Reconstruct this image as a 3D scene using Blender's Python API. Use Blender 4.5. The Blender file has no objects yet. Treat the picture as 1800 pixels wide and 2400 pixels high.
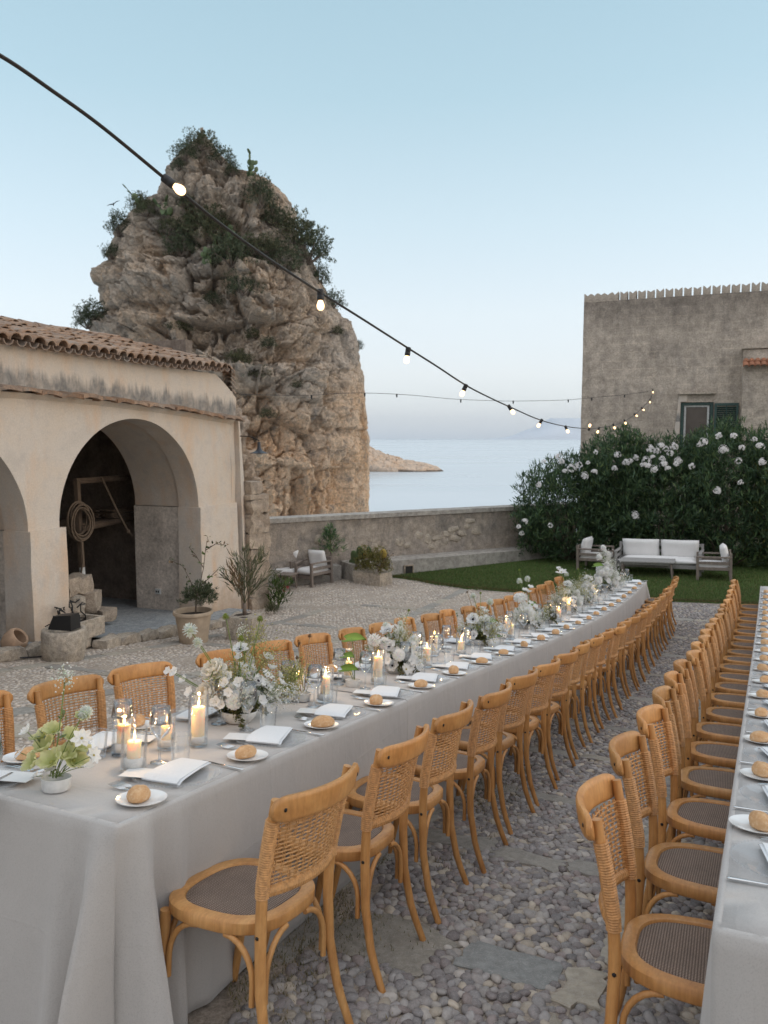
import bpy, bmesh, math, random
import numpy as np
from mathutils import Matrix, Vector
from mathutils.bvhtree import BVHTree

random.seed(7)
RNG = np.random.default_rng(11)
SC = bpy.context.scene
COL = SC.collection
PI = math.pi
CAMZ = 1.9847

# ---------------------------------------------------------------- camera
cam_data = bpy.data.cameras.new('camera')
cam = bpy.data.objects.new('camera', cam_data)
COL.objects.link(cam)
cam.location = (0, 0, CAMZ)
cam.rotation_euler = (math.radians(90) - math.atan2(171, 1810), 0, 0)
cam_data.sensor_fit = 'HORIZONTAL'
cam_data.sensor_width = 36.0
cam_data.lens = 36.0 * 1810 / 1800
cam_data.clip_start = 0.05
cam_data.clip_end = 60000
cam_data.dof.use_dof = True
cam_data.dof.focus_distance = 4.2
cam_data.dof.aperture_fstop = 7.5
SC.camera = cam

# ---------------------------------------------------------------- world, sun, exposure
SKY_GAIN = 0.87
SUN_EL, SUN_AZ = 14.0, 95.0          # soft after-glow behind the camera, a little to the left (azimuth clockwise from +Y)
world = bpy.data.worlds.new('World')
SC.world = world
world.use_nodes = True
wn = world.node_tree
wn.nodes.clear()
w_out = wn.nodes.new('ShaderNodeOutputWorld')
w_add = wn.nodes.new('ShaderNodeAddShader')
w_b1 = wn.nodes.new('ShaderNodeBackground')
w_b2 = wn.nodes.new('ShaderNodeBackground')
w_sky = wn.nodes.new('ShaderNodeTexSky')
w_sky.sky_type = 'NISHITA'
w_sky.sun_disc = False
w_sky.sun_elevation = math.radians(SUN_EL)
w_sky.sun_rotation = math.radians(SUN_AZ)
w_sky.air_density = 1.0
w_sky.dust_density = 1.0
w_b1.inputs['Strength'].default_value = 0.05
wn.links.new(w_sky.outputs[0], w_b1.inputs['Color'])
w_tc = wn.nodes.new('ShaderNodeTexCoord')
w_sep = wn.nodes.new('ShaderNodeSeparateXYZ')
wn.links.new(w_tc.outputs['Generated'], w_sep.inputs[0])
w_ramp = wn.nodes.new('ShaderNodeValToRGB')
w_map = wn.nodes.new('ShaderNodeMapRange')
w_map.inputs['From Min'].default_value = -0.02
w_map.inputs['From Max'].default_value = 1.0
wn.links.new(w_sep.outputs['Z'], w_map.inputs['Value'])
wn.links.new(w_map.outputs[0], w_ramp.inputs['Fac'])
SKY = [(0.0, (0.38, 0.46, 0.56)), (0.02, (0.38, 0.46, 0.56)), (0.055, (0.46, 0.50, 0.58)), (0.10, (0.535, 0.55, 0.60)),
       (0.17, (0.535, 0.57, 0.60)), (0.27, (0.45, 0.535, 0.57)), (0.40, (0.335, 0.46, 0.505)), (0.54, (0.275, 0.405, 0.46)), (0.74, (0.55, 0.61, 0.65)), (1.0, (0.92, 0.92, 0.92))]
el = w_ramp.color_ramp.elements
el[0].position, el[0].color = SKY[0][0], SKY[0][1] + (1,)
el[1].position, el[1].color = SKY[-1][0], SKY[-1][1] + (1,)
for p_, c_ in SKY[1:-1]:
    e_ = el.new(p_); e_.color = c_ + (1,)
# the sky behind the camera still holds the warm after-glow of the sunset
w_ramp2 = wn.nodes.new('ShaderNodeValToRGB')
wn.links.new(w_map.outputs[0], w_ramp2.inputs['Fac'])
GLOW = [(0.0, (0.22, 0.195, 0.18)), (0.03, (0.50, 0.43, 0.38)), (0.16, (0.54, 0.49, 0.46)), (0.40, (0.63, 0.61, 0.60)), (0.70, (0.86, 0.85, 0.85)), (1.0, (0.88, 0.89, 0.90))]
el2 = w_ramp2.color_ramp.elements
el2[0].position, el2[0].color = GLOW[0][0], GLOW[0][1] + (1,)
el2[1].position, el2[1].color = GLOW[-1][0], GLOW[-1][1] + (1,)
for p_, c_ in GLOW[1:-1]:
    e_ = el2.new(p_); e_.color = c_ + (1,)
w_west = wn.nodes.new('ShaderNodeMapRange'); w_west.interpolation_type = 'SMOOTHSTEP'
w_west.inputs['From Min'].default_value = 0.75; w_west.inputs['From Max'].default_value = -0.65
wn.links.new(w_sep.outputs['Y'], w_west.inputs['Value'])
w_mix = wn.nodes.new('ShaderNodeMix'); w_mix.data_type = 'RGBA'
wn.links.new(w_west.outputs[0], w_mix.inputs[0])
wn.links.new(w_ramp.outputs[0], w_mix.inputs[6]); wn.links.new(w_ramp2.outputs[0], w_mix.inputs[7])
w_b2.inputs['Strength'].default_value = SKY_GAIN
wn.links.new(w_mix.outputs[2], w_b2.inputs['Color'])
wn.links.new(w_b1.outputs[0], w_add.inputs[0])
wn.links.new(w_b2.outputs[0], w_add.inputs[1])
wn.links.new(w_add.outputs[0], w_out.inputs['Surface'])

sun_data = bpy.data.lights.new('sun', 'SUN')
sun_data.energy = 0.35
sun_data.angle = math.radians(50)
sun_data.color = (1.0, 0.88, 0.78)
sun = bpy.data.objects.new('sun', sun_data)
COL.objects.link(sun)
sd = Vector((math.sin(math.radians(SUN_AZ)) * math.cos(math.radians(SUN_EL)), math.cos(math.radians(SUN_AZ)) * math.cos(math.radians(SUN_EL)), math.sin(math.radians(SUN_EL))))
sun.rotation_euler = sd.to_track_quat('Z', 'Y').to_euler()

SC.view_settings.view_transform = 'Standard'
SC.view_settings.look = 'None'
SC.view_settings.gamma = 1
SC.view_settings.exposure = 0.52
SC.view_settings.use_curve_mapping = False
SC.cycles.max_bounces = 8
SC.cycles.diffuse_bounces = 4
SC.cycles.glossy_bounces = 3
SC.cycles.transparent_max_bounces = 24
SC.cycles.transmission_bounces = 6
SC.cycles.caustics_reflective = False
SC.cycles.caustics_refractive = False
SC.cycles.sample_clamp_indirect = 6

# ---------------------------------------------------------------- noise
_perm = np.random.default_rng(3).permutation(256).astype(np.int64)
_perm = np.concatenate([_perm, _perm, _perm])
_grad = np.random.default_rng(5).normal(size=(256, 3)); _grad /= np.linalg.norm(_grad, axis=1, keepdims=True)
def pn(P):
    P = np.asarray(P, float)
    i = np.floor(P).astype(np.int64); f = P - i
    u = f * f * f * (f * (f * 6 - 15) + 10)
    i &= 255
    r = np.zeros(P.shape[:-1])
    for dx in (0, 1):
        wx = u[..., 0] if dx else 1 - u[..., 0]
        for dy in (0, 1):
            wy = u[..., 1] if dy else 1 - u[..., 1]
            for dz in (0, 1):
                wz = u[..., 2] if dz else 1 - u[..., 2]
                hsh = _perm[_perm[_perm[(i[..., 0] + dx) & 255] + ((i[..., 1] + dy) & 255)] + ((i[..., 2] + dz) & 255)]
                g = _grad[hsh]
                r += wx * wy * wz * (g[..., 0] * (f[..., 0] - dx) + g[..., 1] * (f[..., 1] - dy) + g[..., 2] * (f[..., 2] - dz))
    return r * 1.6
def fbm(P, o=4, lac=2.1, g=0.5):
    P = np.asarray(P, float); r = 0; a = 1
    for k in range(o):
        r = r + a * pn(P + 17.3 * k); P = P * lac; a *= g
    return r
def ridged(P, o=4, lac=2.1, g=0.55):
    P = np.asarray(P, float); r = 0; a = 1
    for k in range(o):
        r = r + a * (1 - 2 * np.abs(pn(P + 9.1 * k))); P = P * lac; a *= g
    return r
def worley(P, seed=0, vec=False):
    """F1, F2-F1 and the cell id of jittered points on a 3-D lattice"""
    P = np.asarray(P, float); ip = np.floor(P).astype(np.int64)
    f1 = np.full(P.shape[:-1], 9.0); f2 = f1.copy(); cid = np.zeros(P.shape[:-1], np.int64); off = np.zeros(P.shape)
    for dx in (-1, 0, 1):
        for dy in (-1, 0, 1):
            for dz in (-1, 0, 1):
                c = ip + np.array([dx, dy, dz])
                hsh = _perm[_perm[_perm[(c[..., 0] + seed) & 255] + (c[..., 1] & 255)] + (c[..., 2] & 255)]
                q = c + 0.5 + 0.42 * _grad[hsh] / np.abs(_grad[hsh]).max(-1, keepdims=True) * ((hsh % 97) / 97.0)[..., None]
                d = np.linalg.norm(P - q, axis=-1)
                m = d < f1
                if vec: off = np.where(m[..., None], P - q, off)
                f2 = np.where(m, f1, np.minimum(f2, d)); cid = np.where(m, hsh, cid); f1 = np.where(m, d, f1)
    return (f1, f2 - f1, cid, off) if vec else (f1, f2 - f1, cid)

# ---------------------------------------------------------------- the sloping yard
P0 = np.array([-.1627, 2.4809]); YAW = .4496
HV = np.array([math.sin(YAW), math.cos(YAW)]); VV = np.array([math.cos(YAW), -math.sin(YAW)])
def gz(t, o):
    t = np.asarray(t, float); o = np.asarray(o, float)
    tc = np.clip(t, -1.5, 12.9)
    z = -.1250 * tc - .0047 * tc ** 2 + .0005 * tc ** 3
    z = np.where(t < -1.5, z + (-.125 + .0141 + .0034) * (t + 1.5), z)
    return z + .0289 * np.clip(o, -14, 9)
def dgz(t):
    tc = min(max(t, -1.5), 12.9)
    return -.125 - .0094 * tc + .0015 * tc * tc if t <= 12.9 else 0.0
def W(t, o, hh=0.0):
    q = P0 + t * HV + o * VV
    return Vector((q[0], q[1], float(gz(t, o)) + hh))
def Wn(t, o, hh=0.0):
    t = np.asarray(t, float); o = np.asarray(o, float)
    q = P0[None] + t.reshape(-1, 1) * HV + o.reshape(-1, 1) * VV
    return np.column_stack([q, gz(t, o).ravel() + np.asarray(hh).ravel() * np.ones(len(q))])
def TO(x, y):
    d = np.array([x, y]) - P0
    return float(d @ HV), float(d @ VV)
def normal(t):
    s = dgz(t)
    h3 = Vector((HV[0], HV[1], s)); v3 = Vector((VV[0], VV[1], .0289))
    return v3.cross(h3).normalized(), h3.normalized(), v3.normalized()
def frame(t, o, fwd=None, hh=0.0, rot=0.0):
    """matrix on the sloping ground; fwd = 'L' (-o), 'R' (+o) or 'F' (+t) is the local +Y"""
    n, h, v = normal(t)
    y = {'L': -v, 'R': v, 'F': h, 'B': -h}[fwd or 'F']
    y = (y - n * y.dot(n)).normalized()
    x = y.cross(n).normalized()
    M = Matrix((( x.x, y.x, n.x, 0), (x.y, y.y, n.y, 0), (x.z, y.z, n.z, 0), (0, 0, 0, 1)))
    M = M @ Matrix.Rotation(rot, 4, 'Z')
    M.translation = W(t, o) + n * hh
    return M
def pix(px, py, d):
    """a world point seen at a pixel of the photograph, d metres in front of the camera (used once, to read the plan off the picture)"""
    th = math.atan2(171, 1810); X = (px - 900) / 1810; U = (1200 - py) / 1810
    return Vector((X * d, (math.cos(th) + U * math.sin(th)) * d, CAMZ + (-math.sin(th) + U * math.cos(th)) * d))

# ---------------------------------------------------------------- mesh helpers
class G:
    def __init__(s): s.v = []; s.f = []
    def add(s, V, F):
        b = len(s.v)
        s.v.extend([tuple(p) for p in V]); s.f.extend([tuple(i + b for i in q) for q in F])
        return s
    def box(s, c, d, R=None, bev=0.0):
        hx, hy, hz = d[0] / 2, d[1] / 2, d[2] / 2
        if bev <= 0:
            V = [(x, y, z) for x in (-hx, hx) for y in (-hy, hy) for z in (-hz, hz)]
            F = [(0, 1, 3, 2), (4, 6, 7, 5), (0, 4, 5, 1), (2, 3, 7, 6), (0, 2, 6, 4), (1, 5, 7, 3)]
        else:
            b = min(bev, hx * .9, hy * .9, hz * .9)
            bm = bmesh.new(); bmesh.ops.create_cube(bm, size=1)
            for q in bm.verts: q.co = Vector((q.co.x * d[0], q.co.y * d[1], q.co.z * d[2]))
            bmesh.ops.bevel(bm, geom=bm.edges[:], offset=b, segments=2, profile=.6, affect='EDGES')
            bm.verts.index_update()
            V = [tuple(q.co) for q in bm.verts]; F = [tuple(l.index for l in f.verts) for f in bm.faces]; bm.free()
        if R is not None: V = [tuple(R @ Vector(p)) for p in V]
        return s.add([(p[0] + c[0], p[1] + c[1], p[2] + c[2]) for p in V], F)
    def tube(s, pts, r, n=6, cap=True, closed=False, flat=None):
        pts = [Vector(p) for p in pts]; m = len(pts)
        rs = r if isinstance(r, (list, tuple)) else [r] * m
        ref = None; V = []
        for i, p in enumerate(pts):
            a = pts[(i - 1) % m] if (closed or i > 0) else p
            b = pts[(i + 1) % m] if (closed or i < m - 1) else p
            t = (b - a).normalized() if (b - a).length > 1e-9 else Vector((0, 0, 1))
            if ref is None:
                ref = t.orthogonal().normalized()
                if abs(t.z) < .95: ref = Vector((0, 0, 1)).cross(t).normalized()
            else:
                ref = (ref - t * ref.dot(t))
                ref = ref.normalized() if ref.length > 1e-6 else t.orthogonal().normalized()
            bi = t.cross(ref)
            for k in range(n):
                an = 2 * PI * k / n
                V.append(p + (ref * math.cos(an) + bi * math.sin(an) * (flat or 1)) * rs[i])
        F = []
        for i in range(m if closed else m - 1):
            j = (i + 1) % m
            for k in range(n):
                F.append((i * n + k, i * n + (k + 1) % n, j * n + (k + 1) % n, j * n + k))
        if cap and not closed:
            F.append(tuple(range(n - 1, -1, -1))); F.append(tuple((m - 1) * n + k for k in range(n)))
        return s.add(V, F)
    def lathe(s, prof, n=24, c=(0, 0, 0), wob=0.0):
        V = []; F = []
        for r, z in prof:
            for k in range(n):
                a = 2 * PI * k / n
                rr = r * (1 + wob * math.sin(3 * a + 1))
                V.append((c[0] + rr * math.cos(a), c[1] + rr * math.sin(a), c[2] + z))
        for i in range(len(prof) - 1):
            for k in range(n):
                F.append((i * n + k, i * n + (k + 1) % n, (i + 1) * n + (k + 1) % n, (i + 1) * n + k))
        if prof[0][0] > 1e-5: F.append(tuple(range(n - 1, -1, -1)))
        if prof[-1][0] > 1e-5: F.append(tuple((len(prof) - 1) * n + k for k in range(n)))
        return s.add(V, F)
    def prism(s, poly, z0, z1):
        n = len(poly)
        V = [(x, y, z0) for x, y in poly] + [(x, y, z1) for x, y in poly]
        F = [tuple(range(n - 1, -1, -1)), tuple(range(n, 2 * n))] + [(i, (i + 1) % n, n + (i + 1) % n, n + i) for i in range(n)]
        return s.add(V, F)
    def grid(s, A, flip=False):
        """A: rows x cols x 3"""
        A = np.asarray(A, float); r, c = A.shape[:2]
        V = A.reshape(-1, 3).tolist(); F = []
        for i in range(r - 1):
            for j in range(c - 1):
                q = (i * c + j, i * c + j + 1, (i + 1) * c + j + 1, (i + 1) * c + j)
                F.append(q[::-1] if flip else q)
        return s.add(V, F)
    def ball(s, c, r, n=1, sq=(1, 1, 1), jit=0.0):
        bm = bmesh.new(); bmesh.ops.create_icosphere(bm, subdivisions=n, radius=1); bm.verts.index_update()
        V = [(c[0] + p.co.x * r * sq[0] * (1 + random.uniform(-jit, jit)), c[1] + p.co.y * r * sq[1] * (1 + random.uniform(-jit, jit)), c[2] + p.co.z * r * sq[2] * (1 + random.uniform(-jit, jit))) for p in bm.verts]
        F = [tuple(q.index for q in f.verts) for f in bm.faces]; bm.free()
        return s.add(V, F)
    def xf(s, M):
        s.v = [tuple(M @ Vector(p)) for p in s.v]; return s
    def mesh(s, name, mat, smooth=False, merge=0.0, auto=None):
        me = bpy.data.meshes.new(name)
        me.from_pydata(s.v, [], s.f)
        if merge > 0 or True:
            bm = bmesh.new(); bm.from_mesh(me)
            if merge > 0: bmesh.ops.remove_doubles(bm, verts=bm.verts, dist=merge)
            bmesh.ops.recalc_face_normals(bm, faces=bm.faces) if not getattr(s, 'keep', False) else None
            bm.to_mesh(me); bm.free()
        if mat: me.materials.append(mat)
        if smooth:
            me.polygons.foreach_set('use_smooth', [True] * len(me.polygons))
            if auto: me.set_sharp_from_angle(angle=math.radians(auto))
        me.update()
        return me
def big_mesh(name, V, F, mat, smooth=False, col=None):
    V = np.asarray(V, np.float32); F = np.asarray(F, np.int32); k = F.shape[1]
    me = bpy.data.meshes.new(name)
    me.vertices.add(len(V)); me.vertices.foreach_set('co', V.ravel())
    me.loops.add(F.size); me.loops.foreach_set('vertex_index', F.ravel())
    me.polygons.add(len(F)); me.polygons.foreach_set('loop_start', np.arange(0, F.size, k, dtype=np.int32))
    try: me.polygons.foreach_set('loop_total', np.full(len(F), k, np.int32))
    except Exception: pass
    me.polygons.foreach_set('use_smooth', np.full(len(F), bool(smooth)))
    if col is not None:
        at = me.color_attributes.new('Col', 'FLOAT_COLOR', 'POINT')
        c4 = np.ones((len(V), 4), np.float32); c4[:, :3] = col
        at.data.foreach_set('color', c4.ravel())
    if mat: me.materials.append(mat)
    me.update(calc_edges=True); me.validate()
    return me
def obj(name, me, parent=None, M=None, kind=None, label=None):
    o = bpy.data.objects.new(name, me); COL.objects.link(o)
    if parent is not None: o.parent = parent
    if M is not None: o.matrix_basis = M
    if kind: o['kind'] = kind
    if label: o['label'] = label
    return o
def tag(o, label, cat, group=None):
    o['label'] = label; o['category'] = cat
    if group: o['group'] = group
    return o
def thing(name, label, cat, M=None, group=None):
    o = bpy.data.objects.new(name, None); COL.objects.link(o)
    o.empty_display_size = .1
    if M is not None: o.matrix_basis = M if isinstance(M, Matrix) else Matrix.Translation(M)
    return tag(o, label, cat, group)
def dup(root, M, label=None, group=None):
    def rec(o, par):
        c = o.copy(); COL.objects.link(c)
        if par is not None: c.parent = par
        for ch in o.children: rec(ch, c)
        return c
    r = rec(root, None); r.matrix_basis = M
    if label: r['label'] = label
    if group: r['group'] = group
    return r
def T(x, y, z): return Matrix.Translation((x, y, z))
def RZ(a): return Matrix.Rotation(a, 4, 'Z')
ORD = ['first', 'second', 'third', 'fourth', 'fifth', 'sixth', 'seventh', 'eighth', 'ninth', 'tenth', 'eleventh', 'twelfth', 'thirteenth', 'fourteenth', 'fifteenth', 'sixteenth', 'seventeenth', 'eighteenth', 'nineteenth', 'twentieth', 'twenty-first', 'twenty-second', 'twenty-third', 'twenty-fourth']

# ---------------------------------------------------------------- materials
def s2l(r, g, b):
    f = lambda c: (c / 255 / 12.92) if c / 255 <= .04045 else ((c / 255 + .055) / 1.055) ** 2.4
    return (f(r), f(g), f(b))
def newmat(name):
    m = bpy.data.materials.new(name); m.use_nodes = True
    nt = m.node_tree; b = nt.nodes['Principled BSDF']
    return m, nt, b
def node(nt, t, **kw):
    n = nt.nodes.new(t)
    for k, v in kw.items():
        if hasattr(n, k): setattr(n, k, v)
        else: n.inputs[k].default_value = v
    return n
def mixc(nt, fac, a, b, blend='MIX'):
    m = nt.nodes.new('ShaderNodeMix'); m.data_type = 'RGBA'; m.blend_type = blend
    for i, x in ((0, fac), (6, a), (7, b)):
        if hasattr(x, 'type') and hasattr(x, 'links'): nt.links.new(x, m.inputs[i])
        elif i == 0: m.inputs[0].default_value = x
        else: m.inputs[i].default_value = (*x, 1) if len(x) == 3 else x
    return m.outputs[2]
def ramp(nt, src, stops):
    r = nt.nodes.new('ShaderNodeValToRGB'); e = r.color_ramp.elements
    e[0].position = stops[0][0]; e[1].position = stops[-1][0]
    def c4(c): return (c, c, c, 1) if isinstance(c, (int, float)) else (*c, 1)
    e[0].color = c4(stops[0][1]); e[1].color = c4(stops[-1][1])
    for p, c in stops[1:-1]:
        k = e.new(p); k.color = c4(c)
    nt.links.new(src, r.inputs['Fac'])
    return r.outputs['Color']
def noise(nt, scale, detail=6, rough=.6, vec=None, stretch=None, dist=0.0):
    n = nt.nodes.new('ShaderNodeTexNoise'); n.inputs['Scale'].default_value = scale
    n.inputs['Detail'].default_value = detail; n.inputs['Roughness'].default_value = rough; n.inputs['Distortion'].default_value = dist
    v = vec
    if v is None:
        tc = nt.nodes.new('ShaderNodeTexCoord'); v = tc.outputs['Object']
    if stretch:
        mp = nt.nodes.new('ShaderNodeMapping'); mp.inputs['Scale'].default_value = stretch
        nt.links.new(v, mp.inputs['Vector']); v = mp.outputs[0]
    nt.links.new(v, n.inputs['Vector'])
    return n.outputs['Fac']
def world_pos(nt):
    return nt.nodes.new('ShaderNodeNewGeometry').outputs['Position']
def bump(nt, b, h, strength=.4, dist=.01):
    n = nt.nodes.new('ShaderNodeBump'); n.inputs['Strength'].default_value = strength; n.inputs['Distance'].default_value = dist
    nt.links.new(h, n.inputs['Height'])
    prev = b.inputs['Normal'].links
    if prev: nt.links.new(prev[0].from_socket, n.inputs['Normal'])
    nt.links.new(n.outputs[0], b.inputs['Normal'])
def plain(name, c, rough=.6, var=0.15, nscale=20, bmp=0.1, metal=0.0, dist=.003, spec=None, objvar=0.0, stretch=None):
    m, nt, b = newmat(name)
    n = noise(nt, nscale, stretch=stretch)
    lo = tuple(x * (1 - var) for x in c); hi = tuple(min(1, x * (1 + var)) for x in c)
    cc = ramp(nt, n, [(.3, lo), (.7, hi)])
    if objvar:
        oi = nt.nodes.new('ShaderNodeObjectInfo')
        k = mixc(nt, 1.0, ramp(nt, oi.outputs['Random'], [(0, 1 - objvar), (1, 1.0)]), oi.outputs['Color'], 'MULTIPLY')
        cc = mixc(nt, 1.0, cc, k, 'MULTIPLY')
    nt.links.new(cc, b.inputs['Base Color'])
    b.inputs['Roughness'].default_value = rough; b.inputs['Metallic'].default_value = metal
    if spec is not None: b.inputs['Specular IOR Level'].default_value = spec
    if bmp: bump(nt, b, n, bmp, dist)
    return m
def attr_mat(name, rough=.6, trans=0.0, spec=.3, mul=1.0, nscale=None):
    """colour comes from the mesh's own colour attribute (each leaf, pebble or stone has its own tint)"""
    m, nt, b = newmat(name)
    a = nt.nodes.new('ShaderNodeAttribute'); a.attribute_name = 'Col'
    c = a.outputs['Color']
    if nscale:
        n = noise(nt, nscale, vec=world_pos(nt))
        c = mixc(nt, 1.0, c, ramp(nt, n, [(.3, .75), (.7, 1.15)]), 'MULTIPLY')
        bump(nt, b, n, .25, .004)
        nv_ = noise(nt, nscale * 1.3, 3, .5, vec=world_pos(nt), dist=2.5)
        c = mixc(nt, ramp(nt, nv_, [(.46, 0.0), (.5, .30), (.54, 0.0)]), c, (.52, .50, .48))
    nt.links.new(c, b.inputs['Base Color'])
    b.inputs['Roughness'].default_value = rough; b.inputs['Specular IOR Level'].default_value = spec
    if trans > 0:
        tr = nt.nodes.new('ShaderNodeBsdfTranslucent'); nt.links.new(c, tr.inputs['Color'])
        mx = nt.nodes.new('ShaderNodeMixShader'); mx.inputs[0].default_value = trans
        o = nt.nodes['Material Output']
        nt.links.new(b.outputs[0], mx.inputs[1]); nt.links.new(tr.outputs[0], mx.inputs[2]); nt.links.new(mx.outputs[0], o.inputs['Surface'])
    return m

MAT = {}
def m_wood():
    m, nt, b = newmat('honey_wood')
    oi = nt.nodes.new('ShaderNodeObjectInfo')
    tc = nt.nodes.new('ShaderNodeTexCoord')
    ad = nt.nodes.new('ShaderNodeVectorMath'); ad.operation = 'MULTIPLY_ADD'
    cb = nt.nodes.new('ShaderNodeCombineXYZ')
    for k in range(3): nt.links.new(oi.outputs['Random'], cb.inputs[k])
    nt.links.new(cb.outputs[0], ad.inputs[0]); ad.inputs[1].default_value = (7, 7, 7); nt.links.new(tc.outputs['Object'], ad.inputs[2])
    n1 = noise(nt, 9, 5, .6, vec=ad.outputs[0], stretch=(1, 3, 1.2))
    n2 = noise(nt, 60, 4, .7, vec=ad.outputs[0], stretch=(1.0, 2.0, .12))
    c = ramp(nt, n1, [(.25, (.42, .19, .060)), (.5, (.53, .26, .088)), (.75, (.61, .325, .12))])
    c = mixc(nt, 1.0, c, ramp(nt, n2, [(.3, .80), (.65, 1.06)]), 'MULTIPLY')
    c = mixc(nt, 1.0, c, ramp(nt, oi.outputs['Random'], [(0, .88), (1, 1.04)]), 'MULTIPLY')
    c = mixc(nt, 1.0, c, oi.outputs['Color'], 'MULTIPLY')        # each chair has its own tone
    nt.links.new(c, b.inputs['Base Color'])
    b.inputs['Roughness'].default_value = .42
    b.inputs['Specular IOR Level'].default_value = .4
    bump(nt, b, n2, .08, .002)
    return m
MAT['wood'] = m_wood()
MAT['cane'] = plain('rattan_cane', (.53, .27, .10), .5, .3, 70, .2, objvar=.12)
def m_seat():
    m, nt, b = newmat('woven_seat')
    tc = nt.nodes.new('ShaderNodeTexCoord')
    outs = []
    for rot in (0.0, PI / 2):
        mp = nt.nodes.new('ShaderNodeMapping'); mp.inputs['Rotation'].default_value = (0, 0, rot)
        nt.links.new(tc.outputs['Object'], mp.inputs['Vector'])
        w = nt.nodes.new('ShaderNodeTexWave'); w.inputs['Scale'].default_value = 40; w.inputs['Distortion'].default_value = .35
        w.inputs['Detail'].default_value = 1; w.inputs['Detail Scale'].default_value = 2
        nt.links.new(mp.outputs[0], w.inputs['Vector']); outs.append(w.outputs['Fac'])
    mu = nt.nodes.new('ShaderNodeMath'); mu.operation = 'MULTIPLY'
    nt.links.new(outs[0], mu.inputs[0]); nt.links.new(outs[1], mu.inputs[1])
    c = ramp(nt, mu.outputs[0], [(.02, (.085, .055, .040)), (.35, (.235, .165, .125)), (.8, (.36, .28, .225))])
    n = noise(nt, 14)
    c = mixc(nt, 1.0, c, ramp(nt, n, [(.3, .82), (.7, 1.1)]), 'MULTIPLY')
    nt.links.new(c, b.inputs['Base Color']); b.inputs['Roughness'].default_value = .75
    bump(nt, b, mu.outputs[0], .5, .003)
    return m
MAT['seat'] = m_seat()
MAT['iron'] = plain('dark_iron', (.025, .024, .024), .5, .3, 40, .1, metal=.6)
MAT['black'] = plain('black_plastic', (.012, .012, .013), .5, .2, 30, .05)
def m_cloth(name, c, creased=False):
    m, nt, b = newmat(name)
    wp = world_pos(nt)
    n1 = noise(nt, 520, 2, .6, vec=wp, stretch=(1, .4, 1))
    n2 = noise(nt, 520, 2, .6, vec=wp, stretch=(.4, 1, .4))
    n3 = noise(nt, 3, 4, .6, vec=wp)
    ad = nt.nodes.new('ShaderNodeMath'); ad.operation = 'ADD'; nt.links.new(n1, ad.inputs[0]); nt.links.new(n2, ad.inputs[1])
    cc = ramp(nt, ad.outputs[0], [(.7, tuple(x * .88 for x in c)), (1.3, tuple(min(1, x * 1.07) for x in c))])
    cc = mixc(nt, 1.0, cc, ramp(nt, n3, [(.3, .95), (.7, 1.03)]), 'MULTIPLY')
    nt.links.new(cc, b.inputs['Base Color'])
    b.inputs['Roughness'].default_value = .9; b.inputs['Specular IOR Level'].default_value = .15
    b.inputs['Sheen Weight'].default_value = .30
    bump(nt, b, ad.outputs[0], .25, .0015); bump(nt, b, n3, .2, .03)
    n4 = noise(nt, 11, 4, .6, vec=wp, stretch=(1, 1, .35), dist=.8); bump(nt, b, n4, .28, .014)
    if creased:                       # sharp lines left by folding and ironing
        mp = nt.nodes.new('ShaderNodeMapping'); mp.inputs['Rotation'].default_value = (0, 0, YAW); nt.links.new(wp, mp.inputs['Vector'])
        sp = nt.nodes.new('ShaderNodeSeparateXYZ'); nt.links.new(mp.outputs[0], sp.inputs[0])
        tot = None
        for ax, per in (('X', .47), ('Y', .62), ('Z', .43)):
            fr = nt.nodes.new('ShaderNodeMath'); fr.operation = 'PINGPONG'; fr.inputs[1].default_value = per / 2; nt.links.new(sp.outputs[ax], fr.inputs[0])
            mr = nt.nodes.new('ShaderNodeMapRange'); mr.inputs['From Min'].default_value = 0; mr.inputs['From Max'].default_value = .008; mr.inputs['To Min'].default_value = 1; mr.inputs['To Max'].default_value = 0
            nt.links.new(fr.outputs[0], mr.inputs['Value'])
            if tot is None: tot = mr.outputs[0]
            else:
                ad2 = nt.nodes.new('ShaderNodeMath'); ad2.operation = 'ADD'; nt.links.new(tot, ad2.inputs[0]); nt.links.new(mr.outputs[0], ad2.inputs[1]); tot = ad2.outputs[0]
        bump(nt, b, tot, .15, .003)
    return m
MAT['linen'] = m_cloth('grey_linen', (.405, .386, .37), True)
MAT['napkin'] = m_cloth('white_linen', (.64, .66, .68))
MAT['cushion'] = m_cloth('white_canvas', (.72, .71, .70))
MAT['paper'] = plain('white_card', (.66, .67, .67), .6, .03, 30, .02)
MAT['china'] = plain('white_china', (.78, .78, .77), .12, .02, 8, 0)
MAT['ceramic'] = plain('stone_ceramic', (.62, .62, .61), .35, .10, 40, .05)
MAT['steel'] = plain('cutlery_steel', (.72, .72, .72), .18, .04, 30, .0, metal=1.0)
MAT['sand'] = plain('white_sand', (.70, .68, .66), .9, .15, 300, .3)
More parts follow.
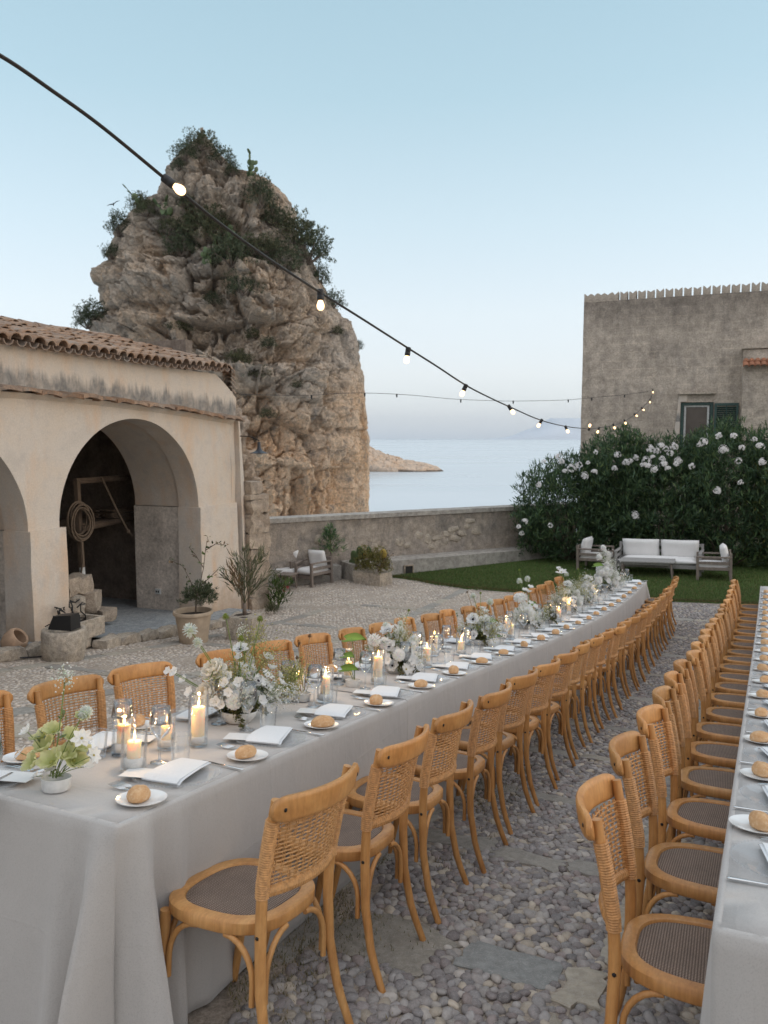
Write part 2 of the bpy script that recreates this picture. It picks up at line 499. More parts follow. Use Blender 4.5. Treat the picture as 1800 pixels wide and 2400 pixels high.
def m_glass(name, tint=(.97, .985, .985), fres=.10, milk=0.0, base=.045, gain=.5):
    m, nt, b = newmat(name)
    nt.nodes.remove(b)
    o = nt.nodes['Material Output']
    tr = nt.nodes.new('ShaderNodeBsdfTransparent'); tr.inputs['Color'].default_value = (*tint, 1)
    gl = nt.nodes.new('ShaderNodeBsdfGlossy'); gl.inputs['Roughness'].default_value = .03; gl.inputs['Color'].default_value = (.95, .97, 1, 1)
    lw = nt.nodes.new('ShaderNodeLayerWeight'); lw.inputs['Blend'].default_value = fres
    mx = nt.nodes.new('ShaderNodeMixShader')
    fc = nt.nodes.new('ShaderNodeMath'); fc.operation = 'MULTIPLY_ADD'; fc.inputs[1].default_value = gain; fc.inputs[2].default_value = base
    nt.links.new(lw.outputs['Fresnel'], fc.inputs[0])
    nt.links.new(fc.outputs[0], mx.inputs[0]); nt.links.new(tr.outputs[0], mx.inputs[1]); nt.links.new(gl.outputs[0], mx.inputs[2])
    last = mx.outputs[0]
    if milk:
        df = nt.nodes.new('ShaderNodeBsdfDiffuse'); df.inputs['Color'].default_value = (.86, .88, .90, 1)
        m2 = nt.nodes.new('ShaderNodeMixShader'); m2.inputs[0].default_value = milk
        nt.links.new(last, m2.inputs[1]); nt.links.new(df.outputs[0], m2.inputs[2]); last = m2.outputs[0]
    nt.links.new(last, o.inputs['Surface'])
    return m
MAT['glass'] = m_glass('clear_glass', (.985, .992, .995), .16)
MAT['glassplate'] = m_glass('pressed_glass', (.985, .99, .995), .05, .05, .012, .3)
MAT['stemware'] = m_glass('stemware_glass', (.955, .968, .975), .28, 0, .06, .75)
def m_emit(name, c, st):
    m, nt, b = newmat(name)
    b.inputs['Base Color'].default_value = (*c, 1); b.inputs['Emission Color'].default_value = (*c, 1); b.inputs['Emission Strength'].default_value = st
    return m
MAT['flame'] = m_emit('candle_flame', (1.0, .62, .24), 9)
MAT['bulb'] = m_emit('warm_bulb', (1.0, .66, .34), 2.0)
MAT['bulb_off'] = plain('unlit_bulb', (.55, .50, .42), .2, .05, 10, 0)
def m_wax():
    m, nt, b = newmat('ivory_wax')
    n = noise(nt, 15)
    nt.links.new(ramp(nt, n, [(.3, (.80, .60, .40)), (.7, (.88, .72, .52))]), b.inputs['Base Color'])
    b.inputs['Roughness'].default_value = .5
    b.inputs['Subsurface Weight'].default_value = .8
    b.inputs['Subsurface Radius'].default_value = (.045, .028, .014); b.inputs['Subsurface Scale'].default_value = 1.0
    return m
MAT['wax'] = m_wax()
# ================================================================ SETTING
def mapr(nt, src, a, b_, c, d):
    k = nt.nodes.new('ShaderNodeMapRange'); k.inputs['From Min'].default_value = a; k.inputs['From Max'].default_value = b_; k.inputs['To Min'].default_value = c; k.inputs['To Max'].default_value = d
    nt.links.new(src, k.inputs['Value']); return k.outputs[0]
def m_stucco():
    m, nt, b = newmat('peach_stucco')
    tc = nt.nodes.new('ShaderNodeTexCoord'); ob = tc.outputs['Object']
    n1 = noise(nt, .9, 6, .62, vec=ob, dist=.4); n2 = noise(nt, 5, 6, .65, vec=ob); n3 = noise(nt, 45, 5, .7, vec=ob)
    n4 = noise(nt, 2.2, 5, .6, vec=ob, stretch=(1, 1, .35))
    c = ramp(nt, n1, [(.30, (.50, .45, .40)), (.46, (.58, .52, .46)), (.58, (.59, .51, .43)), (.75, (.53, .485, .44))])
    c = mixc(nt, ramp(nt, n4, [(.50, 0.0), (.70, .65)]), c, (.60, .415, .275))
    c = mixc(nt, ramp(nt, n2, [(.50, 0.0), (.72, .55)]), c, (.45, .415, .39))
    c = mixc(nt, 1.0, c, ramp(nt, n3, [(.3, .88), (.7, 1.08)]), 'MULTIPLY')
    # grey lichen that has crept up from the tile ledge, in ragged points
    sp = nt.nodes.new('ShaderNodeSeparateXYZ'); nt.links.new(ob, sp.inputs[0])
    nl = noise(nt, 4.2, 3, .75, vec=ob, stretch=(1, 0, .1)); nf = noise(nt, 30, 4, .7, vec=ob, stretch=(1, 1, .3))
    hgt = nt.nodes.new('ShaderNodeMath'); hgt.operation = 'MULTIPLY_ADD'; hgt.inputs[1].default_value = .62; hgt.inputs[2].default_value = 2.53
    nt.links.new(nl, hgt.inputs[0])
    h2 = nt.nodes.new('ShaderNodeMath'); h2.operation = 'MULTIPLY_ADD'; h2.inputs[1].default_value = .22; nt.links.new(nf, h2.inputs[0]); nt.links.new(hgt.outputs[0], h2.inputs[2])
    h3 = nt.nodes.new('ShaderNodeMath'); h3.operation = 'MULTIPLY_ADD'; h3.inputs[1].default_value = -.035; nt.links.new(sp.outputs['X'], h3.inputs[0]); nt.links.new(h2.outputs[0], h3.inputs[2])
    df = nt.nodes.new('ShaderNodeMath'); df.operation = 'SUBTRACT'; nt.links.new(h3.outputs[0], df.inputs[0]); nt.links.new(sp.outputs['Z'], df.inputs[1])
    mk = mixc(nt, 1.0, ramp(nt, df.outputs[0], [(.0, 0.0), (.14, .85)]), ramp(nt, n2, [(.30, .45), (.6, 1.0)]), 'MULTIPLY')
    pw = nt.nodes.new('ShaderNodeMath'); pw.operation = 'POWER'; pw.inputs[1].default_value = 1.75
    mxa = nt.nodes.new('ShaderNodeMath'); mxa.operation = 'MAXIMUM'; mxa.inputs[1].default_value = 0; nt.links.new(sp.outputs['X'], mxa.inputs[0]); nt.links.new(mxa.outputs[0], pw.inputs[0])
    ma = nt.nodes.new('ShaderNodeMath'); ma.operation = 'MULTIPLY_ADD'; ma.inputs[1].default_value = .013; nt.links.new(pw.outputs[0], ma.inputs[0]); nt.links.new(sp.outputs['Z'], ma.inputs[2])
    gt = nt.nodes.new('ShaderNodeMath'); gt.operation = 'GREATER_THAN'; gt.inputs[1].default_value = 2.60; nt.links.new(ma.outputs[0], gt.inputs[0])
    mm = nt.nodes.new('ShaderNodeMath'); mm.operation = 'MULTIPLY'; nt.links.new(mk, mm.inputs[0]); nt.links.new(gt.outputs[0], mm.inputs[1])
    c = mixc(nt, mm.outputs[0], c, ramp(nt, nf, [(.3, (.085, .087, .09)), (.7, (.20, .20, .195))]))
    # rusty damp stain rising from the ground, uneven
    gl = nt.nodes.new('ShaderNodeMath'); gl.operation = 'MULTIPLY_ADD'; gl.inputs[1].default_value = .125; gl.inputs[2].default_value = .80; nt.links.new(sp.outputs['X'], gl.inputs[0])
    zz = nt.nodes.new('ShaderNodeMath'); zz.operation = 'ADD'; nt.links.new(gl.outputs[0], zz.inputs[0]); nt.links.new(sp.outputs['Z'], zz.inputs[1])
    zn = nt.nodes.new('ShaderNodeMath'); zn.operation = 'MULTIPLY_ADD'; zn.inputs[1].default_value = -1.1; nt.links.new(n2, zn.inputs[0]); nt.links.new(zz.outputs[0], zn.inputs[2])
    c = mixc(nt, ramp(nt, zn.outputs[0], [(.0, .0), (.001, .0)]) if False else mapr(nt, zn.outputs[0], -.55, .05, .75, 0), c, (.40, .285, .195))
    nt.links.new(c, b.inputs['Base Color']); b.inputs['Roughness'].default_value = .93; b.inputs['Specular IOR Level'].default_value = .1
    bump(nt, b, n3, .35, .006); bump(nt, b, n2, .35, .03)
    return m
MAT['stucco'] = m_stucco()
def m_render(name, a, bcol, dark, scale=1.0, courses=False, cap=None):
    m, nt, b = newmat(name)
    wp = world_pos(nt)
    tc = nt.nodes.new('ShaderNodeTexCoord'); ob = tc.outputs['Object']
    n1 = noise(nt, .7 * scale, 7, .68, vec=ob, dist=.5); n2 = noise(nt, 3.5 * scale, 7, .7, vec=ob); n3 = noise(nt, 22 * scale, 6, .75, vec=ob)
    n4 = noise(nt, 2.0 * scale, 6, .7, vec=ob, stretch=(1, 1, .4))
    c = ramp(nt, n1, [(.36, a), (.62, bcol)])
    c = mixc(nt, ramp(nt, n4, [(.5, 0), (.72, .75)]), c, dark)
    c = mixc(nt, 1.0, c, ramp(nt, n2, [(.28, .62), (.72, 1.3)]), 'MULTIPLY')
    c = mixc(nt, 1.0, c, ramp(nt, n3, [(.25, .6), (.75, 1.32)]), 'MULTIPLY')
    if courses:
        br = nt.nodes.new('ShaderNodeTexBrick'); br.inputs['Scale'].default_value = 1.0
        br.inputs['Brick Width'].default_value = .62; br.inputs['Row Height'].default_value = .26; br.inputs['Mortar Size'].default_value = .022; br.inputs['Mortar Smooth'].default_value = .8
        br.inputs['Color1'].default_value = (1, 1, 1, 1); br.inputs['Color2'].default_value = (.86, .86, .86, 1); br.inputs['Mortar'].default_value = (1.3, 1.27, 1.2, 1)
        mp = nt.nodes.new('ShaderNodeMapping'); mp.inputs['Rotation'].default_value = (PI / 2, 0, 0)
        nt.links.new(ob, mp.inputs['Vector']); nt.links.new(mp.outputs[0], br.inputs['Vector'])
        nn = noise(nt, 1.3, 4, .6, vec=ob)
        c = mixc(nt, ramp(nt, nn, [(.38, 0.0), (.62, .55)]), c, mixc(nt, 1.0, c, br.outputs['Color'], 'MULTIPLY'))
    if cap:      # dark weathering under the wall top
        z0, z1, cc = cap
        sp = nt.nodes.new('ShaderNodeSeparateXYZ'); nt.links.new(ob, sp.inputs[0])
        nb = noise(nt, 3, 5, .7, vec=ob, stretch=(1, 1, .3))
        ad = nt.nodes.new('ShaderNodeMath'); ad.operation = 'MULTIPLY_ADD'; ad.inputs[1].default_value = (z1 - z0) * 2.2; nt.links.new(nb, ad.inputs[0]); nt.links.new(sp.outputs['Z'], ad.inputs[2])
        k = nt.nodes.new('ShaderNodeMapRange'); k.inputs['From Min'].default_value = z0 + (z1 - z0) * 1.1; k.inputs['From Max'].default_value = z1 + (z1 - z0) * 1.1
        k.inputs['To Max'].default_value = .8
        nt.links.new(ad.outputs[0], k.inputs['Value'])
        c = mixc(nt, k.outputs[0], c, mixc(nt, 1.0, c, cc, 'MULTIPLY'))
    nt.links.new(c, b.inputs['Base Color']); b.inputs['Roughness'].default_value = .95; b.inputs['Specular IOR Level'].default_value = .1
    bump(nt, b, n3, .6, .012); bump(nt, b, n2, .6, .05)
    return m
MAT['house'] = m_render('weathered_render', (.40, .345, .29), (.52, .45, .38), (.27, .24, .215), 1.0, True, (5.0, 6.3, (.50, .50, .51)))
MAT['yardwall'] = m_render('rough_wall_render', (.31, .275, .245), (.44, .375, .31), (.18, .168, .158), 1.6, False, (-.35, .0, (.6, .6, .6)))
MAT['benchstone'] = m_render('bench_concrete', (.36, .335, .305), (.44, .41, .37), (.27, .255, .235), 2.0)
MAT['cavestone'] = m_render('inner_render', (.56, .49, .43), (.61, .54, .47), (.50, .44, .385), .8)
MAT['dim_inner'] = m_render('shade_dark_render', (.20, .165, .14), (.26, .215, .18), (.15, .125, .105), .8)  # inner render darkened, the deep room's shade is put into the colour
MAT['limestone'] = m_render('pale_limestone', (.44, .39, .33), (.54, .46, .37), (.24, .22, .20), 5)
MAT['pierstone'] = m_render('brown_limestone', (.38, .31, .25), (.46, .38, .30), (.20, .175, .155), 3)
MAT['paving'] = m_render('blue_grey_paving', (.30, .32, .335), (.37, .385, .39), (.24, .25, .26), 4)
def m_tile():
    m, nt, b = newmat('clay_tile')
    oi = nt.nodes.new('ShaderNodeObjectInfo'); wp = world_pos(nt)
    n = noise(nt, 7, 6, .7, vec=wp); n2 = noise(nt, 40, 5, .7, vec=wp); n3 = noise(nt, 2.4, 5, .65, vec=wp)
    c = ramp(nt, oi.outputs['Random'], [(0, (.25, .155, .10)), (.35, (.33, .21, .14)), (.7, (.40, .28, .20)), (1, (.29, .215, .17))])
    c = mixc(nt, ramp(nt, n, [(.46, 0.0), (.68, .85)]), c, (.155, .13, .11))
    c = mixc(nt, ramp(nt, n3, [(.55, 0.0), (.7, .7)]), c, (.30, .285, .26))
    c = mixc(nt, 1.0, c, ramp(nt, n2, [(.3, .75), (.7, 1.2)]), 'MULTIPLY')
    nt.links.new(c, b.inputs['Base Color']); b.inputs['Roughness'].default_value = .9; b.inputs['Specular IOR Level'].default_value = .15
    bump(nt, b, n2, .5, .008)
    return m
MAT['tile'] = m_tile()
def m_rock():
    m, nt, b = newmat('rock_face')
    wp = world_pos(nt)
    n1 = noise(nt, .22, 7, .66, vec=wp, dist=.8); n2 = noise(nt, 1.1, 8, .72, vec=wp); n3 = noise(nt, 5.5, 7, .75, vec=wp)
    ns = noise(nt, .55, 7, .7, vec=wp, stretch=(1, 1, .14), dist=.8)
    c = ramp(nt, n1, [(.30, (.47, .415, .365)), (.45, (.60, .525, .45)), (.6, (.61, .485, .37)), (.75, (.52, .46, .405))])
    a = nt.nodes.new('ShaderNodeAttribute'); a.attribute_name = 'Col'       # grey weathered cap, tan fresh cliff below
    c = mixc(nt, 1.0, c, a.outputs['Color'], 'MULTIPLY')
    c = mixc(nt, ramp(nt, ns, [(.56, 0.0), (.70, .65)]), c, (.48, .275, .135))
    c = mixc(nt, ramp(nt, n2, [(.50, 0.0), (.66, .75)]), c, (.22, .21, .20))
    c = mixc(nt, ramp(nt, n2, [(.26, .75), (.44, 0.0)]), c, (.62, .56, .49))
    c = mixc(nt, 1.0, c, ramp(nt, n3, [(.25, .55), (.75, 1.35)]), 'MULTIPLY')
    nt.links.new(c, b.inputs['Base Color']); b.inputs['Roughness'].default_value = .95; b.inputs['Specular IOR Level'].default_value = .1
    bump(nt, b, n3, 1.0, .2); bump(nt, b, n2, .8, .4)
    return m
MAT['rock'] = m_rock()
def m_ground():
    m, nt, b = newmat('earth_between_pebbles')
    wp = world_pos(nt)
    n1 = noise(nt, 1.2, 6, .65, vec=wp); n2 = noise(nt, 14, 6, .7, vec=wp); n3 = noise(nt, 70, 5, .75, vec=wp)
    c = ramp(nt, n1, [(.3, (.33, .28, .235)), (.7, (.43, .37, .31))])
    c = mixc(nt, ramp(nt, n2, [(.52, 0), (.72, .6)]), c, (.13, .11, .085))
    c = mixc(nt, 1.0, c, ramp(nt, n3, [(.3, .6), (.7, 1.35)]), 'MULTIPLY')
    nt.links.new(c, b.inputs['Base Color']); b.inputs['Roughness'].default_value = .97; b.inputs['Specular IOR Level'].default_value = .1
    bump(nt, b, n3, .7, .008); bump(nt, b, n2, .5, .02)
    return m
MAT['ground'] = m_ground()
def m_lawn():
    m, nt, b = newmat('lawn_turf')
    wp = world_pos(nt)
    n1 = noise(nt, .6, 5, .6, vec=wp); n2 = noise(nt, 9, 6, .7, vec=wp)
    c = ramp(nt, n1, [(.3, (.065, .11, .030)), (.62, (.085, .135, .040)), (.78, (.145, .145, .06))])
    c = mixc(nt, 1.0, c, ramp(nt, n2, [(.3, .7), (.7, 1.25)]), 'MULTIPLY')
    nt.links.new(c, b.inputs['Base Color']); b.inputs['Roughness'].default_value = .95; b.inputs['Specular IOR Level'].default_value = .1
    bump(nt, b, n2, .8, .03)
    return m
MAT['lawn'] = m_lawn()
MAT['leaf'] = attr_mat('leaf', .55, .22, .3)
MAT['petal'] = attr_mat('petal', .6, .45, .2)
MAT['pebble'] = attr_mat('pebble', .62, 0, .25, nscale=35)
MAT['slab'] = attr_mat('stone_slab', .85, 0, .2, nscale=22)

# ---------------------------------------------------------------- ground sheet
def wall_y(x): return 20.14 + (x - .04) * .47 / .883          # yard wall line (its yard-side face)
tt = np.concatenate([np.linspace(-14, -2, 30), np.linspace(-1.8, 15, 140), np.linspace(15.3, 30, 40)])
oo = np.concatenate([np.linspace(-24, -11, 16), np.linspace(-10.8, 3, 110), np.linspace(3.3, 24, 40)])
TT, OO = np.meshgrid(tt, oo, indexing='ij')
gp = Wn(TT.ravel(), OO.ravel())
gp[:, 2] += .010 * fbm(np.column_stack([gp[:, :2] * 1.3, np.zeros(len(gp))]), 3)
beyond = gp[:, 1] - (wall_y(gp[:, 0]) + 1.4)                    # past the wall the land drops to the shore
gp[:, 2] -= np.clip(beyond, 0, None) * 1.5
gp[:, 2] = np.maximum(gp[:, 2], -12)
nr, nc = TT.shape
ii = np.arange(nr * nc).reshape(nr, nc)
gf = np.stack([ii[:-1, :-1], ii[:-1, 1:], ii[1:, 1:], ii[1:, :-1]], -1).reshape(-1, 4)[:, ::-1]
obj('ground', big_mesh('ground', gp, gf, MAT['ground'], True), kind='structure')

# ---------------------------------------------------------------- sea, far hills
def m_sea():
    m, nt, b = newmat('sea_water')
    wp = world_pos(nt)
    n1 = noise(nt, .35, 5, .6, vec=wp, stretch=(1, .5, 1)); n2 = noise(nt, 2.2, 4, .6, vec=wp, stretch=(1, .6, 1)); n3 = noise(nt, .012, 4, .6, vec=wp, stretch=(.35, 1, 1))
    b.inputs['Base Color'].default_value = (.30, .36, .40, 1)
    nt.links.new(ramp(nt, n3, [(.35, (.47, .53, .57)), (.65, (.62, .66, .69))]), b.inputs['Base Color'])  # pale sea haze is put into the water colour
    nt.links.new(ramp(nt, n3, [(.35, .22), (.65, .38)]), b.inputs['Roughness'])
    b.inputs['IOR'].default_value = 1.33
    bump(nt, b, n1, .22, .4); bump(nt, b, n2, .2, .1)
    return m
SEA = -9.0
g = G(); g.add([(-15500, -6500, SEA), (15500, -6500, SEA), (15500, 18500, SEA), (-15500, 18500, SEA)], [(0, 1, 2, 3)])
obj('sea', g.mesh('sea', m_sea()), kind='structure')
# hills across the bay, faint
hx = np.linspace(0, 1, 90); hw = np.linspace(0, 1, 14)
A = np.zeros((14, 90, 3))
for i, q in enumerate(hw):
    A[i, :, 0] = 1750 + hx * 6200 + q * 300
    A[i, :, 1] = 15000 + q * 1800 + 900 * hx
    prof = 760 * np.clip(hx * 3.4, 0, 1) ** 1.6 * (.72 + .5 * pn(np.column_stack([hx * 5, hx * 0 + 3, hx * 0])) + .12 * pn(np.column_stack([hx * 19, hx * 0, hx * 0 + .5])))
    prof = np.minimum(prof, 470)
    A[i, :, 2] = SEA - 6 + prof * math.sin(PI * min(1, q * 1.0) * .5) * (1 + .06 * fbm(np.column_stack([hx * 30, hx * 0 + q * 6, hx * 0]), 3))
g = G(); g.grid(A)
MAT['hill'] = plain('haze_tinted_hillside', (.58, .63, .69), .95, .1, .002, 0)  # haze over the distance is put into this pale blue colour
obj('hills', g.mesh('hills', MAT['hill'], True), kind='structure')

# ---------------------------------------------------------------- rock stack
def prof_at(tab, z):
    zs = np.array([q[0] for q in tab]); xs = np.array([q[1] for q in tab]); o = np.argsort(zs)
    return np.interp(z, zs[o], xs[o])
RD = 57.0
def rpx(px, py):           # silhouette read off the picture at the stack's distance
    p = pix(px, py, RD); s = RD / p.y
    return (CAMZ + (p.z - CAMZ) * s, p.x * s)
LEFT = [rpx(*q) for q in [(490, 342), (478, 354), (458, 372), (422, 394), (392, 440), (376, 473), (318, 494), (300, 506), (276, 536), (268, 570), (254, 612), (226, 634), (218, 700), (226, 730), (205, 760), (190, 900), (180, 1100), (170, 1320), (165, 1450)]]
RIGHT = [rpx(*q) for q in [(494, 342), (504, 356), (518, 374), (545, 404), (575, 420), (640, 432), (670, 460), (694, 498), (688, 540), (712, 590), (738, 640), (775, 690), (806, 740), (835, 803), (845, 875), (851, 960), (862, 1024), (860, 1066), (857, 1194), (862, 1320), (870, 1450)]]
ztop, zbot = LEFT[0][0] + .3, -12.0
NZ, NTH = 420, 560
zz = zbot + (ztop - zbot) * np.linspace(0, 1, NZ)
th = np.linspace(0, 2 * PI, NTH, endpoint=False)
xl, xr = prof_at(LEFT, zz), prof_at(RIGHT, zz)
capf = np.sqrt(np.clip((ztop - zz) / .8, 0, 1))
cx = (xl + xr) / 2; rx = np.maximum((xr - xl) / 2 * capf, .02)
ry = np.maximum(rx * .60, np.minimum(rx, 1.2))
yc = 52.0 + .12 * np.clip(zz - 2, 0, None) + ry
ct, st = np.cos(th), np.sin(th)
sup = (np.abs(ct) ** 2.1 + np.abs(st) ** 2.1) ** (-1 / 2.1)
X = cx[:, None] + rx[:, None] * (sup * ct)[None]; Y = yc[:, None] + ry[:, None] * (sup * st)[None]; Z = np.repeat(zz[:, None], NTH, 1)
P = np.stack([X, Y, Z], -1)
hfrac = (Z - zbot) / (ztop - zbot)
lowm = np.clip((0.52 - hfrac) / .2, 0, 1) * np.clip((X + 12) / 5, 0, 1)      # sheer fluted cliff, low right
fade = np.clip(rx / 7.0, 0.13, 1)[:, None]
edge = 0.12 + 0.88 * (np.abs(st) ** 1.8)[None]                       # keep the outline itself near the traced one
d1 = ridged(P / np.array([5.5, 5.5, 4.0]), 5) * .75
def crags(P, size, seed, tilt, step, crack, cw):
    """angular blocks: every cell is a plane of its own tilt, with a step and a crack at its border"""
    sz = np.array(size); wq = P / sz + .30 * np.stack([pn(P / sz * .9 + seed), pn(P / sz * .9 + seed + 9), pn(P / sz * .9 + seed + 31)], -1)
    f1, f21, cid, off = worley(wq, seed, True)
    nx = _grad[cid % 256]
    return (off * nx).sum(-1) * tilt * sz[0] + ((cid % 31) / 31 - .5) * step - crack * np.exp(-(f21 / cw) ** 2), f21
blocks, _ = crags(P, (4.4, 4.4, 3.4), 3, .55, 1.1, .35, .04)
blocks2, f21b = crags(P, (1.5, 1.5, 1.25), 40, .60, .45, .22, .05)
blocks3, _ = crags(P, (.62, .62, .5), 90, .55, .14, .07, .07)
blocks2 = blocks2 + blocks3
flute = ridged(P / np.array([2.3, 2.3, 13.0]) + .25 * np.stack([pn(P / 3), pn(P / 3 + 5), 0 * X], -1), 4) * 1.25
strata = np.sin(Z * 2.1 + 1.6 * pn(P / 4)) * .18
disp = (d1 + blocks + blocks2 + strata) * (1 - .72 * lowm) + (flute + blocks2 * .35) * lowm + .34 * ridged(P * .9, 4) * (1 - .6 * lowm) + .16 * fbm(P * 2.6, 3)
disp = (disp - disp.mean() - .25 * disp.std()) * fade * edge
disp = disp - .10 * np.exp(-(f21b / .05) ** 2) * (1 - .5 * lowm) + .09 * ridged(P * np.array([2.2, 2.2, 1.6]), 3) * (1 - .6 * lowm)
nrm = np.stack([np.repeat((sup * ct)[None], NZ, 0), np.repeat((sup * st)[None], NZ, 0), np.full((NZ, NTH), .25)], -1)
nrm /= np.linalg.norm(nrm, axis=-1, keepdims=True)
P2 = P + nrm * disp[..., None]
# gentle ledges hold the scrub
ii = np.arange(NZ * NTH).reshape(NZ, NTH)
rf = np.stack([ii[:-1], np.roll(ii[:-1], -1, 1), np.roll(ii[1:], -1, 1), ii[1:]], -1).reshape(-1, 4)
capw = np.clip((hfrac - .38) / .16 + .5 * pn(P / 3), 0, 1)[..., None]
rcol = (1 - capw) * np.array([1.28, 1.10, .92]) + capw * np.array([1.0, .97, .94])
rock_me = big_mesh('rock_stack', P2.reshape(-1, 3), rf, MAT['rock'], False, rcol.reshape(-1, 3))
rock = tag(obj('rock_stack', rock_me), 'towering craggy tan and grey rock stack with scrub, rising behind the arcade', 'rock')
# front half only for placing the bushes
rock_bvh = BVHTree.FromPolygons([Vector(p) for p in P2[:, ::4].reshape(-1, 3)],
    [tuple(q) for q in np.stack([(lambda a: a[:-1, :-1])(np.arange(NZ * (NTH // 4)).reshape(NZ, -1)), (lambda a: a[:-1, 1:])(np.arange(NZ * (NTH // 4)).reshape(NZ, -1)), (lambda a: a[1:, 1:])(np.arange(NZ * (NTH // 4)).reshape(NZ, -1)), (lambda a: a[1:, :-1])(np.arange(NZ * (NTH // 4)).reshape(NZ, -1))], -1).reshape(-1, 4).tolist()])

# low rocky islet in the bay
def islet(name, label, xy0, xy1, w, hprof, n=110, m=46):
    u = np.linspace(0, 1, n); q = np.linspace(-1, 1, m)
    U, Q = np.meshgrid(u, q, indexing='ij')
    hh = np.interp(U, [k[0] for k in hprof], [k[1] for k in hprof])
    px_ = xy0[0] + (xy1[0] - xy0[0]) * U; py_ = xy0[1] + (xy1[1] - xy0[1]) * U + Q * w * np.sqrt(np.clip(np.sin(PI * np.clip(U * .9 + .05, 0, 1)), .05, 1))
    Pz = SEA - 1 + (hh + 1) * np.sqrt(np.clip(1 - Q ** 2, 0, 1))
    P3 = np.stack([px_, py_, Pz], -1)
    dd = (ridged(P3 / 7, 5) * .7 + blk(P3) * .8) * np.clip(hh / 5, .1, 1)
    P3 = P3 + np.stack([dd * .4, -dd * .6, dd * .55 * np.sqrt(np.clip(1 - Q ** 2, 0, 1))], -1)
    ii = np.arange(n * m).reshape(n, m)
    F = np.stack([ii[:-1, :-1], ii[:-1, 1:], ii[1:, 1:], ii[1:, :-1]], -1).reshape(-1, 4)
    c = np.where((P3[..., 2:3] < SEA + .55), np.array([.22, .2, .19]), np.array([1.1, 1.0, .92]))
    return tag(obj(name, big_mesh(name, P3.reshape(-1, 3), F[:, ::-1], MAT['rock'], False, c.reshape(-1, 3))), label, 'islet')
def blk(P3):
    f1, f21, cid = worley(P3 / 3.5)
    return ((cid % 31) / 31 - .5) * 1.1 - .7 * np.exp(-(f21 / .08) ** 2)
ID = 275.0
islet('rocky_islet', 'low bare rocky point in the sea, just right of the tall rock stack', (-12 * ID / 250 - 8, ID), (.0745 * ID, ID - 8), 11, [(0, 8), (.378, 8.2), (.47, 6.4), (.55, 5.2), (.66, 3.5), (.85, 2.7), (.95, 1.4), (1, .0)])

# ---------------------------------------------------------------- arcade building
th_f = math.radians(20.5)
FD = Vector((math.sin(th_f), math.cos(th_f), 0)); FW = Vector((-math.cos(th_f), math.sin(th_f), 0))
FM = Matrix(((FD.x, FW.x, 0, -4.83), (FD.y, FW.y, 0, 10.2), (0, 0, 1, 0), (0, 0, 0, 1)))
def fgz(a, w=0.0):
    p = FM @ Vector((a, w, 0)); t, o = TO(p.x, p.y)
    return float(gz(t, o))
arcade = thing('arcade_building', 'peach stucco arcade with round arches, tiled roof and a tile ledge', 'building', FM)
SPR, CRN, EAV = .74, 2.31, 3.20
ARCH = [(-3.30, .13), (.69, 4.12)]
def arch_z(a, a0, a1, spr=SPR, crn=CRN):
    c, r = (a0 + a1) / 2, (a1 - a0) / 2
    return spr + (crn - spr) * math.sqrt(max(0, 1 - ((a - c) / r) ** 2))
def wobble(V, amp=.012):
    V = np.asarray(V, float)
    n = fbm(np.column_stack([V[:, 0] * 1.1, V[:, 2] * 1.1, V[:, 1]]), 3)
    V[:, 1] += amp * n
    return V
g = G()
ALEFT, ARIGHT = -7.5, 5.24
segs = [(ALEFT, ARCH[0][0], None), (ARCH[0][0], ARCH[0][1], ARCH[0]), (ARCH[0][1], ARCH[1][0], None), (ARCH[1][0], ARCH[1][1], ARCH[1]), (ARCH[1][1], ARIGHT, None)]
for a0, a1, arch in segs:
    if arch:
        n = 44
        aa = [(a0 + a1) / 2 - (a1 - a0) / 2 * math.cos(PI * k / n) for k in range(n + 1)]
    else:
        n = max(2, int((a1 - a0) / .15)); aa = [a0 + (a1 - a0) * k / n for k in range(n + 1)]
    R = 14
    A = np.zeros((R + 1, len(aa), 3))
    for j, a in enumerate(aa):
        zb = arch_z(a, *arch) if arch else SPR - .02
        for i in range(R + 1): A[i, j] = (a, 0, zb + (EAV - .55 * max(0, a - 4.78) - zb) * i / R)
    A = wobble(A.reshape(-1, 3)).reshape(A.shape); g.grid(A)
    if arch:   # soffit of the front ring, then the deeper vault stepped 5 cm back
        for (w0, w1, da, dz, k) in ((0, .43, 0, 0, 3), (.43, 1.45, .06, .05, 4)):
            B = np.zeros((k + 1, n + 1, 3))
            for i in range(k + 1):
                for j in range(n + 1):
                    cc, rr = (a0 + a1) / 2, (a1 - a0) / 2
                    an = PI * (1 - j / n)
                    B[i, j] = (cc + (rr + da) * math.cos(an), w0 + (w1 - w0) * i / k, SPR + (CRN - SPR + dz) * math.sin(an))
            if w0 == 0: B[0, :, 1] = A[0, :, 1]
            g.grid(B)
        # step between the two rings
        S = np.zeros((2, n + 1, 3))
        for j in range(n + 1):
            an = PI * (1 - j / n); cc, rr = (a0 + a1) / 2, (a1 - a0) / 2
            S[0, j] = (cc + rr * math.cos(an), .43, SPR + (CRN - SPR) * math.sin(an)); S[1, j] = (cc + (rr + .06) * math.cos(an), .43, SPR + (CRN - SPR + .05) * math.sin(an))
        g.grid(S)
obj('front_wall', g.mesh('front_wall', MAT['stucco'], True, merge=.002, auto=40), arcade)
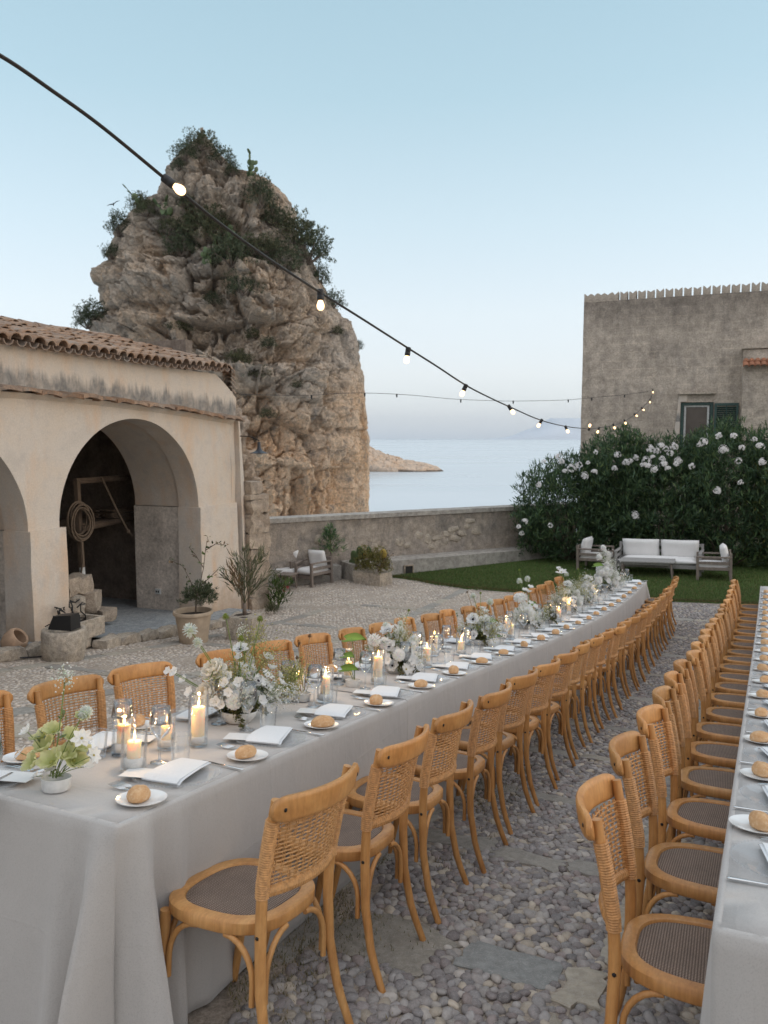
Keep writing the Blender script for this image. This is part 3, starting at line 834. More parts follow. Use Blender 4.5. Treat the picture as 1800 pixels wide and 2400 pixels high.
# piers, slightly proud of the wall above, one object each
def pier(a0, a1, w1, zt=SPR, proud=.055, flare=0.0):
    g = G(); n = 14
    ring = []
    for i in range(n + 1):
        z = -2.3 + (zt + 2.3) * i / n
        ring.append(z)
    per = [(a0, w1), (a0, -proud), ((2 * a0 + a1) / 3, -proud), ((a0 + 2 * a1) / 3, -proud), (a1, -proud), (a1, w1)]
    A = np.zeros((n + 1, len(per), 3))
    for i, z in enumerate(ring):
        bat = .05 * (1 - i / n) ** 2
        for j, (a, w) in enumerate(per):
            ex = flare * (.3 + .7 * math.sin(PI * min(1, i / n))) if j >= 4 else 0
            A[i, j] = (a + (bat if j >= 4 else -bat if j <= 1 else 0) + ex, w - (bat if w < 0 else 0), z)
    Vv = A.reshape(-1, 3); Vv[:, 1] += .012 * fbm(Vv * 1.4, 3); Vv[:, 0] += .010 * fbm(Vv * 1.4 + 7, 3)
    g.grid(Vv.reshape(A.shape))
    top = [tuple(Vv[n * len(per) + j]) for j in range(len(per))]
    g.add(top, [tuple(range(len(per)))])
    return obj('pier', g.mesh('pier', MAT['stucco'], True, auto=35), arcade)
pier(.10, .76, .43); pier(4.085, 5.34, .43, flare=.05); pier(-4.0, -3.26, .43)
# inner room: cross walls, back wall, ceiling
g = G()
for a0, a1 in ((4.14, 4.5), (.16, .64), (-3.9, -3.3)):
    gi = G(); gi.box(((a0 + a1) / 2, .94 + .003, -.65), (a1 - a0, 1.02, 2.72 + .04)); obj('inner_wall', gi.mesh('inner_wall', MAT['cavestone']), arcade)
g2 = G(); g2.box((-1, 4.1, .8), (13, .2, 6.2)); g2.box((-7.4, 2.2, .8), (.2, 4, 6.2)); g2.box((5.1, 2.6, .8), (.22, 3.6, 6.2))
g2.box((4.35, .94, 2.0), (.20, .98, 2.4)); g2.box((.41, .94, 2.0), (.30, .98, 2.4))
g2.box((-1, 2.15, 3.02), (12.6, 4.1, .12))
obj('back_wall', g2.mesh('back_wall', MAT['dim_inner']), arcade)
# tile ledge
led = G()
def tile_slab(l, w, t):
    t *= 1.7; w *= 1.35
    g = G(); n = 6
    A = np.zeros((2, n + 1, 3)); B = np.zeros((2, n + 1, 3))
    for j in range(n + 1):
        x = -l / 2 + l * j / n; h = .030 * math.sin(PI * j / n)
        for i, y in enumerate((0, -w)):
            A[i, j] = (x, y, h + t - .02 * i); B[i, j] = (x, y, h - .02 * i)
    g.grid(A); g.grid(B)
    g.add([tuple(A[1, j]) for j in range(n + 1)] + [tuple(B[1, j]) for j in range(n + 1)], [(j, j + 1, n + 2 + j, n + 1 + j) for j in range(n)])
    for k in (0, n): g.add([tuple(A[0, k]), tuple(A[1, k]), tuple(B[1, k]), tuple(B[0, k])], [(0, 1, 2, 3)])
    return g.mesh('ledge_tile', MAT['tile'])
lt = [tile_slab(.43, .15, .028), tile_slab(.38, .17, .032)]
a = -1.6; k = 0
def ledge_z(a): return 2.60 - .013 * max(0, a) ** 1.75
while a < 5.35:
    l = .43 if k % 2 == 0 else .38
    ac = a + l / 2
    o = obj('ledge_tile', lt[k % 2], arcade, T(ac, random.uniform(-.01, .03), ledge_z(ac) + random.uniform(-.012, .012)) @ Matrix.Rotation(math.atan2(ledge_z(ac - .2) - ledge_z(ac + .2), .4) + random.uniform(-.05, .05), 4, 'Y') @ Matrix.Rotation(random.uniform(.0, .12), 4, 'X'))
    a += l - .035; k += 1
g = G(); A = np.zeros((2, 40, 3))
for j in range(40):
    aa = -2 + 7.3 * j / 39
    A[0, j] = (aa, -.085, ledge_z(aa) - .012); A[1, j] = (aa, .02, ledge_z(aa) - .11)
g.grid(A); obj('ledge_bed', g.mesh('ledge_bed', MAT['stucco'], True), arcade)
# roof: cover tiles (objects), pan tiles joined
def barrel(l, r0, r1, up=True, n=6, th=.016):
    g = G(); A = np.zeros((2, n + 1, 3)); B = A.copy()
    for i, (y, r) in enumerate(((0, r0), (l, r1))):
        for j in range(n + 1):
            an = PI * j / n
            s_ = 1 if up else -1
            A[i, j] = (-r * math.cos(an), y, s_ * r * .92 * math.sin(an)); B[i, j] = (-(r - th) * math.cos(an), y, s_ * (r - th) * .92 * math.sin(an))
    g.grid(A); g.grid(B)
    g.add([tuple(A[0, j]) for j in range(n + 1)] + [tuple(B[0, j]) for j in range(n + 1)], [(j, j + 1, n + 2 + j, n + 1 + j) for j in range(n)])
    return g
cover = [barrel(.44, .106, .084).mesh('roof_tile', MAT['tile'], True, auto=50), barrel(.43, .092, .078).mesh('roof_tile', MAT['tile'], True, auto=50)]
roof = obj('roof', bpy.data.meshes.new('roof'), arcade)
SL = math.radians(13.8); PITCH = .205; COURSE = .31
pan = G(); ncol = 0
def roof_pt(a, s): return Vector((a, -.20 + s * math.cos(SL), 3.21 + .09 * (max(0, a - 3.2) / 2.0) + s * math.sin(SL)))
deck = G(); deck.add([tuple(roof_pt(-7.5, .12) - Vector((0, 0, .07))), tuple(roof_pt(4.95, .12) - Vector((0, 0, .07))), tuple(roof_pt(4.95, 3.3) - Vector((0, 0, .07))), tuple(roof_pt(-7.5, 3.3) - Vector((0, 0, .07)))], [(0, 1, 2, 3)])
deck.add([tuple(roof_pt(-7.5, 3.3) - Vector((0, 0, .07))), tuple(roof_pt(4.95, 3.3) - Vector((0, 0, .07))), (5.3, 5.2, 3.0), (-7.5, 5.2, 3.0)], [(0, 1, 2, 3)])
deck.add([(5.3, -.05, 3.1), (5.3, 5.2, 2.9), tuple(roof_pt(4.95, 3.3) - Vector((0, 0, .07)))], [(0, 1, 2)])
roof.data = deck.mesh('roof', MAT['cavestone'])
cols = [(-.55 + PITCH * k) for k in range(27)]
for ci, a in enumerate(cols):
    for r in range(10):
        s0 = r * COURSE
        base = roof_pt(a, s0)
        Mx = T(base.x + random.uniform(-.012, .012), base.y, base.z + .02 + .035 * random.random()) @ Matrix.Rotation(SL - .045 + random.uniform(-.05, .05), 4, 'X') @ RZ(random.uniform(-.10, .10)) @ Matrix.Rotation(random.uniform(-.12, .12), 4, 'Y')
        obj('roof_tile', cover[(ci * 3 + r) % 2], roof, Mx)
        b = barrel(.44, .085, .10, False, 5); b.xf(T(*(roof_pt(a + PITCH / 2, s0) + Vector((random.uniform(-.01, .01), 0, .03)))) @ Matrix.Rotation(SL - .035, 4, 'X')); pan.add(b.v, b.f)
for k in range(1, 12):                  # columns outside the picture
    for r in range(10):
        for up in (True, False):
            b = barrel(.44, .098, .08, up, 4); b.xf(T(*(roof_pt(-.55 - PITCH * k + (0 if up else PITCH / 2), r * COURSE) + Vector((0, 0, .03)))) @ Matrix.Rotation(SL - .035, 4, 'X')); pan.add(b.v, b.f)
for k in range(46):                     # ridge
    b = barrel(.42, .12, .10); b.xf(T(-3.0 + k * .19, 3.3 * math.cos(SL) - .2, roof_pt(0, 3.3).z + .03) @ RZ(-PI / 2)); pan.add(b.v, b.f) if k % 2 == 0 else None
obj('pan_tile', pan.mesh('pan_tile', MAT['tile'], True, auto=50), roof, kind='stuff')
# right-hand verge and return wall
vg = G()
for k in range(8):
    b = barrel(.40, .10, .085); b.xf(T(4.92 + .085 * k, -.15 + .05 * k, 3.30 - .055 * k - .004 * k * k) @ RZ(-PI / 2 + .35) @ Matrix.Rotation(-.1, 4, 'X')); obj('verge_tile', b.mesh('verge_tile', MAT['tile'], True, auto=50), roof)
g = G()
ret = [(5.24, 0, 0), (5.62, .32, 0), (5.62, 3.6, 0), (5.24, 3.6, 0)]
A = np.zeros((16, 6, 3))
for i in range(16):
    for j in range(6):
        u = j / 5; zt = 2.95 - .15 * u; zb = .70
        A[i, j] = (5.24 + .40 * u, .10 * u, zb + (zt - zb) * i / 15)
g.grid(wobble(A.reshape(-1, 3), .02).reshape(A.shape))
A = np.zeros((10, 4, 3))
for i in range(10):
    for j in range(4): A[i, j] = (5.64, .10 + j * 1.1, .7 + (2.80 - .7) * i / 9)
g.grid(A)
obj('return_wall', g.mesh('return_wall', MAT['stucco'], True, auto=40), arcade)
# battered buttress with a shadowed recess beside it
g = G(); n = 14; A = np.zeros((n + 1, 4, 3))
for i in range(n + 1):
    z = -2.2 + (2.36 + 2.2) * i / n; u = 1 - i / n
    b0 = .02 + .10 * u; 
    A[i] = [(5.50, .60, z), (5.52 + .02 * u, -.02 - .10 * u, z), (5.70 + .42 * u, .06 - .05 * u, z), (5.72 + .42 * u, .9, z)]
g.grid(A); obj('buttress', g.mesh('buttress', MAT['stucco'], True, auto=35), arcade)
g = G(); g.box((5.43, .86, -.75), (.36, .5, 3.1)); obj('recess_wall', g.mesh('recess_wall', MAT['cavestone']), arcade)

# floor of the arcade with its kerb
g = G(); A = np.zeros((26, 8, 3))
def kerb_w(a): return -.62 + .10 * math.sin(a * 1.3) if a > .8 else -.30
for i in range(26):
    a = -4 + 9.0 * i / 25
    for j in range(8):
        w = (kerb_w(a) + .06) + (4.2 - kerb_w(a)) * j / 7
        A[i, j] = (a, w, fgz(a, -.3) + .135 + .008 * pn(np.array([[a * 2, w * 2, 0]]))[0])
g.grid(A, True)
floor = obj('arcade_floor', g.mesh('arcade_floor', MAT['paving'], True), M=FM, kind='structure')
def rough_block(d, seed, jit=.16, bev=.25, n=2):
    """a hewn stone: bevelled box pulled about by noise"""
    bm = bmesh.new(); bmesh.ops.create_cube(bm, size=1)
    bmesh.ops.subdivide_edges(bm, edges=bm.edges[:], cuts=n, use_grid_fill=True)
    for v in bm.verts:
        c = v.co; r = max(abs(c.x), abs(c.y), abs(c.z)) / max(1e-6, c.length)
        c = c * (1 - bev * (1 - r * 1.0) * 1.0) if bev else c
        v.co = Vector((c.x * d[0], c.y * d[1], c.z * d[2]))
    nn = np.array([v.co for v in bm.verts]); k = jit * min(d)
    off = np.stack([pn(nn / max(d) * 2.7 + seed), pn(nn / max(d) * 2.7 + seed + 31), pn(nn / max(d) * 2.7 + seed + 57)], -1) * k
    for v, q in zip(bm.verts, off): v.co += Vector(q)
    bm.verts.index_update()
    g = G(); g.v = [tuple(v.co) for v in bm.verts]; g.f = [tuple(l.index for l in f.verts) for f in bm.faces]; bm.free()
    return g
kst = [rough_block((.42, .22, .17), s, .22, .3).mesh('kerb_stone', MAT['limestone'], True, auto=60) for s in range(5)]
a = -2.2; k = 0
while a < 4.2:
    if not (-.05 < a < .55):
        z = fgz(a, -.6) + .065
        obj('kerb_stone', kst[k % 5], floor, T(a, kerb_w(a), z) @ RZ(random.uniform(-.12, .12) + (.1 if a > 2 else 0)) @ Matrix.Scale(random.uniform(.85, 1.1), 4))
    a += .40; k += 1

# ---------------------------------------------------------------- battlemented house
hd = math.radians(-22.1)
HD = Vector((math.cos(hd), math.sin(hd), 0)); HI = Vector((-HD.y, HD.x, 0))
HM = Matrix(((HD.x, HI.x, 0, 6.34), (HD.y, HI.y, 0, 25.0), (0, 0, 1, 0), (0, 0, 0, 1)))
house = thing('stone_house', 'weathered grey-brown house with swallow-tailed battlements and a green shuttered window', 'building', HM)
g = G()
def rect_wall(u0, u1, z0, z1, hole=None, w=0.0, cell=.35):
    us = sorted(set([u0, u1] + ([hole[0], hole[1]] if hole else []) + list(np.arange(u0, u1, cell)))); zs = sorted(set([z0, z1] + ([hole[2], hole[3]] if hole else []) + list(np.arange(z0, z1, cell))))
    V = []; F = []
    for z in zs:
        for u in us: V.append((u, w, z))
    n = len(us)
    for i in range(len(zs) - 1):
        for j in range(n - 1):
            uc, zc = (us[j] + us[j + 1]) / 2, (zs[i] + zs[i + 1]) / 2
            if hole and hole[0] < uc < hole[1] and hole[2] < zc < hole[3]: continue
            F.append((i * n + j, i * n + j + 1, (i + 1) * n + j + 1, (i + 1) * n + j))
    V = np.array(V); V[:, 1] += .025 * fbm(np.column_stack([V[:, 0] * .9, V[:, 2] * .9, V[:, 1]]), 3)
    return V, F
HOLE = (2.98, 3.90, 1.60, 3.10)
g.add(*rect_wall(0, 9.5, -2.2, 6.30, HOLE))
V_, F_ = rect_wall(0, 7, -2.2, 6.30); g.add([(0 + (p[1]), p[0], p[2]) for p in V_], F_)
g.box((4.75, 3.5, 6.2), (9.4, 6.9, .16))
for q in ((HOLE[0], .0, 1), (HOLE[1], .0, 1)): g.add([(q[0], -.03, HOLE[2]), (q[0], .28, HOLE[2]), (q[0], .28, HOLE[3]), (q[0], -.03, HOLE[3])], [(0, 1, 2, 3)])
g.add([(HOLE[0], -.03, HOLE[3]), (HOLE[1], -.03, HOLE[3]), (HOLE[1], .28, HOLE[3]), (HOLE[0], .28, HOLE[3])], [(0, 1, 2, 3)])
g.add([(HOLE[0], -.03, HOLE[2]), (HOLE[1], -.03, HOLE[2]), (HOLE[1], .28, HOLE[2]), (HOLE[0], .28, HOLE[2])], [(0, 1, 2, 3)])
obj('wall', g.mesh('wall', MAT['house'], True, auto=40), house)
def merlon(w, h, seed):
    g = G(); d = .32; q = random.Random(seed)
    pr = [(-w / 2, 0), (-w / 2, h * q.uniform(.92, 1.05)), (-w * .3, h * q.uniform(.9, 1.0)), (0, h * q.uniform(.70, .80)), (w * .3, h * q.uniform(.9, 1)), (w / 2, h * q.uniform(.95, 1.08)), (w / 2, 0)]
    n = len(pr)
    V = [(x, 0, z) for x, z in pr] + [(x, d, z) for x, z in pr]
    g.add(V, [tuple(range(n - 1, -1, -1)), tuple(range(n, 2 * n))] + [(i, (i + 1) % n, n + (i + 1) % n, n + i) for i in range(n)])
    return g.mesh('merlon', MAT['house'])
mers = [merlon(.215, .26, s) for s in range(5)]
for k in range(33):
    u = .14 + .2655 * k
    if k < 4: u = .11 + .205 * k
    else: u = .94 + .2655 * (k - 4)
    obj('merlon', mers[(k * 3) % 5], house, T(u, .01, 6.29) @ RZ(random.uniform(-.02, .02)))
MAT['green'] = plain('dark_green_paint', (.026, .062, .055), .5, .25, 12, .1)
MAT['whitepaint'] = plain('old_white_paint', (.52, .53, .52), .6, .12, 15, .1)
MAT['pane'] = plain('dusky_window_glass', (.055, .045, .042), .08, .3, 3, 0, spec=.6)
win = obj('window', bpy.data.meshes.new('window'), house)
g = G()
for (u, z, du, dz) in ((3.02, 2.35, .09, 1.5), (3.86, 2.35, .09, 1.5), (3.44, 3.06, .75, .09)): g.box((u, .045, z), (du, .07, dz), bev=.01)
win.data = g.mesh('window', MAT['green'])
g = G()
for (u, z, du, dz) in ((3.105, 2.34, .06, 1.38), (3.765, 2.34, .06, 1.38), (3.435, 2.985, .60, .055), (3.435, 1.66, .60, .07)): g.box((u, .085, z), (du, .05, dz), bev=.008)
obj('casement', g.mesh('casement', MAT['whitepaint']), win)
g = G(); g.box((3.435, .10, 2.33), (.605, .012, 1.28)); obj('pane', g.mesh('pane', MAT['pane']), win)
g = G(); g.box((3.44, .3, 2.35), (1.1, .02, 1.6)); obj('reveal_back', g.mesh('reveal_back', MAT['black']), win)
shut = obj('shutter', bpy.data.meshes.new('shutter'), house)
g = G(); S0 = 3.93
for (u, z, du, dz) in ((S0 + .035, 2.33, .07, 1.46), (S0 + .635, 2.33, .07, 1.46), (S0 + .335, 3.02, .53, .08), (S0 + .335, 1.64, .53, .08), (S0 + .335, 2.33, .03, 1.30)): g.box((u, -.075, z), (du, .045 if du != .03 else .02, dz), bev=.006)
shut.data = g.mesh('shutter', MAT['green'])
gs = G(); gs.box((0, 0, 0), (.53, .008, .05), Matrix.Rotation(.6, 3, 'X')); slat_me = gs.mesh('slat', MAT['green'])
for k in range(22): obj('slat', slat_me, shut, T(S0 + .335, -.078, 1.73 + k * .057))
for (nm, c, d) in (('lintel', (3.42, -.04, 3.36), (1.06, .16, .045)), ('sill', (3.44, -.05, 1.55), (1.1, .2, .07))):
    g = G(); g.box(c, d, bev=.012); obj(nm, g.mesh(nm, MAT['limestone']), house)
g = G()                                         # pale plaster patch around the window, proud by 4 mm
g.add([(2.72, -.034, 1.5), (2.97, -.034, 1.5), (2.97, -.034, 3.30), (2.92, -.034, 3.32), (2.86, -.034, 2.6)], [(0, 1, 2, 3, 4)])
g.add([(2.97, -.034, 3.12), (3.16, -.034, 3.12), (3.16, -.034, 3.33), (2.97, -.034, 3.33)], [(0, 1, 2, 3)])
obj('plaster_patch', g.mesh('plaster_patch', MAT['stucco']), house)
# low annex on the right with tiled coping
g = G()
V_, F_ = rect_wall(4.66, 9.5, -2.2, 4.02, None, -.42); g.add(V_, F_)
V_, F_ = rect_wall(-.42, .1, -2.2, 4.02, None, 4.66); g.add([(p[1], p[0], p[2]) for p in V_], F_)
g.box((7.1, -.2, 4.3), (4.9, .42, .56))
obj('annex_wall', g.mesh('annex_wall', MAT['house'], True, auto=40), house)
g = G(); g.box((7.08, -.22, 4.62), (4.95, .5, .05), bev=.01); obj('annex_coping', g.mesh('annex_coping', MAT['limestone']), house)
MAT['redtile'] = plain('red_clay_tile', (.34, .15, .085), .85, .35, 14, .3, objvar=.2)
rt = barrel(.24, .085, .075, True, 5).mesh('coping_tile', MAT['redtile'], True, auto=50)
for k in range(14):
    for r in range(2): obj('coping_tile', rt, house, T(4.72 + k * .155, -.66 + r * .17, 4.06 + r * .13) @ Matrix.Rotation(.62, 4, 'X') @ RZ(random.uniform(-.05, .05)))

# ---------------------------------------------------------------- yard wall, bench, stone pier
wa = math.atan2(.47, .883)
WM = Matrix(((math.cos(wa), -math.sin(wa), 0, .04), (math.sin(wa), math.cos(wa), 0, 20.14), (0, 0, 1, 0), (0, 0, 0, 1)))
ywall = thing('yard_wall', 'long low rendered boundary wall between the courtyard and the sea', 'wall', WM)
def solid_wall(u0, u1, z0, z1, d, amp, cell=.12):
    us = np.arange(u0, u1 + 1e-6, cell)
    prof = [(0, z0 + (z1 - z0) * k / 14) for k in range(15)] + [(d * k / 4, z1) for k in range(1, 5)] + [(d, z1 - (z1 - z0) * k / 4) for k in range(1, 5)]
    A = np.zeros((len(us), len(prof), 3))
    for i, u in enumerate(us):
        for j, (w, z) in enumerate(prof): A[i, j] = (u, w, z)
    V = A.reshape(-1, 3); n = fbm(V * np.array([1.6, 1.6, 2.4]), 4); V[:, 1] += amp * n * np.where(V[:, 1] > d * .9, -1, 1); V[:, 2] += np.where(V[:, 2] > z1 - .01, .35 * amp * fbm(V * 2.2 + 5, 3), 0)
    return V.reshape(A.shape)
g = G(); g.grid(solid_wall(-9, 6.5, -2.2, -.05, .5, .05)); obj('wall_body', g.mesh('wall_body', MAT['yardwall'], True, auto=50), ywall)
g = G(); g.grid(solid_wall(-9, 6.5, -.055, .055, .56, .012)); c_ = obj('coping', g.mesh('coping', MAT['benchstone'], True, auto=50), ywall, T(0, -.03, 0))
# exposed field stones in the wall's lower half
fs = [rough_block((.30, .12, .20), 60 + s, .35, .5).mesh('stone', MAT['limestone'], True, auto=70) for s in range(6)]
for (px_, py_) in [(945, 1272), (975, 1283), (1010, 1262), (1038, 1270), (1070, 1268), (1105, 1262), (1128, 1275), (1150, 1262), (1175, 1232), (1165, 1245), (890, 1285), (868, 1275), (730, 1262), (712, 1255), (1198, 1258), (1090, 1280), (1050, 1290), (862, 1262), (1120, 1250), (780, 1275)]:
    p = pix(px_, py_, 20.3); q = WM.inverted() @ p
    obj('stone', fs[random.randrange(6)], ywall, T(q.x, .045, max(q.z, -1.0)) @ Matrix.Rotation(random.uniform(-.3, .3), 4, 'Y') @ Matrix.Diagonal((random.uniform(.7, 1.5), 1, random.uniform(.7, 1.3), 1)))
BM = WM.copy(); BM.translation = Vector((.04, 19.35, 0))
bench = thing('stone_bench', 'long low stone bench built along the foot of the yard wall', 'bench', BM)
g = G(); V_ = solid_wall(-.85, 6.0, -2.0, -1.105, .86, .012); g.grid(V_); obj('bench_body', g.mesh('bench_body', MAT['benchstone'], True, auto=50), bench)
g = G(); g.box((-.88, .40, -1.55), (.1, .8, .88), bev=.02); obj('bench_end', g.mesh('bench_end', MAT['benchstone']), bench)
g = G(); g.box((.66, -.012, -1.42), (.22, .03, .30)); obj('drain_dark_panel', g.mesh('drain_dark_panel', MAT['black']), bench)  # solid black panel, the dark inside the opening put into colour
g = G()
for s in (-1, 1): g.box((.66 + s * .125, -.03, -1.41), (.03, .05, .34), bev=.006)
g.box((.66, -.03, -1.25), (.28, .05, .03), bev=.006); obj('drain_frame', g.mesh('drain_frame', MAT['pierstone']), bench)
# left part of the bench behind the armchairs
g = G(); g.grid(solid_wall(-8.0, -.95, -2.0, -1.18, .35, .015)); obj('bench_ledge', g.mesh('bench_ledge', MAT['benchstone'], True, auto=50), bench, T(0, .42, 0))
pm = pix(586, 1300, 16.0); pierM = Matrix.Translation((pm.x, pm.y, 0)) @ RZ(math.radians(-38))
spier = thing('stone_pier', 'rough squared stone pier standing at the end of the arcade', 'pier', pierM)
zb = -1.75; k = 0
while zb < .80:
    hgt = random.uniform(.24, .42); hgt = min(hgt, .86 - zb)
    if hgt < .1: break
    for j, (x, w) in enumerate(((-.12, .34), (.20, .26)) if k % 2 else ((-.17, .24), (.13, .38))):
        b = rough_block((w + .004, .52, hgt + .004), 90 + k * 3 + j, .22, .10, 3); obj('stone', b.mesh('stone', MAT['pierstone'], True, auto=50), spier, T(x, 0, zb + hgt / 2))
    zb += hgt; k += 1
cb = pix(608, 1146, 16.1)
tag(obj('stone_block', rough_block((.50, .40, .27), 130, .15, .2).mesh('stone_block', MAT['pierstone'], True, auto=50), M=T(pm.x - .02, pm.y, .985) @ RZ(-.5)), 'loose squared stone block lying on top of the stone pier', 'stone')
# rubble outcrop between arcade and rock
bm_ = bmesh.new(); bmesh.ops.create_icosphere(bm_, subdivisions=6, radius=1); bm_.verts.index_update()
Pv = np.array([v.co for v in bm_.verts]); Fv = np.array([[v.index for v in f.verts] for f in bm_.faces]); bm_.free()
P3 = Pv * np.array([.46, .6, 2.95]) + np.array([-3.42, 17.4, .15])
f1, f21, cid = worley(P3 * 3.6); f1b, f21b, cidb = worley(P3 * 8.5, 9)
dd = ((cid % 31) / 31 - .5) * .34 - .12 * np.exp(-(f21 / .08) ** 2) + ((cidb % 31) / 31 - .5) * .10 + .25 * fbm(P3 * 1.2, 4)
P3 = P3 + Pv * np.array([1, 1, .5]) * dd[:, None]
tag(obj('rubble_outcrop', big_mesh('rubble_outcrop', P3, Fv, MAT['rock'], False, np.ones((len(P3), 3)) * np.array([1.22, 1.14, 1.08]))), 'jagged rubble outcrop rising between the arcade corner and the stone pier', 'outcrop')
# ---------------------------------------------------------------- thin sea haze
hz_m = bpy.data.materials.new('haze'); hz_m.use_nodes = True
hn = hz_m.node_tree; hn.nodes.clear()
hv = hn.nodes.new('ShaderNodeVolumePrincipled'); ho_ = hn.nodes.new('ShaderNodeOutputMaterial')
hv.inputs['Color'].default_value = (.78, .87, 1.0, 1); hv.inputs['Density'].default_value = 3.0e-5; hv.inputs['Anisotropy'].default_value = 0.0
hn.links.new(hv.outputs[0], ho_.inputs['Volume'])
g = G(); g.box((0, 6000, 252), (32000, 26000, 534)); hz = obj('haze', g.mesh('haze', hz_m), kind='stuff')
# ================================================================ PAVING: pebbles, slabs, kerb lines
def hexpts(t0, t1, o0, o1, s, jit=.28):
    ts = np.arange(t0, t1, s * .866); P = []
    for i, t in enumerate(ts):
        os_ = np.arange(o0 + (s / 2 if i % 2 else 0), o1, s)
        P.append(np.column_stack([np.full(len(os_), t), os_]))
    P = np.concatenate(P)
    return P + RNG.uniform(-jit, jit, P.shape) * s
# flat stones: (t0, t1, o0, o1) rows and lines
def slab_poly(q, jit=.02, n=5):
    """rounded irregular outline from 4 corners in (t, o)"""
    out = []
    for i in range(4):
        a, b = np.array(q[i]), np.array(q[(i + 1) % 4])
        for k in range(n):
            u = (k + .12) / n
            out.append(a + (b - a) * min(.95, max(.05, u)) + RNG.uniform(-jit, jit, 2))
    return np.array(out)
SLABS = []            # polygon, colour, raise
def add_slab(q, col, hh=.012, jit=.02): SLABS.append((slab_poly(q, jit), np.array(col), hh))
BLUE = (.235, .238, .23); BEIGE = (.37, .33, .27); GREY = (.29, .27, .24); DARK = (.155, .145, .13)
add_slab([(.50, .235), (.715, .245), (.715, .63), (.505, .615)], BLUE, .006, .010)
add_slab([(.70, .645), (.74, .80), (.49, .80), (.42, .645)], BEIGE, .014)
add_slab([(.35, -.28), (.74, -.26), (.70, .20), (.38, .19)], (.25, .225, .19), .008, .035)
add_slab([(.16, -.62), (.55, -.62), (.60, -.33), (.22, -.31)], GREY, .006, .03)
add_slab([(.40, .64), (.20, .80), (.10, .80), (.15, .64)], BEIGE, .012)
def cross_band(t, o0, o1, w, seed):
    q = random.Random(seed); o = o0
    while o < o1 - .1:
        l = q.uniform(.26, .48); l = min(l, o1 - o)
        c = q.choice([BEIGE, GREY, (.34, .305, .255), (.31, .29, .26)])
        a = t + q.uniform(-.04, .04); ww = w * q.uniform(.75, 1.1)
        add_slab([(a, o + .012), (a + ww, o + .012), (a + ww + q.uniform(-.03, .03), o + l - .012), (a + q.uniform(-.03, .03), o + l - .012)], c, .010)
        o += l
for k, t in enumerate((1.60, 2.60, 3.75, 4.85, 6.4, 8.05, 9.6, 11.1, 12.7)): cross_band(t, -.42, 1.6, .19, 20 + k)
def long_band(o, t0, t1, w, seed, l0=.16, l1=.42, drift=0.0):
    q = random.Random(seed); t = t0
    while t < t1:
        l = q.uniform(l0, l1); c = q.choice([BEIGE, GREY, (.35, .32, .27), (.30, .285, .255)])
        a = o + drift * t + q.uniform(-.02, .02); ww = w * q.uniform(.8, 1.15)
        add_slab([(t + .01, a - ww / 2), (t + l - .01, a - ww / 2), (t + l - .01, a + ww / 2), (t + .01, a + ww / 2)], c, .012, .014)
        t += l
long_band(.80, .78, 14.2, .13, 5)
long_band(-.55, .60, 14.2, .26, 6, .28, .6)
long_band(-2.6, -1.5, 14, .22, 7, .3, .7); long_band(-4.7, 0, 14, .22, 8, .3, .7); long_band(-6.6, 3.5, 11, .2, 9, .3, .6)
for k, t in enumerate((-.6, 1.9, 4.3, 6.9, 9.4, 11.9)): cross_band(t, -6.5, -1.5, .22, 60 + k)
def in_slab(P):
    m = np.zeros(len(P), bool)
    for poly, _, _ in SLABS:
        lo, hi = poly.min(0) - .01, poly.max(0) + .01
        idx = np.where((P[:, 0] > lo[0]) & (P[:, 0] < hi[0]) & (P[:, 1] > lo[1]) & (P[:, 1] < hi[1]))[0]
        if not len(idx): continue
        p = P[idx]; ins = np.zeros(len(p), bool); j = len(poly) - 1
        for i in range(len(poly)):
            yi, yj = poly[i, 1], poly[j, 1]; xi, xj = poly[i, 0], poly[j, 0]
            c = ((yi > p[:, 1]) != (yj > p[:, 1])) & (p[:, 0] < (xj - xi) * (p[:, 1] - yi) / (yj - yi + 1e-12) + xi)
            ins ^= c; j = i
        m[idx[ins]] = True
    return m
ground = bpy.data.objects['ground']
def slab_mesh(poly, col, hh):
    n = len(poly); c = poly.mean(0)
    rings = [(1.0, -.05), (1.0, hh * .55), (.965, hh), (.6, hh + .003), (.25, hh + .002)]
    V = []; 
    for s, h in rings:
        p = c + (poly - c) * s
        z = h + (.006 * fbm(np.column_stack([p * 9, np.full(n, h * 30)]), 3) if h > 0 else 0)
        V.append(Wn(p[:, 0], p[:, 1], z))
    V.append(Wn(c[0:1], c[1:2], np.array([hh])))
    V = np.concatenate(V)
    F = []
    for r in range(len(rings) - 1):
        for k in range(n): F.append((r * n + k, r * n + (k + 1) % n, (r + 1) * n + (k + 1) % n, (r + 1) * n + k))
    m = (len(rings) - 1) * n
    for k in range(n): F.append((m + k, m + (k + 1) % n, len(V) - 1, len(V) - 1))
    return V, F, np.repeat(np.array(col)[None] * RNG.uniform(.88, 1.1), len(V), 0)
order = sorted(range(len(SLABS)), key=lambda i: np.linalg.norm(Wn(SLABS[i][0][:1, 0], SLABS[i][0][:1, 1])[0] - np.array([0, 0, CAMZ])))
rest = ([], [], [], 0)
rv, rff, rc, base = [], [], [], 0
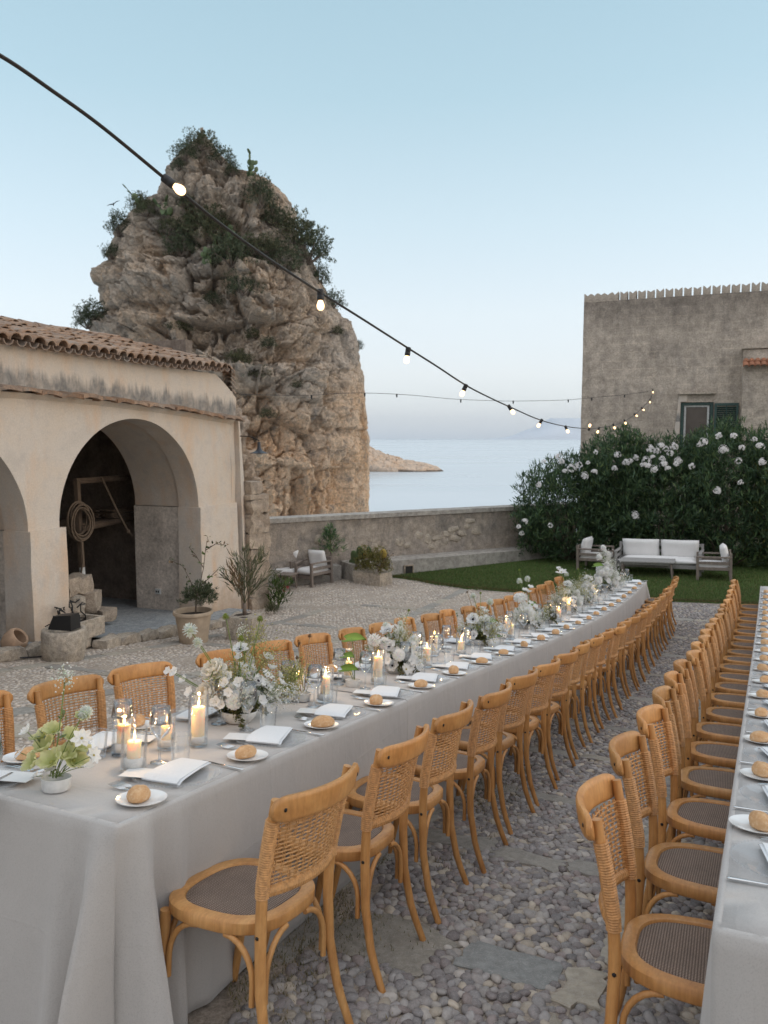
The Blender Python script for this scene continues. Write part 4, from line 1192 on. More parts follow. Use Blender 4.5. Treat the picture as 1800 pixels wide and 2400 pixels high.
for r_, i in enumerate(order):
    V, F, c = slab_mesh(*SLABS[i])
    tri = [q if q[2] != q[3] else (q[0], q[1], q[2]) for q in F]
    if r_ < 260:
        me = bpy.data.meshes.new('slab'); me.from_pydata(V.tolist(), [], tri)
        at = me.color_attributes.new('Col', 'FLOAT_COLOR', 'POINT'); c4 = np.ones((len(V), 4), np.float32); c4[:, :3] = c; at.data.foreach_set('color', c4.ravel())
        me.materials.append(MAT['slab']); me.polygons.foreach_set('use_smooth', [True] * len(me.polygons)); me.set_sharp_from_angle(angle=math.radians(40))
        obj('slab', me, ground)
    else:
        rv.append(V); rff += [tuple(k + base for k in q) for q in tri]; rc.append(c); base += len(V)
if rv:
    V = np.concatenate(rv); c = np.concatenate(rc)
    me = bpy.data.meshes.new('slab'); me.from_pydata(V.tolist(), [], rff)
    at = me.color_attributes.new('Col', 'FLOAT_COLOR', 'POINT'); c4 = np.ones((len(V), 4), np.float32); c4[:, :3] = c; at.data.foreach_set('color', c4.ravel())
    me.materials.append(MAT['slab']); obj('slab', me, ground, kind='stuff')
# pebble shapes
def peb_shapes(n, sub):
    out = []
    for s in range(n):
        bm = bmesh.new(); bmesh.ops.create_icosphere(bm, subdivisions=sub, radius=1); bm.verts.index_update(); bm.faces.index_update()
        V = np.array([v.co for v in bm.verts]); F = np.array([[v.index for v in f.verts] for f in bm.faces]); bm.free()
        V = V * (1 + .22 * pn(V * 1.1 + s * 5.3))[:, None]
        V *= np.array([RNG.uniform(.95, 1.3), RNG.uniform(.72, .95), RNG.uniform(.42, .58)])
        out.append((V, F))
    return out
PAL_A = np.array([(.27, .245, .235), (.23, .20, .195), (.32, .295, .28), (.21, .19, .186), (.38, .345, .315), (.265, .22, .208), (.30, .28, .272), (.43, .37, .30), (.25, .232, .23)])
PAL_B = np.array([(.47, .41, .35), (.51, .45, .39), (.44, .385, .33), (.49, .42, .35), (.46, .415, .37), (.42, .375, .335)])
NEAR = peb_shapes(12, 2); MID = peb_shapes(10, 1)
def visible(t, o, pad=60):
    P = Wn(t, o); th_ = math.atan2(171, 1810)
    z = P[:, 2] - CAMZ; d = P[:, 1] * math.cos(th_) - z * math.sin(th_); u = P[:, 1] * math.sin(th_) + z * math.cos(th_)
    d_ = np.maximum(d, .05); X = 900 + 1810 * P[:, 0] / d_; Yp = 1200 - 1810 * u / d_
    return (d > .5) & (X > -pad * 4) & (X < 1800 + pad * 4) & (Yp < 2400 + pad * 4), d
def scatter(P, size, pal, shapes, sink, name, keep=0, seed=0):
    q = np.random.default_rng(seed)
    vis, d = visible(P[:, 0], P[:, 1])
    P = P[vis & ~in_slab(P)]; d = visible(P[:, 0], P[:, 1])[1]
    o = np.argsort(d); P = P[o]
    n = len(P); sc = size * q.uniform(.72, 1.18, n); ang = q.uniform(0, 2 * PI, n); ci = q.integers(0, len(pal), n); br = q.uniform(.75, 1.25, n); si = q.integers(0, len(shapes), n)
    C = Wn(P[:, 0], P[:, 1], sc * sink + q.uniform(-.004, .004, n))
    tilt = q.uniform(-.2, .2, (n, 2))
    def tv(V, k):
        ca, sa = math.cos(ang[k]), math.sin(ang[k])
        x = V[:, 0] * ca - V[:, 1] * sa; y = V[:, 0] * sa + V[:, 1] * ca
        z = V[:, 2] + x * tilt[k, 0] + y * tilt[k, 1]
        return np.column_stack([x, y, z]) * sc[k]
    if keep:
        cache = {}
        for k in range(min(keep, n)):
            key = (int(si[k]), int(ci[k]))
            if key not in cache:
                V, F = shapes[si[k]]; cache[key] = big_mesh('pebble', V, F, MAT['pebble'], True, np.repeat(pal[ci[k]][None], len(V), 0))
            M = Matrix.Translation(C[k]) @ RZ(ang[k]) @ Matrix.Rotation(tilt[k, 0], 4, 'Y') @ Matrix.Rotation(tilt[k, 1], 4, 'X') @ Matrix.Scale(sc[k], 4)
            obj('pebble', cache[key], ground, M)
    Vs, Fs, Cs, b = [], [], [], 0
    for k in range(keep, n):
        V, F = shapes[si[k]]
        Vs.append(tv(V, k) + C[k]); Fs.append(F + b); b += len(V)
        Cs.append(np.repeat((pal[ci[k]] * br[k])[None], len(V), 0))
    if Vs: obj(name, big_mesh(name, np.concatenate(Vs), np.concatenate(Fs), MAT['pebble'], True, np.concatenate(Cs)), kind='stuff')
    return n
# aisle (mauve river pebbles), then the wide tan court on the left
A_ = hexpts(-1.1, 3.6, -.45, 2.0, .0425)
n1 = scatter(A_[~((A_[:, 1] < -.30) & (A_[:, 0] < 1.0))], .0265, PAL_A, NEAR, .08, 'pebbles', 300, 1)
n2 = scatter(hexpts(3.6, 14.35, -.5, 2.4, .050), .030, PAL_A, MID, .06, 'pebbles', 0, 2)
n3 = scatter(hexpts(-1.5, 6.0, -7.0, -1.35, .060), .031, PAL_B, MID, -.20, 'pebbles', 0, 3)
n4 = scatter(hexpts(6.0, 15.2, -9.5, -1.35, .075), .038, PAL_B, MID, -.22, 'pebbles', 0, 4)
print('pebbles', n1, n2, n3, n4)

# ---------------------------------------------------------------- lawn
LB = [(15.35, -6.75), (14.75, -5.6), (14.42, -4.6), (14.36, -2.6), (14.33, -.3), (14.5, .8), (14.5, 9)]
def lawn_edge(o): return np.interp(o, [q[1] for q in LB], [q[0] for q in LB])
Ol = np.linspace(-7.2, 9, 90); U_ = np.linspace(0, 1, 40)
A = np.zeros((40, 90, 3))
for j, o in enumerate(Ol):
    t0 = float(lawn_edge(o)) + .03 * math.sin(o * 7)
    t = t0 + U_ ** 1.3 * 9.0
    p = Wn(t, np.full(40, o), .03 + .02 * np.clip(U_ * 30, 0, 1)); A[:, j] = p
A[0, :, 2] -= .06
below = A[..., 1] > wall_y(A[..., 0]) + .3
A[..., 2][below] -= 3.0
g = G(); g.grid(A, False); lawn = obj('lawn', g.mesh('lawn', MAT['lawn'], True), kind='structure')
def blades(n, t_fn, hmin, hmax, name, seed, pal, w=.006):
    q = np.random.default_rng(seed)
    t, o = t_fn(n, q); n = len(t)
    B = Wn(t, o, .045); h = q.uniform(hmin, hmax, n); a = q.uniform(0, 2 * PI, n); lean = q.normal(0, .35, (n, 2)) * h[:, None]
    dx = np.column_stack([np.cos(a), np.sin(a), np.zeros(n)]) * w
    V = np.stack([B - dx, B + dx, B + np.column_stack([lean, h])], 1).reshape(-1, 3)
    F = np.arange(3 * n).reshape(-1, 3); c = pal[q.integers(0, len(pal), n)] * q.uniform(.7, 1.25, (n, 1))
    return obj(name, big_mesh(name, V, F, MAT['leaf'], False, np.repeat(c, 3, 0)), kind='stuff')
GP = np.array([(.075, .13, .034), (.095, .155, .04), (.115, .16, .05), (.06, .105, .03), (.17, .16, .07)])
def lawn_pts(n, q):
    o = q.uniform(-7, 6.5, n); t = lawn_edge(o) + q.beta(1, 2.2, n) * 5.5
    p = Wn(t, o); k = p[:, 1] < wall_y(p[:, 0]) - .85
    return t[k], o[k]
blades(150000, lawn_pts, .02, .055, 'grass', 21, GP, .007)
DRY = np.array([(.24, .20, .10), (.30, .24, .13), (.13, .13, .055), (.19, .165, .08)])
def tuft_pts(n, q):
    o = q.normal(-.42, .22, n); t = q.uniform(-.6, 3.4, n); k = (pn(np.column_stack([t * 2.3, o * 2.3, o * 0])) > -.05) & (o < .2) & (o > -.9)
    return t[k], o[k]
tg = blades(14000, tuft_pts, .008, .03, 'dry_grass', 22, DRY, .0022); tg.location.z = -.04
def edge_pts(n, q):
    o = q.uniform(-7, 6, n); t = lawn_edge(o) + q.normal(0, .06, n)
    return t, o
eg = blades(9000, edge_pts, .02, .05, 'grass', 23, np.array([(.16, .115, .05), (.10, .10, .04), (.06, .08, .025)]), .006)

# ================================================================ CHAIRS
def seat_outline(n=40, grow=0.0):
    out = []
    for k in range(n):
        a = 2 * PI * k / n
        c, s = math.cos(a), math.sin(a)
        e = 2 / 3.1
        x = math.copysign(abs(c) ** e, c); y = math.copysign(abs(s) ** e, s)
        yy = .008 + y * (.208 + grow)
        hw = .197 + (.228 - .197) * (yy + .2) / .42 + grow
        hw *= 1 + .03 * (1 - abs(y))
        out.append((x * hw, yy + (.012 * (1 - x * x) if y > 0 else 0)))
    return out
def make_chair():
    root = thing('dining_chair', '', 'chair', Matrix.Identity(4))
    wood, cane = MAT['wood'], MAT['cane']
    n = 44
    sec = [(0, .432), (.0035, .428), (.042, .428), (.046, .434), (.046, .462), (.041, .470), (.008, .471), (.0, .464)]
    g = G(); A = np.zeros((len(sec) + 1, n + 1, 3))
    for i, (ins, z) in enumerate(sec + sec[:1]):
        o = seat_outline(n, -ins)
        for j in range(n + 1): A[i, j] = (*o[j % n], z)
    g.grid(A); obj('seat_frame', g.mesh('seat_frame', wood, True, merge=.0005, auto=50), root)
    g = G(); R = [(-.044, .461), (-.050, .4655), (-.09, .4665), (-.15, .464)]; A = np.zeros((len(R), n + 1, 3))
    for i, (gr, z) in enumerate(R):
        o = seat_outline(n, gr)
        for j in range(n + 1): A[i, j] = (*o[j % n], z)
    g.grid(A); g.add([tuple(A[-1, j]) for j in range(n)] + [(0, .008, .462)], [(j, (j + 1) % n, n) for j in range(n)])
    obj('seat', g.mesh('seat', MAT['seat'], True, merge=.0005), root)
    def post_pt(s, z):
        # rear post: sabre foot, upright at the seat, leaning back to the rail
        ys = np.interp(z, [0, .12, .28, .46, .60, .72, .86], [-.292, -.240, -.206, -.196, -.203, -.222, -.252])
        xs = np.interp(z, [0, .25, .46, .86], [.205, .190, .184, .203])
        return Vector((s * xs, ys, z))
    for s in (-1, 1):
        zs = [0, .03, .08, .14, .20, .28, .36, .43, .50, .57, .64, .70, .76, .82, .868]
        rs = [.0135, .014, .0148, .0155, .016, .017, .0178, .0182, .018, .0175, .017, .0165, .016, .0155, .015]
        g = G(); g.tube([post_pt(s, z) for z in zs], rs, 9); obj('rear_leg', g.mesh('rear_leg', wood, True, auto=60), root)
        g = G(); pts = [(s * .200, .172, .440), (s * .201, .174, .36), (s * .203, .180, .26), (s * .207, .191, .16), (s * .212, .206, .08), (s * .217, .222, .0)]
        g.tube(pts, [.0185, .018, .0168, .0155, .0145, .0135], 9); obj('front_leg', g.mesh('front_leg', wood, True, auto=60), root)
        def brace(p, dirv, off, reach=.135, z0=.235, top=.424, r=.0098):
            d = Vector(dirv); b = Vector(p)
            q = []
            for k in range(10):
                u = k / 9
                if u < .3: v = b + d * (off + .002) + Vector((0, 0, z0 + (top - .125 - z0) * u / .3))
                else:
                    an = (u - .3) / .7 * PI / 2
                    v = b + d * (off + .002 + (reach - off) * (1 - math.cos(an))) + Vector((0, 0, top - .125 + .125 * math.sin(an)))
                q.append(v)
            g = G(); g.tube(q, r, 7); return obj('brace', g.mesh('brace', wood, True, auto=60), root)
        pb = post_pt(s, .34); pb.z = 0
        brace(pb, (-s, .05, 0), .026); brace(pb, (.04 * s, 1, 0), .026)
        pf = Vector((s * .202, .180, 0)); brace(pf, (-s, 0, 0), .026); brace(pf, (-.05 * s, -1, 0), .026)
        # cane wrapped round the post
        g = G(); pts = []; rs = []
        for k in range(66):
            z = .565 + (.806 - .565) * k / 65; pts.append(post_pt(s, z)); rs.append(.0205 if k % 2 else .0226)
        g.tube(pts, rs, 9); obj('cane_wrap', g.mesh('cane_wrap', cane, False), root)
        for (z, dy) in ((.846, -.029), (.447, 0)):
            g = G(); p = post_pt(s, z); 
            if dy: g.ball((s * .203, -.2885, z), .0085, 1, (1, .5, 1))
            else: g.ball((p.x + s * .0175, p.y, z), .0075, 1, (.5, 1, 1))
            obj('bolt', g.mesh('bolt', MAT['iron'], True), root)
    # top rail: a bent board on the back of the posts
    def arc_y(x): return -.058 * (1 - min(1, abs(x) / .225) ** 2.0)
    m = 28; A = np.zeros((m + 1, 14 + 1, 3))
    for i in range(m + 1):
        x = -.243 + .486 * i / m
        e = max(0, (abs(x) - .190) / .053); hs = math.sqrt(max(.10, 1 - e * e)) if e > 0 else 1
        zc = .8445; hh = .041 * hs; tk = .0135 * (1 - .35 * e * e)
        yc = -.266 + arc_y(x)
        for j in range(15):
            a = 2 * PI * j / 14; c, s2 = math.cos(a), math.sin(a)
            yy = math.copysign(abs(c) ** .55, c) * tk; zz_ = math.copysign(abs(s2) ** .55, s2) * hh
            A[i, j] = (x, yc + yy - zz_ * .16, zc + zz_)
    g = G(); g.grid(A)
    for i in (0, m): g.add([tuple(A[i, j]) for j in range(14)], [tuple(range(14))])
    obj('top_rail', g.mesh('top_rail', wood, True, merge=.0004, auto=50), root)
    # woven cane back
    def S(u, z):
        pl, pr = post_pt(-1, z), post_pt(1, z)
        x = pl.x + (pr.x - pl.x) * u; k = 1 - (2 * u - 1) ** 2
        return Vector((x, pl.y - .048 * k - .004, z))
    g = G(); q = random.Random(3)
    nv = 13; rows = 17
    for k in range(rows):
        z = .592 + (.800 - .592) * k / (rows - 1)
        for dz in (0,):
            pts = []
            for j in range(2 * nv + 1):
                u = .035 + .93 * j / (2 * nv); p = S(u, z + dz + q.uniform(-.0008, .0008)); p.y += .0016 * (1 if (j + k) % 2 else -1); pts.append(p)
            g.tube(pts, .0030, 5, cap=False)
    for j in range(nv):
        u = .06 + .88 * j / (nv - 1)
        for du in (-.0095, .0095):
            pts = []
            for k in range(2 * rows):
                z = .58 + (.812 - .58) * k / (2 * rows - 1); p = S(u + du, z); p.y += .0014 * (1 if (k // 2 + j) % 2 else -1); pts.append(p)
            g.tube(pts, .0019, 4, cap=False)
    obj('cane_weave', g.mesh('cane_weave', cane, True), root, kind='stuff')
    g = G(); pts = []; rs = []
    for k in range(70):
        u = .03 + .94 * k / 69; pts.append(S(u, .580)); rs.append(.0125 if k % 2 else .0142)
    g.tube(pts, rs, 8, flat=1.35); obj('bottom_rail', g.mesh('bottom_rail', cane, False), root)
    return root
chair0 = make_chair()
used = [False]
def place_chair(t, o, fwd, label, group, rot=0.0, hh=0.0):
    M = frame(t, o, fwd, hh, rot)
    if not used[0]:
        used[0] = True; chair0.matrix_basis = M; chair0['label'] = label; chair0['group'] = group; r = chair0
    else: r = dup(chair0, M, label, group)
    v = random.uniform(.80, 1.10); w_ = random.uniform(.95, 1.03)
    for ch in r.children: ch.color = (v, v * w_, v * w_ * w_, 1)
    return r
q = random.Random(41)
NA, NB, NC = 22, 20, 21
for i in range(NA):
    w = 'nearest the camera' if i == 0 else ('farthest from the camera' if i == NA - 1 else ORD[i] + ' from the near end')
    place_chair(-.21 + .5825 * i + q.uniform(-.025, .025), -.222 + q.uniform(-.02, .02), 'L', f'cane-back wooden chair on the aisle side of the left table, {w}', 'chairs along the aisle side of the left table', q.uniform(-.08, .08), .006)
for i in range(NB):
    w = 'nearest the camera' if i == 0 else ('farthest from the camera' if i == NB - 1 else ORD[i] + ' from the near end')
    t = .335 - .23 + .622 * i
    place_chair(t + q.uniform(-.025, .025), .868 + .0135 * max(0, t - 1) + .245 + q.uniform(-.02, .02), 'R', f'cane-back wooden chair along the right-hand table, {w}', 'chairs along the right-hand table', q.uniform(-.08, .08), .010)
for i in range(NC):
    w = 'nearest the camera' if i == 0 else ('farthest from the camera' if i == NC - 1 else ORD[i] + ' from the near end')
    t = ([-.40, .165, .664, 1.191, 1.87, 2.467][i] if i < 6 else 3.06 + .600 * (i - 6)) - .225
    place_chair(t + q.uniform(-.03, .03), -1.80 + .23 + q.uniform(-.03, .03), 'R', f'cane-back wooden chair on the arcade side of the left table, {w}', 'chairs along the arcade side of the left table', q.uniform(-.07, .07), .010)

# ================================================================ TABLES AND CLOTHS
TOPZ = .762
def table(name, label, t0, t1, o0, o1):
    root = thing(name, label, 'table', frame((t0 + t1) / 2, (o0 + o1) / 2, 'F'))
    inv = root.matrix_basis.inverted()
    g = G(); n = 30; A = np.zeros((n, 2, 3)); Bt = A.copy()
    for i in range(n):
        t = t0 + (t1 - t0) * i / (n - 1)
        for j, o in enumerate((o0, o1)):
            nn, _, _ = normal(t); A[i, j] = inv @ (W(t, o) + nn * (TOPZ - .012)); Bt[i, j] = inv @ (W(t, o) + nn * (TOPZ - .04))
    g.grid(A); g.grid(Bt, True)
    for j in (0, 1): g.add([tuple(A[i, j]) for i in range(n)] + [tuple(Bt[i, j]) for i in range(n)], [(i, i + 1, n + i + 1, n + i) for i in range(n - 1)])
    obj('tabletop', g.mesh('tabletop', MAT['limestone']), root)
    k = 0; t = t0 + .3
    while t < t1:
        for o in (o0 + .12, o1 - .12):
            nn, _, _ = normal(t); g = G(); g.tube([inv @ W(t, o), inv @ (W(t, o) + nn * (TOPZ - .04))], .02, 6); obj('leg', g.mesh('leg', MAT['iron']), root)
        t += 2.2
    return root
TO0, TO1, TT0, TT1 = -1.31, -.455, -.585, 12.22
table('banquet_table', 'long narrow banquet table under the grey cloths, left of the aisle', TT0 + .05, TT1 - .03, TO0 + .02, TO1 - .02)
def R2(t): return 1.212 + .0145 * max(-.4, t)
table('banquet_table', 'long banquet table under grey cloth at the right edge of the photo', -.33, 12.3, 1.42, 2.02)
def cloth(t0, t1, o0, o1, near, far, label, seed, lift=0.0, right_fn=None, pleat=1.0, left_fn=None):
    """a cloth draped over the table; near/far tell whether it hangs over that end; the corners fall in pleats"""
    g = G(); q = np.random.default_rng(seed)
    rr = .018; left = left_fn or (lambda t: o0); right = right_fn or (lambda t: o1)
    step = .022
    # path round the table edge: left side (far->near), near end, right side (near->far), far end
    path = []   # (t, o, nt, no, kind distance to the nearest hanging corner)
    nL = max(8, int((t1 - t0) / (step if t1 - t0 < 3 else .05)))
    NE = 40
    for k in range(nL): t = t1 - (t1 - t0) * k / nL; path.append((t, left(t), 0, -1, t - t0, t1 - t))
    if near:
        for k in range(7): a = PI / 2 * k / 6; path.append((t0 + rr - rr * math.sin(a), left(t0) + rr - rr * math.cos(a), -math.sin(a), -math.cos(a), 0, 9))
        for k in range(1, NE): u = k / NE; oo_ = left(t0) + rr + (right(t0) - left(t0) - 2 * rr) * u; path.append((t0, oo_, -1, 0, min(oo_ - left(t0), right(t0) - oo_), 9))
        for k in range(7): a = PI / 2 * k / 6; path.append((t0 + rr - rr * math.cos(a), right(t0) - rr + rr * math.sin(a), -math.cos(a), math.sin(a), 0, 9))
    gap = len(path)
    for k in range(1 if near else 0, nL + 1): t = t0 + (t1 - t0) * k / nL; path.append((t, right(t), 0, 1, t - t0, t1 - t))
    if far:
        for k in range(7): a = PI / 2 * k / 6; path.append((t1 - rr + rr * math.sin(a), right(t1) - rr + rr * math.cos(a), math.sin(a), math.cos(a), 9, 0))
        for k in range(1, 20): u = k / 20; path.append((t1, right(t1) + (left(t1) - right(t1)) * u, 1, 0, 9, 9))
        path.append(path[0])
    lev = [(-.020, 0.0, 0), (-.008, -.002, 0), (0.0, -.010, 0)] + [(0.0, -.010 - (TOPZ - .02) * (k / 20) , k / 20) for k in range(1, 21)]
    A = np.zeros((len(lev), len(path), 3))
    arcs = np.concatenate([[0], np.cumsum([math.hypot(path[k + 1][0] - path[k][0], path[k + 1][1] - path[k][1]) for k in range(len(path) - 1)])])
    # signed arc distance to each hanging corner
    corners = []
    if near:
        cl = nL + 3; cr = nL + 7 + NE - 1 + 3
        corners = [(arcs[min(cl, len(arcs) - 1)], -1), (arcs[min(cr, len(arcs) - 1)], 1)]
    if far: corners.append((arcs[gap + nL + 3], -1)) 
    for j, (t, o, nt, no, dn, df) in enumerate(path):
        s_ = arcs[j]; wv = fbm(np.array([[s_ * 2.1, seed * 3.1, 0.0], [s_ * 6.0, seed * 1.7, 4.0]]), 2)
        for i, (ins, dz, s) in enumerate(lev):
            off = ins + s * (.014 + .018 * wv[0]) + .006 * s * wv[1]
            if right_fn is None or True: off += .012 * s * max(0, math.sin(s_ * 5.3 + seed)) ** 2
            for (ca, sg) in corners:
                p = (s_ - ca) * sg            # + on the long side, - on the end
                env = math.exp(-(p / (.24 if p > 0 else .17)) ** 2)
                ple = .5 + .5 * math.cos(2 * PI * (p - .10) / .17)
                off += env * pleat * (s ** .9) * (-.085 + .285 * ple ** 1.3)
            n_, h_, v_ = normal(t)
            pz = W(t, o) + n_ * (TOPZ + lift + dz)
            if i >= 2: pz = W(t, o) + Vector((0, 0, 0)) + n_ * max(.012, TOPZ + lift + dz)
            A[i, j] = pz + h_ * (nt * off) + v_ * (no * off)
            if s > 0: A[i, j] += np.array([.004, .004, 0]) * fbm(np.array([[s_ * 5, s * 3, seed]]), 2)[0] * s
    g.grid(A, True)
    nt_ = max(6, int((t1 - t0) / .09)); no_ = 10; B = np.zeros((nt_ + 1, no_ + 1, 3))
    ta, tb = (t0 + .020 if near else t0), (t1 - .020 if far else t1)
    for i in range(nt_ + 1):
        t = ta + (tb - ta) * i / nt_; n_, _, _ = normal(t)
        for j in range(no_ + 1):
            o = left(t) + .020 + (right(t) - left(t) - .040) * j / no_
            e = math.sin(PI * j / no_)
            B[i, j] = W(t, o) + n_ * (TOPZ + lift + .0018 * e * fbm(np.array([[t * 3, o * 5, seed]]), 2)[0])
    g.grid(B)
    o_ = obj('tablecloth', g.mesh('tablecloth', MAT['linen'], True, merge=.004, auto=75))
    sol = o_.modifiers.new('thickness', 'SOLIDIFY'); sol.thickness = .0012; sol.offset = -1
    return tag(o_, label, 'tablecloth', 'grey linen tablecloths')
SEAM = [TT0, 1.56, 2.98, 4.76, 6.98, 9.6, TT1]
CL = ['pleated grey linen tablecloth hanging over the near end of the left table', 'grey linen tablecloth, second from the near end of the left table', 'grey linen tablecloth, third from the near end of the left table',
      'grey linen tablecloth, fourth from the near end of the left table', 'grey linen tablecloth, fifth from the near end of the left table', 'grey linen tablecloth over the far end of the left table by the lawn']
for k in range(6):
    cloth(SEAM[k], SEAM[k + 1] + (.035 if k < 5 else 0), TO0, TO1, k == 0, k == 5, CL[k], k + 1, .0035 * (k % 2))
for k, (a, b) in enumerate(((-.37, 3.3), (3.3, 6.4), (6.4, 9.4), (9.4, 12.35))):
    c = cloth(a, b + (.035 if k < 3 else 0), 1.2, 2.12, k == 0, k == 3,  ['grey linen tablecloth hanging over the near end of the right-hand table', 'grey linen tablecloth, second from the near end of the right-hand table', 'grey linen tablecloth, third from the near end of the right-hand table', 'grey linen tablecloth over the far end of the right-hand table'][k], 20 + k, .0035 * (k % 2), left_fn=lambda t: R2(t) - .012, right_fn=lambda t: R2(t) + .90, pleat=.25)
# ================================================================ VEGETATION HELPERS
def leaf_cloud(tips, dirs, per, L, Wd, pal, seed, spread=.7, droop=0.0, fold=True):
    """per leaves round every twig tip; each leaf is a folded lance-shaped blade of two faces"""
    q = np.random.default_rng(seed)
    n = len(tips) * per
    B = np.repeat(tips, per, 0); D = np.repeat(dirs, per, 0) + q.normal(0, spread, (n, 3))
    D /= np.linalg.norm(D, axis=1, keepdims=True)
    D[:, 2] -= droop; D /= np.linalg.norm(D, axis=1, keepdims=True)
    up = q.normal(0, .5, (n, 3)) + np.array([0, 0, 1.0]); S = np.cross(D, up); S /= np.linalg.norm(S, axis=1, keepdims=True) + 1e-9
    N = np.cross(S, D)
    l = L * q.uniform(.6, 1.15, n)[:, None]; w = Wd * q.uniform(.7, 1.15, n)[:, None]
    B = B + q.normal(0, L * .22, (n, 3))
    V = np.stack([B, B + D * l * .45 + S * w * .5 + N * w * .15, B + D * l, B + D * l * .45 - S * w * .5 + N * w * .15], 1).reshape(-1, 3)
    F = np.arange(4 * n).reshape(-1, 4)
    c = pal[q.integers(0, len(pal), n)] * q.uniform(.65, 1.3, (n, 1))
    return V, F, np.repeat(c, 4, 0)
def shell_pts(n, r, seed, inner=.45, lump=.22, zmin=-.75):
    q = np.random.default_rng(seed)
    d = q.normal(size=(n * 3, 3)); d /= np.linalg.norm(d, axis=1, keepdims=True); d = d[d[:, 2] > zmin][:n]
    rad = (inner + (1 - inner) * q.uniform(0, 1, len(d)) ** .45) * (1 + lump * 1.6 * pn(d * 1.7 + seed * 3.3) + lump * pn(d * 4.1 + seed))
    return d * rad[:, None] * np.array(r), d
OLE = np.array([(.052, .095, .046), (.068, .122, .054), (.084, .14, .057), (.043, .082, .043), (.115, .165, .065), (.064, .113, .066)])
OLIVE = np.array([(.11, .12, .065), (.135, .14, .08), (.085, .10, .055), (.17, .16, .09), (.10, .115, .07)])
DARKG = np.array([(.08, .10, .058), (.105, .125, .075), (.065, .09, .055), (.13, .14, .08)])
BRT = np.array([(.08, .14, .03), (.10, .16, .04), (.06, .11, .025), (.13, .17, .05)])
DRYB = np.array([(.20, .13, .07), (.15, .10, .06), (.25, .18, .10)])
MAT['bark'] = plain('grey_bark', (.16, .125, .10), .9, .3, 30, .4)
MAT['stemgreen'] = plain('green_stem', (.14, .20, .05), .6, .2, 20, .05)
MAT['stemdry'] = plain('dry_stem', (.30, .21, .12), .8, .2, 20, .05)
def stems(g, base, tips, r0, r1, k=5, sag=.0, seed=0):
    q = random.Random(seed)
    for tp in tips:
        b = Vector(base) + Vector((q.uniform(-1, 1), q.uniform(-1, 1), 0)) * r0 * 2; e = Vector(tp)
        m = (b + e) / 2 + Vector((q.uniform(-.1, .1), q.uniform(-.1, .1), q.uniform(-.02, .12))) * (e - b).length
        pts = [b * (1 - u) ** 2 + m * 2 * u * (1 - u) + e * u * u for u in [i / k for i in range(k + 1)]]
        g.tube(pts, [r0 + (r1 - r0) * i / k for i in range(k + 1)], 5)
# ---------------------------------------------------------------- oleander hedge, four bushes
def blossom(n, r, seed):
    """a head of small five-petalled white flowers"""
    q = random.Random(seed); V = []; F = []; C = []
    for i in range(n):
        d = Vector((q.gauss(0, 1), q.gauss(0, 1), q.gauss(.4, 1))).normalized(); c = d * r * q.uniform(.5, 1.0)
        s = d.orthogonal().normalized(); b = d.cross(s); a0 = q.uniform(0, 6)
        for k in range(5):
            a = a0 + 2 * PI * k / 5; e = s * math.cos(a) + b * math.sin(a); f = d.cross(e)
            R = r * .42; o = len(V)
            V += [c, c + e * R * .7 + f * R * .35 + d * R * .2, c + e * R + d * R * .12, c + e * R * .7 - f * R * .35 + d * R * .2]; F.append((o, o + 1, o + 2, o + 3))
            t = q.uniform(.78, .88); C += [(t, t * .97, t * .97)] * 4
    return np.array([tuple(v) for v in V]), np.array(F), np.array(C)
bl_me = [big_mesh('flower_cluster', *blossom(16, .17, s)[:2], MAT['petal'], False, blossom(16, .17, s)[2]) for s in range(4)]
HEDGE = [((1335, 20.9), (1.55, 1.2, 2.6), 1, 'leftmost oleander bush, lower and sloping down to the yard wall'),
         ((1440, 20.7), (1.25, 1.3, 3.25), 2, 'tall white-flowered oleander bush behind the left garden armchair'),
         ((1560, 20.0), (1.45, 1.3, 3.0), 3, 'white-flowered oleander bush behind the garden sofa, under the shuttered window'),
         ((1705, 19.3), (1.5, 1.3, 3.35), 4, 'dense oleander bush behind the right garden armchair, hiding the window sill'),
         ((1850, 18.6), (1.4, 1.3, 3.05), 5, 'oleander bush at the right edge of the photo, with yellowing leaves')]
CLUST = [(1315, 1082), (1325, 1105), (1340, 1098), (1356, 1090), (1378, 1085), (1393, 1106), (1370, 1115), (1262, 1136), (1448, 1066), (1505, 1090), (1490, 1073), (1525, 1052), (1540, 1058), (1548, 1045), (1560, 1052), (1572, 1062), (1552, 1076), (1565, 1098), (1534, 1100), (1592, 1080), (1648, 1036), (1720, 1022), (1685, 1022), (1640, 1042), (1768, 1030), (1782, 1046), (1290, 1232), (1222, 1250), (1216, 1235), (1230, 1222), (1488, 1208), (1680, 1150), (1310, 1070), (1274, 1082), (1396, 1060), (1580, 1046)]
hedge_objs = []
for k in range(16):
    x_ = random.uniform(1225, 1800); top_ = np.interp(x_, [1225, 1260, 1330, 1400, 1500, 1600, 1700, 1800], [1150, 1112, 1082, 1050, 1066, 1048, 1030, 1052]); CLUST.append((x_, top_ + 10 + abs(random.gauss(0, 30))))
